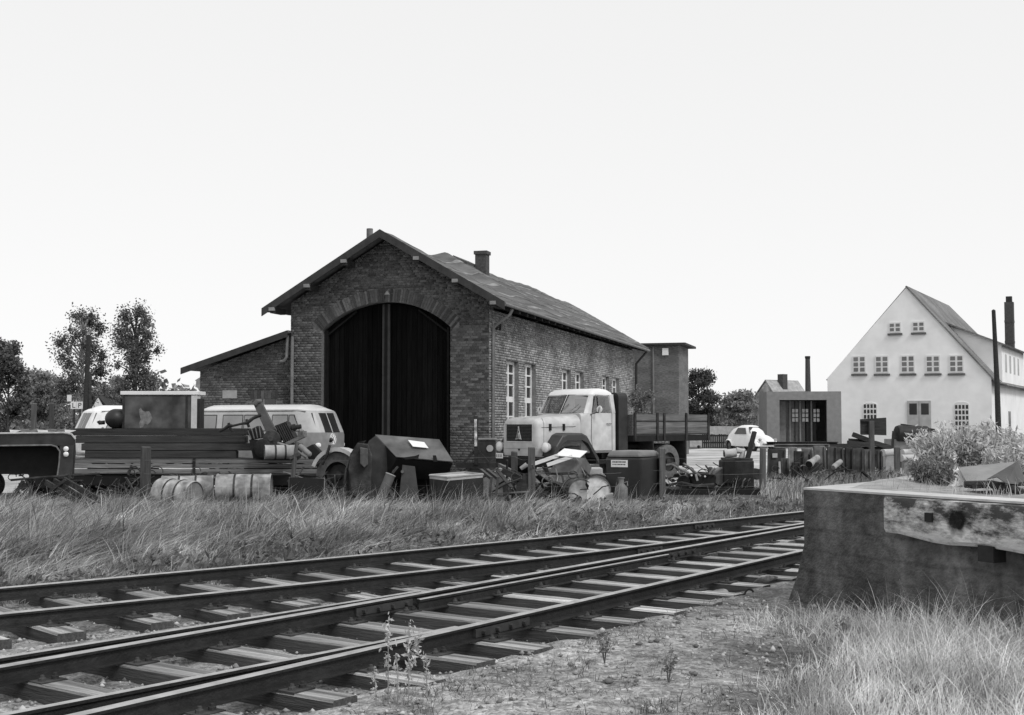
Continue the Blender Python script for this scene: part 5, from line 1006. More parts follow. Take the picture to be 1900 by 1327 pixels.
for a, b, ya, yb, r_, mm, me_, lab in ((990, 1068, .2, .35, .28, M_DRR, M_RUST, 'rusty oil drum lying before the steel hopper'), (1076, 1046, -.28, .55, .27, M_DRR, M_DRW, 'oil drum on its side with a blotchy pale end, touching the rusty drum'), (1103, 1112, -.25, .6, .29, M_DRR, mat('white_head', .66, .2, 7, .7, .1, blotch=.2, bl_scale=5), 'oil drum on its side with a clean white end, next to the milk can')):
    q = J('oil_drum', lab, 'drum', (a + b) / 2, 24.4); drum(q.r, (q.x(a), ya, r_ - .01), (q.x(b), yb, r_ - .01), r_, mm, me_)
q = J('oil_drum', 'small dark drum end poking out below the rusty drum', 'drum', 1028, 23.9); drum(q.r, (-.02, -.1, .22), (.03, .45, .22), .19, M_RUST, M_CHAS)
# compressor
q = J('air_compressor', 'dark box-shaped air compressor with rounded hood and white name plate', 'compressor', 1178, 24.4); H_ = q.z(836); A_, B_, C_ = q.x(1122), q.x(1186), q.x(1232)
mb = MB(); ft = Vector((A_, .0, 0)); fr_ = Vector((B_, -.30, 0)); bk = Vector((C_, .42, 0)); bl = Vector((A_ + (C_ - B_), .72, 0))
def up(v, z): return Vector((v.x, v.y, z))
mb.hexa([up(ft, .12), up(fr_, .12), up(bk, .12), up(bl, .12), up(ft, H_ - .13), up(fr_, H_ - .13), up(bk, H_ - .13), up(bl, H_ - .13)]); q.part(mb, 'case', mat('compressor_paint', .017, .4, 3, .45, .05, spec=.45, blotch=.3, bl_scale=2), bevel=.04)
mb = MB(); cen = (ft + fr_ + bk + bl) / 4
ins = [v.lerp(cen, .16) for v in (ft, fr_, bk, bl)]; mb.hexa([up(v, H_ - .128) for v in (ft, fr_, bk, bl)] + [up(v, H_) for v in ins]); q.part(mb, 'hood', mat('compressor_hood_lit', .14, .25, 3, .45, .05, spec=.5), bevel=.05)  # hood far paler than the case, light on the top put into its colour
n = Vector((fr_.y - ft.y, -(fr_.x - ft.x), 0)).normalized(); e_ = (fr_ - ft).normalized()
pa = ft + e_ * .13; z0, z1 = q.z(866), q.z(853); mb = MB(); mb.prism([up(pa, z0) + n * .012, up(pa + e_ * .34, z0) + n * .012, up(pa + e_ * .34, z1) + n * .012, up(pa, z1) + n * .012], -n * .01); npt = q.part(mb, 'name_plate', M_WHITE)
for zz, L_, w_ in ((.085, .9, .03), (.04, .82, .022)):
    t_ = .03
    while t_ < L_ * .34: k_ = random.uniform(.014, .03); mb = MB(); a = pa + e_ * t_ + n * .0125; mb.prism([up(a, z0 + zz), up(a + e_ * k_, z0 + zz), up(a + e_ * k_, z0 + zz + w_), up(a, z0 + zz + w_)], n * .001); q.part(mb, 'lettering', M_IRON, parent=npt); t_ += k_ + .01
for v in (ft.lerp(cen, .2), fr_.lerp(cen, .2), bk.lerp(cen, .2), bl.lerp(cen, .2)): mb = MB(); mb.box(v.x - .04, v.x + .04, v.y - .04, v.y + .04, -.03, .119); q.part(mb, 'foot', M_IRON)
q = J('milk_can', 'grey milk can with a narrow neck standing by the compressor', 'can', 1152, 23.5)
mb = MB(); mb.lathe([(0, .115), (.02, .12), (.6, .12), (.72, .07), (.78, .05), (.95, .05), (.96, .065), (1, .065)], (0, 0, 0), (0, 0, .50), 20); q.part(mb, 'body', mat('can_zinc', .14, .3, 5, .55), True); mb = MB(); mb.tube([(.05, -.02, .40), (.11, -.02, .42), (.12, -.02, .34)], .01, 6); q.part(mb, 'handle', M_STEEL)
q = J('white_block', 'small white stone block beside the milk can', 'block', 1130, 23.7); mb = MB(); mb.hexa([(-.08, 0, -.02), (.06, -.02, -.02), (.07, .2, -.02), (-.07, .2, -.02), (-.07, .02, .2), (.08, .0, .24), (.07, .18, .24), (-.06, .2, .2)]); q.part(mb, 'block', M_CONCL, bevel=.015)
# low platform with plough gear and engine
q = J('low_platform', 'low dark platform trolley carrying an old engine and plough gear', 'trolley', 1330, 25.6)
mb = MB(); mb.box(q.x(1240), q.x(1412), -.35, .9, q.z(920) + .02, q.z(906)); q.part(mb, 'deck', M_CHAS); mb = MB(); mb.box(q.x(1240), q.x(1412), -.39, -.352, q.z(924), q.z(916)); q.part(mb, 'edge', M_TIMBER)
for px in (1260, 1390): mb = MB(); mb.box(q.x(px) - .1, q.x(px) + .1, -.2, .7, -.05, q.z(920) + .019); q.part(mb, 'bearer', M_TIMBERD)
PZ = q.z(906) + q.g[2]
e = J('stationary_engine', 'dark block-shaped stationary engine with a tall lever on the low trolley', 'engine', 1370, 25.7); e.r.location.z = PZ - .002; e.g = (e.g[0], e.g[1], PZ - .002)
mb = MB(); mb.box(e.x(1341), e.x(1398), 0, .6, 0, e.z(854)); e.part(mb, 'block', M_IRON, bevel=.03); mb = MB(); mb.box(e.x(1340), e.x(1362), -.08, .1, .1, e.z(852)); e.part(mb, 'tank', M_CHAS, bevel=.02); mb = MB(); mb.box(e.x(1345), e.x(1396), .0, .6, e.z(854) + .001, e.z(850)); e.part(mb, 'lid', M_RUST, bevel=.01)
mb = MB(); c = e.p(1337, 885, .1); mb.lathe([(0, .12), (.4, .20), (1, .17)], c + Vector((.02, .28, 0)), c + Vector((0, -.1, 0)), 18); e.part(mb, 'cylinder', mat('dome', .07, .3, 4, .4, spec=.5), True)
mb = MB(); mb.bar(e.p(1386, 855, .1), e.p(1400, 801, .2), .09, .06); e.part(mb, 'lever', M_IRON)
mb = MB(); mb.tube([e.p(1376, 850, .3), e.p(1378, 838, .3), e.p(1366, 836, .3)], .07, 10); mb.lathe([(0, .09), (1, .09)], e.p(1366, 840, .3), e.p(1344, 842, .3), 14); c = e.p(1344, 842, .3); e.part(mb, 'air_pipe', M_CONCL, True); mb = MB(); mb.lathe([(0, .065), (1, .065)], c - Vector((.002, .0, 0)), c - Vector((.015, 0, 0)), 12); e.part(mb, 'pipe_mouth', M_CHAS)
mb = MB(); c = e.p(1404, 880, .1); mb.lathe([(0, .12), (1, .12)], c, c + Vector((0, .2, 0)), 14); e.part(mb, 'flywheel', M_RUST)
for k in range(5): mb = MB(); mb.tube([e.p(1350 + k * 9, 905, -.05), e.p(1352 + k * 9, 893, -.07), e.p(1356 + k * 9, 888, -.02)], .015, 5); e.part(mb, 'pipe', M_STEEL if k % 2 else M_RUST)
e = J('plough_gear', 'tangle of dark plough gear with bent handles in front of the truck wheel', 'plough', 1290, 25.5); e.r.location.z = PZ - .002; e.g = (e.g[0], e.g[1], PZ - .002)
for a in (((1236, 863), (1246, 862), (1262, 871), (1278, 878)), ((1268, 860), (1277, 866), (1291, 877), (1300, 884)), ((1316, 880), (1322, 872), (1327, 869)), ((1324, 880), (1334, 872), (1340, 868))): mb = MB(); mb.tube([e.p(*b, .05) for b in a], .022, 6); e.part(mb, 'handle', M_STEEL)
mb = MB(); mb.prism([e.p(a, b, .1) for a, b in ((1280, 880), (1300, 876), (1320, 878), (1330, 884), (1326, 906), (1285, 906))], (0, .35, 0)); e.part(mb, 'gear_case', M_CHAS, bevel=.03)
mb = MB(); mb.bar(e.p(1291, 880, 0), e.p(1294, 892, 0), .05, .04); e.part(mb, 'lever', M_STONE); mb = MB(); mb.tube([e.p(1240, 900, 0), e.p(1265, 896, -.05), e.p(1290, 902, -.05), e.p(1325, 899, 0)], .03, 6); e.part(mb, 'shaft', M_RUST)
mb = MB(); c = e.p(1268, 895, .15); mb.lathe([(0, .14), (.5, .15), (1, .14)], c, c + Vector((.05, .15, 0)), 16); e.part(mb, 'wheel', M_IRON)
for px, py in ((1283, 882), (1308, 884)): mb = MB(); c = e.p(px, py, .08); mb.lathe([(0, .02), (1, .018)], c, c + Vector((0, -.03, 0)), 8); e.part(mb, 'bolt', M_WHITE)
# upright shuttering panels
SH = [(1421, 1454, 833, 28.6, .045), (1450, 1464, 850, 28.0, .06), (1459, 1475, 830, 29.2, .20), (1473, 1491, 837, 28.6, .03), (1487, 1507, 832, 29.4, .16), (1466, 1481, 858, 27.8, .03), (1509, 1531, 827, 29.2, .15), (1532, 1549, 829, 28.8, .07), (1550, 1565, 830, 28.8, .05), (1566, 1580, 831, 29.0, .03), (1580, 1599, 832, 29.2, .07), (1600, 1613, 834, 29.3, .10), (1625, 1634, 836, 29.4, .05)]
WD = ['broad dark panel with pale patches', 'short narrow grey panel', 'pale weathered panel', 'squarish black panel', 'wide mid-grey panel', 'low black panel', 'tall clean grey panel', 'mottled dark panel', 'narrow dark flanged panel', 'black slim panel', 'grey panel with a lit foot', 'thin grey panel beside the sign post', 'thin dark panel past the sign post']
for k, (a, b, yt, d, c_) in enumerate(SH):
    q = J('shuttering_panel', WD[k] + ' in the row of upright steel shuttering', 'panel', (a + b) / 2, d, 'row of upright shuttering panels', random.uniform(-.15, .15)); w_ = (b - a) / 2 * d / F; h_ = q.z(yt); m_ = mat('shutter%d' % k, c_, .45, 5, .8, .15, blotch=.5, bl_scale=3); t_ = random.uniform(-.03, .05)
    mb = MB(); mb.hexa([(-w_, 0, -.1), (w_, 0, -.1), (w_, .05, -.1), (-w_, .05, -.1), (-w_ + t_, .03, h_), (w_ + t_, .03, h_ - random.uniform(0, .03)), (w_ + t_, .08, h_), (-w_ + t_, .08, h_)]); q.part(mb, 'sheet', m_)
    mb = MB(); mb.bar((-w_ + .02, -.02, -.1), (-w_ + .02 + t_, .01, h_ - .01), .035, .05, (0, 1, 0)); mb.bar((w_ - .02, -.02, -.1), (w_ - .02 + t_, .01, h_ - .03), .035, .05, (0, 1, 0)); q.part(mb, 'flange', m_)
    if k == 0:
        for (pa, pb, ya, yb) in ((1432, 1441, 841, 849), (1443, 1451, 856, 878)): mb = MB(); mb.box(q.x(pa), q.x(pb), -.012, -.004, q.z(yb), q.z(ya)); q.part(mb, 'paint_patch', M_CONCL)
q = J('concrete_pipe', 'short pale concrete pipe with a dark mouth resting against the shuttering', 'pipe', 1508, 27.4); a, b = q.p(1501, 862, -.1), q.p(1517, 849, .25); mb = MB(); mb.lathe([(0, .085), (.15, .09), (.25, .075), (1, .065)], a, b, 18); q.part(mb, 'pipe', mat('dirty_pipe', .28, .4, 8, .9, .2), 50); mb = MB(); mb.lathe([(0, .078), (1, .078)], a - (b - a).normalized() * .006, a, 16); q.part(mb, 'mouth', M_CHAS); mb = MB(); mb.box(-.12, .12, 0, .25, -.05, q.z(858)); q.part(mb, 'support', M_RUST)
q = J('concrete_pipe', 'broken pale pipe end lying low among the weeds by the shuttering', 'pipe', 1553, 27.6); mb = MB(); mb.lathe([(0, .055), (.2, .065), (1, .055)], q.p(1546, 868, 0), q.p(1560, 856, .2), 14); q.part(mb, 'pipe', mat('dirty_pipe', .28), 50); mb = MB(); mb.box(-.08, .08, 0, .2, -.05, q.z(866)); q.part(mb, 'support', M_RUST)
# girders behind
q = J('steel_girder', 'long dark steel girders resting on trestles before the garage', 'girder', 1490, 32.0); 
for k, (a, b, ya, yb, y0_) in enumerate(((1428, 1560, 820, 826, .3), (1437, 1538, 824, 831, 0))):
    mb = MB(); xa, xb = q.x(a), q.x(b); mb.box(xa, xb, y0_, y0_ + .22, q.z(yb), q.z(yb) + .02); mb.box(xa, xb, y0_, y0_ + .22, q.z(ya) - .02, q.z(ya)); mb.box(xa, xb, y0_ + .1, y0_ + .12, q.z(yb), q.z(ya)); q.part(mb, 'girder', M_STEEL if k else M_IRON)
for px in (1450, 1525): mb = MB(); mb.box(q.x(px) - .08, q.x(px) + .08, -.05, .55, -.05, q.z(832)); q.part(mb, 'trestle', M_TIMBERD)
# sign post
q = J('sign_board', 'dark board fixed to the back of a tall wooden post', 'sign', 1617, 30.0)
mb = MB(); w_ = .06; mb.box(-w_, w_, 0, .1, -.3, q.z(781)); q.part(mb, 'post', M_POST, bevel=.01)
P = [(1598, 778), (1646, 775), (1646, 808), (1598, 806)]; mb = MB(); mb.prism([(q.x(a), .105, q.z(b)) for a, b in P], (0, .04, 0)); bd = q.part(mb, 'board', M_TIMBERD)
for ya in (779, 804): mb = MB(); mb.box(q.x(1599), q.x(1612), .06, .104, q.z(ya) - .04, q.z(ya)); q.part(mb, 'batten', M_TIMBERD, parent=bd)
# log pile and tank wagon before the house
q = J('log_pile', 'pile of dark timber balks behind the sign post', 'timber', 1595, 42)
for a, b in (((1582, 806), (1614, 818)), ((1573, 822), (1618, 826)), ((1576, 818), (1612, 820)), ((1540, 827), (1600, 830)), ((1622, 822), (1652, 831)), ((1575, 834), (1650, 833)), ((1560, 838), (1640, 838))): mb = MB(); mb.bar(q.p(*a, random.uniform(0, .6)), q.p(*b, random.uniform(0, .6)), .25, .16); q.part(mb, 'balk', M_TIMBERD)
mb = MB(); mb.box(q.x(1545), q.x(1648), .2, 1, -.1, q.z(836)); q.part(mb, 'balk_layer', M_TIMBERD)
q = J('tank_trailer', 'dark cylindrical tank on a grey trailer by the house door', 'tank', 1690, 45)
mb = MB(); a, b = q.p(1661, 804, 0), q.p(1725, 806, .2); mb.lathe([(0, .1), (.04, .27), (.1, .30), (.9, .30), (1, .2)], a, b, 18); q.part(mb, 'tank', M_IRON, True)
mb = MB(); mb.box(q.x(1657), q.x(1722), .0, 1.2, q.z(834), q.z(815)); q.part(mb, 'body', mat('trailer_grey', .22, .2), bevel=.02); mb = MB(); mb.bar(q.p(1658, 800, -.1), q.p(1655, 836, -.1), .08, .08); q.part(mb, 'end_post', M_IRON)
mb = MB(); mb.bar(q.p(1673, 789, .2), q.p(1735, 799, .2), .3, .1); q.part(mb, 'lid_board', M_TIMBERD)
mb = MB(); c = q.p(1692, 817, -.2); mb.lathe([(0, .05), (.5, .11), (1, .04)], c, c + Vector((.18, 0, 0)), 12); q.part(mb, 'lamp', M_WHITE, True)
for px in (1670, 1712): wheel_obj(q.r, (q.x(px), .1, .35), (0, -1, 0), .35, .2, M_RUBBER, M_IRON)
mb = MB(); mb.box(q.x(1660), q.x(1720), .1, 1.1, .3, q.z(834)); q.part(mb, 'chassis', M_CHAS)
# pale logs
for k, (a, b, y_, d, lab) in enumerate(((1636, 1664, 840, 35, 'pale short pipe stacked left of the dark stub post'), (1672, 1712, 840, 35.5, 'pale long pipe on top of the heap by the bush'), (1670, 1706, 850, 35, 'pale pipe in the middle of the heap by the bush'), (1688, 1716, 856, 34.6, 'pale pipe at the foot of the heap by the bush'))):
    q = J('clay_pipe', lab, 'pipe', (a + b) / 2, d); r_ = .1; mb = MB(); zz = q.z(y_); mb.lathe([(0, .085), (0, r_), (.85, r_), (.87, r_ * 1.2), (1, r_ * 1.2), (1, .085)], (q.x(a), 0, zz), (q.x(b), .3, zz), 16); q.part(mb, 'pipe', M_CONCL, 50)
    mb = MB(); mb.box(q.x(a) + .1, q.x(b) - .1, .05, .3, -.1, zz - r_ * .9); q.part(mb, 'bearer', M_STONE)
q = J('stub_post', 'dark stub post between the pale pipes', 'post', 1664, 33.5); mb = MB(); mb.box(-.07, .07, 0, .14, -.2, q.z(830)); q.part(mb, 'shaft', M_POST, bevel=.01)
# ================================================================== WIRE FENCE
fence = thing('wire_fence', 'old wire fence of wooden posts between the grassy bank and the scrap yard', 'fence')
FP = [(60, 748, 25.8, 9), (96, 748, 27.2, 8), (270, 829, 24.2, 17), (955, 838, 24.0, 13), (986, 830, 23.6, 14), (1228, 831, 24.6, 12), (1413, 831, 25.2, 11)]
fpos = []
for px, py, d, w in FP:
    x, y, z = gp(px, 0, d); h = HC - (py - 784) * d / F; w_ = w * d / F / 2; mb = MB(); t_ = random.uniform(-.03, .03)
    mb.hexa([(x - w_, y, z - .3), (x + w_, y, z - .3), (x + w_, y + 2 * w_, z - .3), (x - w_, y + 2 * w_, z - .3), (x - w_ * .95 + t_, y, h), (x + w_ * .9 + t_, y, h - .015), (x + w_ * .9 + t_, y + 1.8 * w_, h), (x - w_ * .95 + t_, y + 1.8 * w_, h + .01)])
    mb.build('post', M_POST, fence, bevel=.012); fpos.append((x, y, z, h))
for i0, i1 in ((2, 3), (3, 4), (4, 5), (5, 6)):
    for f_ in (.35, .62, .9):
        a, b = fpos[i0], fpos[i1]; A_ = Vector((a[0], a[1] - .01, a[2] + (min(a[3] - a[2], .95)) * f_)); B_ = Vector((b[0], b[1] - .01, b[2] + (min(b[3] - b[2], .95)) * f_)); pts = [A_.lerp(B_, t) - Vector((0, 0, .05 * math.sin(math.pi * t))) for t in np.linspace(0, 1, 9)]
        mb = MB(); mb.tube(pts, .0022, 4); mb.build('wire', M_STEEL, fence)
# ================================================================== CARS AND SMALL THINGS FAR BACK
def beetle(label, px, d, rz, c):
    v = thing('parked_car', label, 'car', gp(px, 0, d), rz); m_ = mat('car_paint%.2f' % c, c, .05, 3, .35, 0, spec=.5)
    prof = [(-2.0, .55, .75), (-1.85, .8, .95), (-1.5, 1.02, 1.15), (-1.1, 1.2, 1.36), (-.6, 1.28, 1.48), (-.1, 1.28, 1.5), (.35, 1.24, 1.46), (.6, 1.2, 1.25), (.85, 1.15, 1.0), (1.3, 1.02, .93), (1.7, .85, .8), (1.98, .6, .55)]
    secs = []
    for x, w, h in prof:
        w_ = w / 2; secs.append([(x, -w_ * .98, .28), (x, -w_, .6 if h > .7 else .4), (x, -w_ * .92, h * .72), (x, -w_ * .72, h * .93), (x, -w_ * .3, h), (x, w_ * .3, h), (x, w_ * .72, h * .93), (x, w_ * .92, h * .72), (x, w_, .6 if h > .7 else .4), (x, w_ * .98, .28)])
    loft(secs, 'body', m_, v, 60)
    for s_ in (-1, 1):
        for x in (-1.2, 1.2):
            wheel_obj(v, (x, .62 * s_, .31), (0, s_, 0), .31, .15, M_RUBBER, M_STEEL)
            mb = MB(); R_ = []
            for t_, r_ in ((0, .36), (.4, .42), (.8, .40), (1, .33)): R_.append((t_, r_))
            n_ = 12; vs = []
            for t_, r_ in R_:
                for k in range(n_ + 1): a = math.pi * k / n_; vs.append((x + r_ * 1.12 * math.cos(a), s_ * (.45 + .33 * t_), .30 + r_ * math.sin(a)))
            mb.add(vs, [(i * (n_ + 1) + k, i * (n_ + 1) + k + 1, (i + 1) * (n_ + 1) + k + 1, (i + 1) * (n_ + 1) + k) for i in range(3) for k in range(n_)]); mb.build('wing', m_, v, 60)
        mb = MB(); mb.prism([(-.75, s_ * .60, .98), (.42, s_ * .60, .98), (.22, s_ * .50, 1.34), (-.5, s_ * .50, 1.34)], (0, s_ * .03, 0)); mb.build('side_window', M_GLASSD, v)
        mb = MB(); mb.lathe([(0, .09), (1, .07)], (1.62, .52 * s_, .66), (1.72, .53 * s_, .68), 12); mb.build('headlight', M_STONE, v)
    mb = MB(); mb.prism([(.64, -.5, 1.02), (.64, .5, 1.02), (.42, .42, 1.38), (.42, -.42, 1.38)], (.03, 0, .015)); mb.build('windscreen', M_GLASSD, v)
    mb = MB(); mb.tube([(2.03, -.6, .42), (2.1, 0, .42), (2.03, .6, .42)], .05, 6); mb.build('bumper', M_STEEL, v); return v
beetle('white rounded small car parked by the weathered cottage', 1392, 72, math.radians(-66), .8)
# LP sign
q = J('letter_sign', 'two white square letter boards L and P on thin posts before the trees', 'sign', 150, 70)
def glyph(par, ch_, x, z, h):
    cu = bpy.data.curves.new('letter', 'FONT'); cu.body = ch_; cu.size = h; cu.extrude = .004; o = bpy.data.objects.new('letter', cu); dg = bpy.context.evaluated_depsgraph_get()
    COL.objects.link(o); dg.update(); me_ = bpy.data.meshes.new_from_object(o.evaluated_get(bpy.context.evaluated_depsgraph_get())); bpy.data.objects.remove(o)
    ob = bpy.data.objects.new('letter', me_); COL.objects.link(ob); ob.parent = par; ob.location = (x, -.035, z); ob.rotation_euler = (math.pi / 2, 0, 0); me_.materials.clear(); me_.materials.append(mat('letter_ink', .02)); return ob
for ch_, a, b in (('L', 126, 138), ('P', 137, 149)):
    mb = MB(); z0, z1 = q.z(759), q.z(745.5); mb.box(q.x(a + 6) , q.x(b + 6) - .02, -.03, 0, z0, z1); bd = q.part(mb, 'board', M_WHITE); glyph(bd, ch_, q.x(a + 8.4), z0 + .07, .40)
mb = MB(); mb.box(q.x(125), q.x(133), -.03, 0, q.z(745), q.z(733)); q.part(mb, 'small_board', M_WHITE)
for px in (138, 149): mb = MB(); mb.box(q.x(px) - .04, q.x(px) + .04, .005, .08, -.2, q.z(745)); q.part(mb, 'post', M_TIMBERD)
# telegraph pole
q = J('telegraph_pole', 'dark double telegraph pole rising behind the white van', 'pole', 161, 60)
mb = MB(); mb.tube([(-.1, 0, -.2), (.05, 0, q.z(622))], [.15, .11], 10); q.part(mb, 'shaft', M_TIMBERD, True); mb = MB(); mb.tube([(.22, .05, -.2), (.1, .02, q.z(690))], [.12, .09], 8); q.part(mb, 'stay_pole', M_TIMBERD, True)
# small hut with pale gable
q = J('garden_hut', 'small hut with a white triangular gable behind the white van', 'hut', 182, 85); mb = MB(); mb.prism([(-.7, 0, -.2), (.7, 0, -.2), (.7, 0, 1.9), (0, 0, q.z(737)), (-.7, 0, 1.9)], (0, 2.5, 0)); q.part(mb, 'wall', M_PLASTER); zt = q.z(736)
for s_ in (-1, 1): mb = MB(); mb.prism([(0, -.0, zt + .05), (s_ * 1.35, -.0, zt - 1.5), (s_ * 1.30, -.0, zt - 1.6), (0, 0, zt - .06)], (0, 2.8, 0)); q.part(mb, 'roof', M_TRIMD)
# garden wall and fence behind the truck
q = J('garden_wall', 'low pale wall behind a dark picket fence beyond the truck', 'wall', 1345, 84)
mb = MB(); mb.box(-2.4, 1.3, 0, .2, -.1, q.z(791)); q.part(mb, 'wall', M_CONCL)
q = J('picket_fence', 'dark picket fence below the low pale wall', 'fence', 1345, 80)
for k in range(22): mb = MB(); x = -1.5 + k * .12; mb.box(x, x + .09, 0, .03, -.1, q.z(806) + random.uniform(-.03, .03)); q.part(mb, 'picket', M_TIMBERD)
mb = MB(); mb.box(-1.5, 1.2, .031, .07, .3, .4); mb.box(-1.5, 1.2, .031, .07, .75, .85); q.part(mb, 'rail', M_TIMBERD)
# sheet metal and board on the ramp
q = J('metal_sheet', 'pale bent metal sheet lying on the ramp beside the small bush', 'sheet', 1775, 11.6); q.plate('sheet', ((1737, 868, .3), (1776, 866, .2), (1797, 899, -.25), (1745, 905, -.2)), mat('sheet_pale', .62, .15, 5, .5), .006)
q = J('metal_sheet', 'grey metal sheet sloping across the ramp top under the bush', 'sheet', 1830, 11.4); q.plate('sheet', ((1778, 867, .3), (1882, 857, .2), (1850, 905, -.35), (1798, 902, -.3)), mat('sheet_grey', .22, .25, 5, .5), .006)
q = J('metal_sheet', 'dark folded metal sheet standing like a tent on the ramp', 'sheet', 1865, 10.6); M_SHD = mat('sheet_dark', .06, .35, 6, .5)
q.plate('flap', ((1831, 889, -.2), (1889, 855, .15), (1868, 897, -.25), (1850, 885, -.15)), M_SHD, .006); q.plate('flap', ((1889, 855, .15), (1906, 900, .1), (1868, 897, -.25)), mat('sheet_dark2', .10, .3), .006)
q = J('curved_board', 'dark warped board lying along the ramp edge', 'board', 1845, 10.5); mb = MB(); mb.tube([q.p(1790, 899, .2), q.p(1840, 899, .05), q.p(1870, 905, 0), q.p(1905, 916, -.1)], [.03, .035, .035, .03], 8); q.part(mb, 'board', M_TIMBERD, True); mb = MB(); mb.bar(q.p(1800, 903, .2), q.p(1900, 897, .15), .2, .03); q.part(mb, 'underlay', M_TIMBERD)
# bits by the ramp
def gpx(px, py, z=.02): return Vector(tuple(G(px, py, z)))
q = thing('bent_hook', 'rusty bent iron hook lying on the dirt before the ramp', 'hook', gpx(1390, 1120)); o_ = gpx(1390, 1120)
P = [gpx(1344, 1122, .02), gpx(1382, 1122, .03)]; mb = MB(); mb.tube([p - o_ for p in P], .012, 6); mb.build('rod', M_RUST, q); mb = MB(); mb.tube([Vector((.045 * math.cos(a) + .0, -.02, .075 + .06 * math.sin(a))) for a in np.linspace(.6, 4.9, 12)], .010, 6); mb.build('hook', M_RUST, q)
for (a, b, w_, h_, nm, lab, mm) in (((1262, 1118), (1336, 1126), .12, .03, 'loose_board', 'splintered loose board by the rail, pointing at the ramp', M_SLEEP), ((1385, 1072), (1485, 1078), .16, .06, 'loose_board', 'dark thick board reaching under the ramp foot', M_TIMBERD), ((1330, 1090), (1384, 1096), .07, .03, 'loose_board', 'thin dark board among the rubble', M_TIMBERD), ((1445, 1106), (1480, 1096), .09, .02, 'loose_board', 'short grey board against the ramp foot', M_TIMBER), ((1690, 1300), (1745, 1275), .16, .07, 'loose_board', 'dark board half buried in the foreground grass', M_TIMBERD), ((1160, 1168), (1250, 1160), .2, .03, 'loose_board', 'flat grey board beside the near rail', M_SLEEP)):
    A_, B_ = gpx(*a, .03 + h_ / 2), gpx(*b, .02 + h_ / 2); o_ = (A_ + B_) / 2; q = thing(nm, lab, 'board', o_); mb = MB(); mb.bar(A_ - o_, B_ - o_, w_, h_); mb.bar(A_.lerp(B_, .1) - o_ + Vector((0, 0, h_ * .4)), A_.lerp(B_, .8) - o_ + Vector((0, 0, h_ * .4)), w_ * .6, h_ * .5); mb.build('plank', mm, q, bevel=.006)
mb = MB(); q = thing('wood_stump', 'broken curved piece of wood propped beside the rail', 'wood', gpx(1420, 1075)); o_ = gpx(1420, 1075); mb.tube([gpx(1400, 1085, .03) - o_, gpx(1410, 1078, .10) - o_, gpx(1428, 1073, .14) - o_, gpx(1440, 1072, .12) - o_], [.03, .035, .03, .02], 8); mb.build('branch', M_SLEEP, q, True)
STN = [(1298, 1094, .16, 'large flat pale stone lying beside the near rail'), (1340, 1100, .10, 'dark angular stone next to the large flat stone'), (880, 1205, .09, 'square pale stone against the end of a sleeper'), (1455, 1130, .10, 'grey stone at the flared foot of the ramp'), (1362, 1083, .08, 'pale stone under the rail near the bent hook'), (1180, 1195, .05, 'small white stone on the bare dirt')]
for px, py, r_, lab in STN:
    bmn = bmesh.new(); bmesh.ops.create_icosphere(bmn, subdivisions=2, radius=r_)
    for v in bmn.verts: v.co *= random.uniform(.8, 1.15); v.co.z *= .45
    me_ = bpy.data.meshes.new('stone'); bmn.to_mesh(me_); bmn.free(); me_.materials.append(M_CONCL if 'pale' in lab or 'white' in lab else M_STONE); o = bpy.data.objects.new('stone', me_); COL.objects.link(o); p = gpx(px, py, .02); o.location = p; tag(o, lab, 'stone')

# ================================================================== VEGETATION
def leaves(C, size, m, name, parent=None, aspect=1.6, up=.0, jit=.5):
    n = len(C); C = np.asarray(C, float)
    u = rng.normal(0, 1, (n, 3)); u[:, 2] += up; u /= np.linalg.norm(u, axis=1)[:, None]
    w = rng.normal(0, 1, (n, 3)); w -= (w * u).sum(1)[:, None] * u; w /= np.linalg.norm(w, axis=1)[:, None]
    s = size * rng.uniform(1 - jit, 1 + jit, n)[:, None]; a = u * s * aspect / 2; b = w * s / 2
    V = np.stack([C - a, C + b * .9 - a * .1, C + a, C - b * .9 - a * .1], 1).reshape(-1, 3); Fq = np.arange(n * 4).reshape(n, 4)
    return npmesh(name, V, Fq, np.zeros((0, 3), int), m, parent)
def blob_pts(blobs, n):
    vol = np.array([b[1][0] * b[1][1] * b[1][2] for b in blobs]) ** .75; k = rng.choice(len(blobs), n, p=vol / vol.sum())
    c = np.array([b[0] for b in blobs])[k]; r = np.array([b[1] for b in blobs])[k]
    d = rng.normal(0, 1, (n, 3)); d /= np.linalg.norm(d, axis=1)[:, None]; q = np.minimum(np.abs(rng.normal(0, .5, n)) + .1, rng.uniform(.8, 1.15, n))
    return c + d * r * q[:, None]
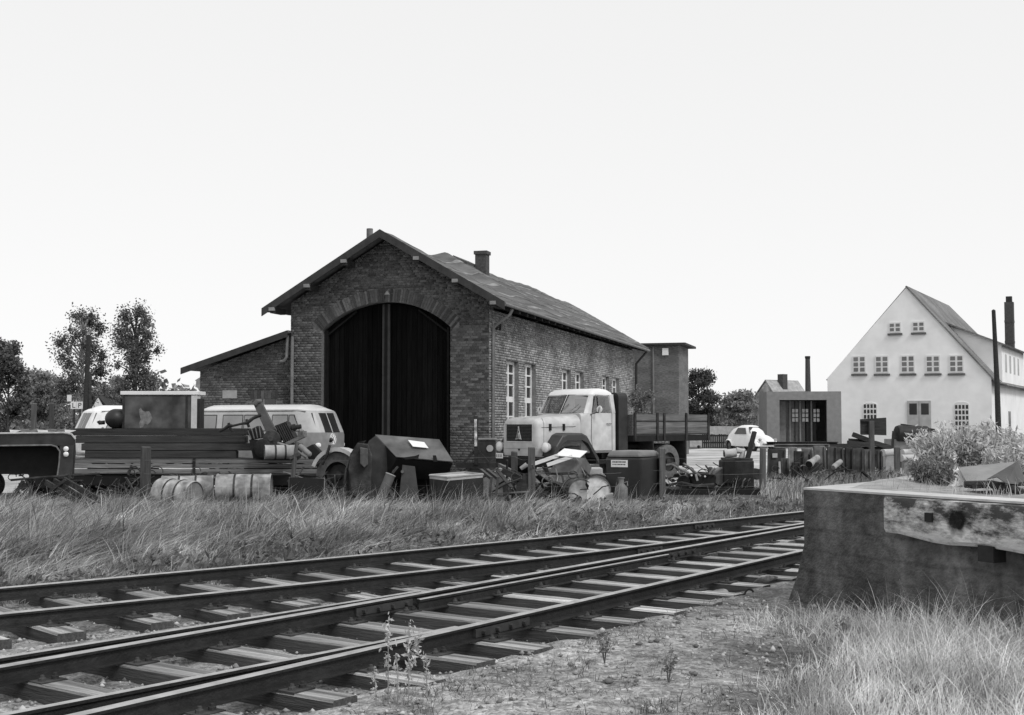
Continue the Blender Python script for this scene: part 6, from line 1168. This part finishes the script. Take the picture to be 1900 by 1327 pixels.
def tree(name, label, px, d, h, w, n, lsz, m, crown0=.3, group=None, lean=0., nb=26, mt=None):
    g = gp(px, 0, d); t = thing(name, label, 'tree' if 'bush' not in name else 'bush', g, 0, group); mt = mt or mat('bark', .06, .4, 5, .9, .3)
    mb = MB(); top = Vector((lean, 0, h * .93)); path = [Vector((0, 0, -.2)), Vector((lean * .2 + .03 * h * .3, 0, h * .3)), Vector((lean * .6, .1, h * .62)), top]; mb.tube(path, [.028 * h * .6, .02 * h * .6, .012 * h * .6, .004 * h], 8); bl = []
    for k in range(nb):
        f = crown0 + (1 - crown0) * (k + random.random()) / nb; f = min(f, .98); hw = w / 2 * (1 - abs((f - (crown0 + (1 - crown0) * .38)) / (1 - crown0)) ** 1.8 * 1.35); hw = max(hw, .12 * w)
        a = random.uniform(0, 2 * math.pi); rr = hw * random.uniform(.35, .95); base = Vector((lean * f, 0, h * max(f - .12, .15))); c = Vector((lean * f + rr * math.cos(a), rr * math.sin(a), h * f))
        mb.tube([base, base.lerp(c, .5) + Vector((0, 0, .03 * h)), c], [.008 * h, .005 * h, .0025 * h], 5); s_ = random.uniform(.5, 1.25); bl.append((tuple(c), (w * .23 * s_, w * .23 * s_, h * .075 * s_ + w * .05)))
    mb.build('trunk', mt, t); o = leaves(blob_pts(bl, n), lsz, m, 'crown', t); return t
M_LEAF = mat('leaf_dark', .15, .4, .8, .8, 0, island=.6, trans=.4); M_LEAFM = mat('leaf_mid', .27, .4, .5, .8, 0, island=.5, trans=.4); M_LEAFP = mat('leaf_pale', .56, .3, 3, .8, 0, island=.4, trans=.3)
M_BIRCH = mat('birch_bark', .45, .5, 6, .8, .2)
tree('birch_tree', 'tall open-crowned birch with pale trunk behind the telegraph pole', 152, 74, 8.0, 3.4, 11000, .085, M_LEAF, .36, mt=M_BIRCH, nb=44)
tree('birch_tree', 'tall dense leafy birch beside the telegraph pole, above the steel cabinet', 250, 72, 8.0, 3.1, 17000, .085, M_LEAF, .2, nb=46)
tree('broadleaf_tree', 'dark tree at the wood edge beside the two lone birches', 14, 62, 5.5, 2.4, 14000, .10, M_LEAF, .2, nb=34)
tree('broadleaf_tree', 'rounded grey-green tree before the far wood, near the letter sign', 84, 82, 4.7, 4.6, 18000, .11, M_LEAFM, .12, nb=36)
tree('broadleaf_tree', 'small spreading tree with thin white stem beside the garden hut', 205, 88, 4.6, 3.2, 5000, .14, M_LEAFM, .15, mt=M_BIRCH)
tree('broadleaf_tree', 'dark bushy tree right of the brick tower', 1296, 86, 5.1, 3.0, 24000, .09, mat('leaf_black', .085, .4, .8, .8, 0, island=.5, trans=.2), .08, nb=36)
tree('broadleaf_tree', 'grey bushy tree beside the weathered cottage', 1362, 118, 4.4, 5.2, 12000, .17, M_LEAFM, .05)
tree('broadleaf_tree', 'low round tree between the dark tree and the cottage', 1400, 126, 3.9, 3.2, 8000, .17, M_LEAFM, .05)
tree('hedge_bush', 'young feathery sapling by the downpipe at the shed corner', 1196, 50, 2.9, 1.8, 5000, .06, M_LEAFM, .12)
# far wood: one mass
P = []
for k in range(260):
    x = rng.uniform(-95, 75); y = rng.uniform(128, 165); hh = rng.uniform(3.5, 7.2) * (1.0 if x < -14 else .62); n = 170; c = rng.normal(0, 1, (n, 3)); c /= np.linalg.norm(c, axis=1)[:, None]; c *= rng.uniform(.5, 1, (n, 1)) * np.array([rng.uniform(1.5, 3.2), 1.5, hh * .55]); P.append(c + np.array([x, y, hh * .5]))
wo_ = leaves(np.concatenate(P), .55, M_LEAFM, 'far_woodland', aspect=1.3); tag(wo_, 'distant wood along the horizon behind the yard', kind='stuff')
P = []
for k in range(60):
    x, y = rng.uniform(-40, -17), rng.uniform(66, 76); n = 60; P.append(rng.normal(0, 1, (n, 3)) * np.array([.7, .5, .45]) + np.array([x, y, .6]))
hb = leaves(np.concatenate(P), .16, M_LEAF, 'hedge', aspect=1.3); tag(hb, 'low dark hedge along the field behind the white van', kind='stuff')
# grass
def blades(name, P, H, lean, W, m, label, bend=1.0):
    n = len(P); ts = np.array([0, .4, .75, 1.0]); side = rng.uniform(0, 2 * np.pi, n); sx = np.cos(side) * W; sy = np.sin(side) * W * .6
    L = np.zeros((n, 4, 3))
    for i, t in enumerate(ts):
        L[:, i, 0] = P[:, 0] + lean[:, 0] * H * t ** 1.8 * bend; L[:, i, 1] = P[:, 1] + lean[:, 1] * H * t ** 1.8 * bend; L[:, i, 2] = P[:, 2] - .03 + (H + .03) * t * (1 - .28 * np.hypot(lean[:, 0], lean[:, 1]) * t)
    V = np.zeros((n, 7, 3)); tp = [1, .8, .5]
    for i in range(3):
        V[:, 2 * i] = L[:, i]; V[:, 2 * i, 0] -= sx * tp[i]; V[:, 2 * i, 1] -= sy * tp[i]; V[:, 2 * i + 1] = L[:, i]; V[:, 2 * i + 1, 0] += sx * tp[i]; V[:, 2 * i + 1, 1] += sy * tp[i]
    V[:, 6] = L[:, 3]; b = (np.arange(n) * 7)[:, None]
    Fq = np.concatenate([b + np.array([0, 1, 3, 2]), b + np.array([2, 3, 5, 4])]); Ft = b + np.array([4, 5, 6])
    o = npmesh(name, V.reshape(-1, 3), Fq, Ft, m); tag(o, label, kind='stuff'); return o
M_GR = mat('bank_grass', .36, .65, 2.6, .8, 0, island=.6, blotch=.5, bl_scale=.9, trans=.25); M_GRS = mat('straw_grass', .46, .3, 2, .8, 0, island=.35, trans=.3); M_GRD = mat('short_weeds', .16, .45, 1.5, .8, 0, island=.5, trans=.2)
def bank_xy(n, y0, y1, wmin, wmax):
    out = []
    while sum(map(len, out)) < n:
        y = rng.uniform(y0, y1, n); x = rng.uniform(-.50, .52, n) * y; w = NT[0] * x + NT[1] * y - 10.92; k = (w > wmin) & (w < wmax); out.append(np.stack([x[k], y[k]], 1))
    return np.concatenate(out)[:n]
def lownoise(x, y, s): return np.sin(x * s + 1.3 * np.sin(y * s * .7)) * np.sin(y * s * 1.1 + 1.7 * np.sin(x * s * .6 + 2))
# clumps of tall bank grass
cl = bank_xy(11500, 10.5, 26.8, 1.0, 15.5); w_ = NT[0] * cl[:, 0] + NT[1] * cl[:, 1] - 10.92; lim = np.where(cl[:, 0] > 4.2, 33, 25.2); k = (cl[:, 1] < lim + rng.normal(0, .5, len(cl))) & (rng.uniform(0, 1, len(cl)) < .62 + .55 * lownoise(cl[:, 0], cl[:, 1], 1.7) + .35 * lownoise(cl[:, 0] + 5, cl[:, 1], .8)); cl = cl[k]
hb_ = .12 + .16 * sst(1.4, 3.4, NT[0] * cl[:, 0] + NT[1] * cl[:, 1] - 10.92) + .09 * lownoise(cl[:, 0], cl[:, 1], 1.3) + .08 * lownoise(cl[:, 0], cl[:, 1], 3.1)
hb_ *= 1 - .62 * sst(20.5, 23.2, cl[:, 1]); hb_ = np.maximum(hb_, .12) * np.where(rng.uniform(0, 1, len(hb_)) < .14, 1.8, 1)
hb_ *= np.where((cl[:, 0] > 2.2), .72, 1.0)
nb_ = 15; idx_ = np.repeat(np.arange(len(cl)), nb_); P2 = cl[idx_] + rng.normal(0, .085, (len(idx_), 2)); H_ = np.clip(hb_[idx_] * rng.uniform(.55, 1.35, len(idx_)), .08, .95)
ln = np.stack([.95 + .6 * lownoise(P2[:, 0], P2[:, 1], .9) + rng.normal(0, .3, len(P2)) + 3.2 * (P2[:, 0] - cl[idx_, 0]) + rng.normal(0, .45, len(cl))[idx_], -.1 + rng.normal(0, .3, len(P2)) + rng.normal(0, .5, len(cl))[idx_]], 1)
blades('bank_grass', np.column_stack([P2, gz(P2[:, 0], P2[:, 1])]), H_, ln, rng.uniform(.003, .0085, len(P2)), M_GR, 'tall wind-bent grass covering the bank between track and scrap yard')
cl = bank_xy(16000, 9.0, 24, .35, 2.6); P2 = cl; H_ = rng.uniform(.04, .16, len(P2)); blades('track_edge_weeds', np.column_stack([P2, gz(P2[:, 0], P2[:, 1])]), H_, rng.normal(0, .5, (len(P2), 2)), rng.uniform(.004, .011, len(P2)), M_GRD, 'short dark weeds along the foot of the grassy bank')
# long seeded stalks on the bank
cl = bank_xy(900, 14, 26, 2.5, 13); cl = cl[(cl[:, 1] < np.where(cl[:, 0] > 4, 30, 25))]; H_ = rng.uniform(.3, .62, len(cl)); blades('seeding_stalks', np.column_stack([cl, gz(cl[:, 0], cl[:, 1])]), H_, np.stack([rng.normal(.45, .25, len(cl)), rng.normal(0, .2, len(cl))], 1), rng.uniform(.003, .005, len(cl)), M_GRS, 'tall pale grass stalks standing above the bank grass')
# right of the scrap row: grass towards the sign post
cl = np.stack([rng.uniform(5, 14, 2600), rng.uniform(24, 33, 2600)], 1); cl = cl[(NT[0] * cl[:, 0] + NT[1] * cl[:, 1] - 10.92) > 1.2]; idx_ = np.repeat(np.arange(len(cl)), 11); P2 = cl[idx_] + rng.normal(0, .1, (len(idx_), 2)); H_ = rng.uniform(.2, .55, len(P2))
blades('yard_edge_grass', np.column_stack([P2, gz(P2[:, 0], P2[:, 1])]), H_, np.stack([rng.normal(.25, .3, len(P2)), rng.normal(0, .3, len(P2))], 1), rng.uniform(.005, .010, len(P2)), M_GR, 'grass growing round the upright panels and sign post')
# foreground grass at the right, below the ramp
def near_ok(x, y): a = ((x - RC[0]) * e2[1] - (y - RC[1]) * e2[0]) / (e1[0] * e2[1] - e1[1] * e2[0]); b = (e1[0] * (y - RC[1]) - e1[1] * (x - RC[0])) / (e1[0] * e2[1] - e1[1] * e2[0]); return (b < -.02)
c0 = np.stack([rng.uniform(.4, 4.6, 7000), rng.uniform(5.6, 11.2, 7000)], 1); dens = sst(.19, .31, c0[:, 0] / c0[:, 1] + .06 * lownoise(c0[:, 0], c0[:, 1], 2.3) + .05 * sst(8.5, 7.2, c0[:, 1])); k = near_ok(c0[:, 0], c0[:, 1]) & (rng.uniform(0, 1, len(c0)) < dens); c0 = c0[k]
idx_ = np.repeat(np.arange(len(c0)), 9); P2 = c0[idx_] + rng.normal(0, .05, (len(idx_), 2)); ok_ = near_ok(P2[:, 0], P2[:, 1]); fan = (P2 - c0[idx_])[ok_] * 7; P2 = P2[ok_]; H_ = rng.gamma(3.0, .043, len(P2)).clip(.04, .42) * (1 + .35 * lownoise(P2[:, 0], P2[:, 1], 2.1)) * (.6 + .55 * sst(.16, .36, P2[:, 0] / P2[:, 1]))
blades('foreground_grass', np.column_stack([P2, gz(P2[:, 0], P2[:, 1])]), H_, rng.normal(0, .5, (len(P2), 2)) + fan + np.array([.12, 0]), rng.uniform(.0012, .0032, len(P2)), mat('dry_grass', .62, .35, 2.5, .8, 0, island=.55, blotch=.35, bl_scale=2.2, trans=.3), 'pale dry grass in the foreground below the concrete ramp')
c0 = np.stack([rng.uniform(-1.2, 2.6, 3500), rng.uniform(5.5, 11.5, 3500)], 1); k = (rng.uniform(0, 1, 3500) < .15 + .5 * (lownoise(c0[:, 0], c0[:, 1], 1.9) > .25)) & (c0[:, 0] > FR['4'](7) + (c0[:, 1] - 7) * .66 + .75); c0 = c0[k]; idx_ = np.repeat(np.arange(len(c0)), 7); P2 = c0[idx_] + rng.normal(0, .03, (len(idx_), 2)); H_ = rng.uniform(.02, .10, len(P2))
blades('dirt_tufts', np.column_stack([P2, gz(P2[:, 0], P2[:, 1])]), H_, rng.normal(0, .7, (len(P2), 2)), rng.uniform(.0015, .004, len(P2)), M_GRD, 'sparse low tufts on the bare dirt beside the near rail')
# grass on the ramp top
ab = np.stack([rng.uniform(.42, 4.6, 2600), rng.uniform(.45, 6, 2600)], 1); P2 = RC + ab[:, :1] * e1 + ab[:, 1:] * e2; blades('ramp_grass', np.column_stack([P2, np.full(len(P2), RT + .03)]), rng.uniform(.04, .16, len(P2)), rng.normal(0, .5, (len(P2), 2)), rng.uniform(.0015, .004, len(P2)), M_GRS, 'thin grass on the soil of the ramp top')
# pale willowy bushes on and behind the ramp
def bush(label, px, d, z0, w, dp, h, ns, lf, lsz, m, spread=.5):
    c = D(px, 784, d); t = thing('willow_bush', label, 'bush', (c[0], c[1], z0)); st = MB(); L_ = []
    for k in range(ns):
        a = random.uniform(0, 2 * math.pi); r0 = random.uniform(0, 1) ** .6; bx, by = r0 * math.cos(a) * w / 2 * .75, r0 * math.sin(a) * dp / 2 * .75; hh = h * random.uniform(.55, 1.0) * (1 - .35 * r0); tx, ty = bx + math.cos(a) * w * .16 * random.uniform(0, spread * 2), by + math.sin(a) * dp * .16
        pts = [Vector((bx, by, -.05)), Vector((bx * .8 + tx * .2, by, hh * .5)), Vector((tx, ty, hh))]; st.tube(pts, [.006, .004, .0015], 4)
        for q in range(lf):
            f = random.uniform(.15, 1.0); p = pts[0].lerp(pts[1], f * 2) if f < .5 else pts[1].lerp(pts[2], f * 2 - 1); L_.append((p.x + random.gauss(0, .03), p.y + random.gauss(0, .03), p.z + random.gauss(0, .025)))
    st.build('stems', mat('stem', .12, .3), t); leaves(np.array(L_), lsz, m, 'foliage', t, aspect=3.2, up=.6); return t
bush('large pale willowy bush growing on the ramp before the white house', 1800, 13.0, RT + .05, 1.45, .7, .66, 150, 95, .017, M_LEAFP)
bush('low broad part-dry bush at the ramp edge, right of the large bush', 1880, 12.2, RT + .05, .6, .5, .42, 60, 80, .016, M_LEAFP)
bush('small darker bush on the ramp coping beside the metal sheets', 1728, 11.5, RT + .05, .42, .35, .26, 50, 70, .014, mat('leaf_midpale', .2, .35, 3, .8, 0, island=.4, trans=.3))
bush('weedy bush in front of the upright panels', 1545, 27.2, .1, 1.3, .6, .6, 60, 40, .03, mat('leaf_midpale', .2))
bush('round weedy bush by the foot of the sign post', 1643, 28.5, .1, 1.0, .6, .65, 60, 40, .03, mat('leaf_midpale', .2))
# foreground stalky weeds
for k, (px, py, hpx, lab) in enumerate(((720, 1316, 130, 'tall pale weed stalk in front of the near rail, its tip before the railhead'), (758, 1318, 125, 'branching pale weed stalk beside the tall one, touching the railhead'), (738, 1322, 70, 'short pale weed between the two tall stalks'), (792, 1312, 62, 'thin pale weed bending right of the tall stalks'), (698, 1322, 48, 'small pale weed left of the tall stalks'))):
    p = G(px, py, .05); d = p[1]; t = thing('weed_stalk', lab, 'weed', (p[0], p[1], float(gz(p[0], p[1])))); h = hpx * d / F + .06; st = MB(); L_ = []; bx = random.uniform(-.03, .05)
    paths = [[Vector((0, 0, -.02)), Vector((bx * .3, 0, h * .5)), Vector((bx, 0, h))]]
    if k in (1, ): paths.append([Vector((0, 0, h * .35)), Vector((.04, .02, h * .6)), Vector((.05, .02, h * .8))])
    for P_ in paths:
        st.tube(P_, [.004, .003, .0015], 5)
        for q in range(int(80 * h / .4)): f = random.uniform(.2, 1); c = P_[0].lerp(P_[1], f * 2) if f < .5 else P_[1].lerp(P_[2], f * 2 - 1); L_.append((c.x + random.gauss(0, .012), c.y + random.gauss(0, .012), c.z + random.gauss(0, .012)))
    st.build('stem', mat('weed_stem', .3, .3), t); leaves(np.array(L_), .014, mat('weed_leaf', .5, .3, 9, .8, 0, island=.3, trans=.3), 'leaves', t, aspect=2.4, up=.8)
for px, py, h, lab in ((1240, 1290, .22, 'dark little plant in the foreground grass'), (1122, 1250, .20, 'thin dark seedling on the bare dirt'), (1560, 1215, .25, 'dark thistle among the pale grass near the ramp')):
    p = G(px, py, .02); t = thing('small_plant', lab, 'plant', (p[0], p[1], float(gz(p[0], p[1])))); st = MB(); L_ = []
    for q in range(6): a = random.uniform(0, 6.28); e_ = Vector((math.cos(a) * .06, math.sin(a) * .05, h * random.uniform(.6, 1))); st.tube([Vector((0, 0, -.02)), e_ * .5 + Vector((0, 0, h * .1)), e_], [.003, .002, .001], 4); L_ += [tuple(e_ * random.uniform(.4, 1) + Vector((random.gauss(0, .012), random.gauss(0, .012), random.gauss(0, .01)))) for _ in range(18)]
    st.build('stem', mat('stem', .12), t); leaves(np.array(L_), .016, M_LEAFM, 'leaves', t, aspect=2)
# loose stones in the track bed and on the dirt
n = 17000; y = rng.uniform(5.5, 22, n); x = rng.uniform(-.5, .45, n) * y; w = NT[0] * x + NT[1] * y - 10.92; k = (w < 1.2) & (rng.uniform(0, 1, n) < np.where(lownoise(x, y, 1.1) > -.1, .9, .35)) & near_ok(x, y) | ((w < 1.0) & (x < FR['4'](8) + 3)) & (y < 10.9); x, y = x[k], y[k]; n = len(x)
r_ = rng.gamma(2.2, .0042, n) + .003; oc = np.array([(1, 0, 0), (0, 1, 0), (-1, 0, 0), (0, -1, 0), (0, 0, .7), (0, 0, -.7)]); rot = rng.uniform(0, 6.28, n); V = oc[None] * r_[:, None, None] * rng.uniform(.7, 1.3, (n, 6, 1)); cx_, sx_ = np.cos(rot)[:, None], np.sin(rot)[:, None]
V = np.stack([V[..., 0] * cx_ - V[..., 1] * sx_, V[..., 0] * sx_ + V[..., 1] * cx_, V[..., 2]], -1) + np.stack([x, y, gz(x, y) + r_ * .3], -1)[:, None]
b = (np.arange(n) * 6)[:, None]; Ft = np.concatenate([b + np.array(f) for f in ((0, 1, 4), (1, 2, 4), (2, 3, 4), (3, 0, 4), (1, 0, 5), (2, 1, 5), (3, 2, 5), (0, 3, 5))])
o = npmesh('gravel', V.reshape(-1, 3), np.zeros((0, 4), int), Ft, mat('gravel', .30, .3, 5, .95, 0, island=.6)); tag(o, 'loose gravel in the track bed and on the dirt', kind='stuff')


# ================================================================== SMALL SCRAP
def scrap_bits(name, label, px0, px1, d0, d1, n, seed):
    random.seed(seed); mb = MB()
    for k in range(n):
        px = random.uniform(px0, px1); d = random.uniform(d0, d1); x, y, z = gp(px, 0, d); z += random.uniform(0, 1) ** 2 * .5; t = random.random(); a = random.uniform(0, 6.28); L_ = random.uniform(.15, .7)
        dv = Vector((math.cos(a), math.sin(a) * .6, random.uniform(-.2, .9))).normalized(); p = Vector((x, y, z)); mi = random.choice((0, 0, 0, 1, 1, 2))
        if t < .35: mb.tube([p, p + dv * L_ * .5 + Vector((random.gauss(0, .06), 0, random.gauss(0, .05))), p + dv * L_], random.uniform(.008, .022), 5, mi=mi)
        elif t < .6: mb.bar(p, p + dv * L_ * .7, random.uniform(.04, .12), random.uniform(.01, .04), mi=mi)
        elif t < .8: u = Vector((random.gauss(0, 1), random.gauss(0, 1), random.gauss(0, 1))).normalized(); w = dv.cross(u).normalized(); s_ = random.uniform(.06, .22); mb.prism([p, p + dv * s_, p + dv * s_ * 1.2 + w * s_ * .7, p + w * s_], dv.cross(w) * .012, mi=mi)
        elif t < .82: r_ = random.uniform(.05, .13); mb.lathe([(0, r_), (.3, r_ * 1.1), (.7, r_ * 1.1), (1, r_)], p + Vector((0, 0, r_ * .6)), p + Vector((0, 0, r_ * .6)) + dv * .08, 12, mi=mi)
        else: c = p + Vector((0, 0, .1)); r_ = random.uniform(.06, .16); mb.tube([c + Vector((math.cos(q) * r_, math.sin(q) * r_ * .5, math.sin(q) * r_ * .8)) for q in np.linspace(0, random.uniform(3.5, 6.2), 12)], .01, 5, mi=mi)
    o = mb.build(name, [M_RUST, M_IRON, M_STEEL]); tag(o, label, kind='stuff')
scrap_bits('small_scrap', 'small rusty scrap strewn round the skip and drums', 600, 1110, 23.3, 26.5, 260, 3)
scrap_bits('small_scrap', 'small rusty scrap strewn between the compressor and the panels', 1230, 1620, 26.0, 30.0, 240, 4)
scrap_bits('small_scrap', 'small rusty scrap strewn round the wreck and trailer', 20, 600, 25.0, 26.7, 150, 5)

# broad-leaved weeds low on the bank and along the rails
cl = bank_xy(900, 9.5, 25, .5, 12); cl = cl[rng.uniform(0, 1, len(cl)) < np.clip(1.25 - (NT[0] * cl[:, 0] + NT[1] * cl[:, 1] - 10.92) / 6, .15, 1)]; nl = 16; idx_ = np.repeat(np.arange(len(cl)), nl); P2 = cl[idx_] + rng.normal(0, .08, (len(idx_), 2)); P3 = np.column_stack([P2, gz(P2[:, 0], P2[:, 1]) + rng.uniform(.02, .17, len(P2))])
o = leaves(P3, .045, mat('broad_weed', .15, .4, 2, .7, 0, island=.6, trans=.25), 'broadleaf_weeds', aspect=2.0); tag(o, 'dark broad-leaved weeds scattered low in the bank grass', kind='stuff')
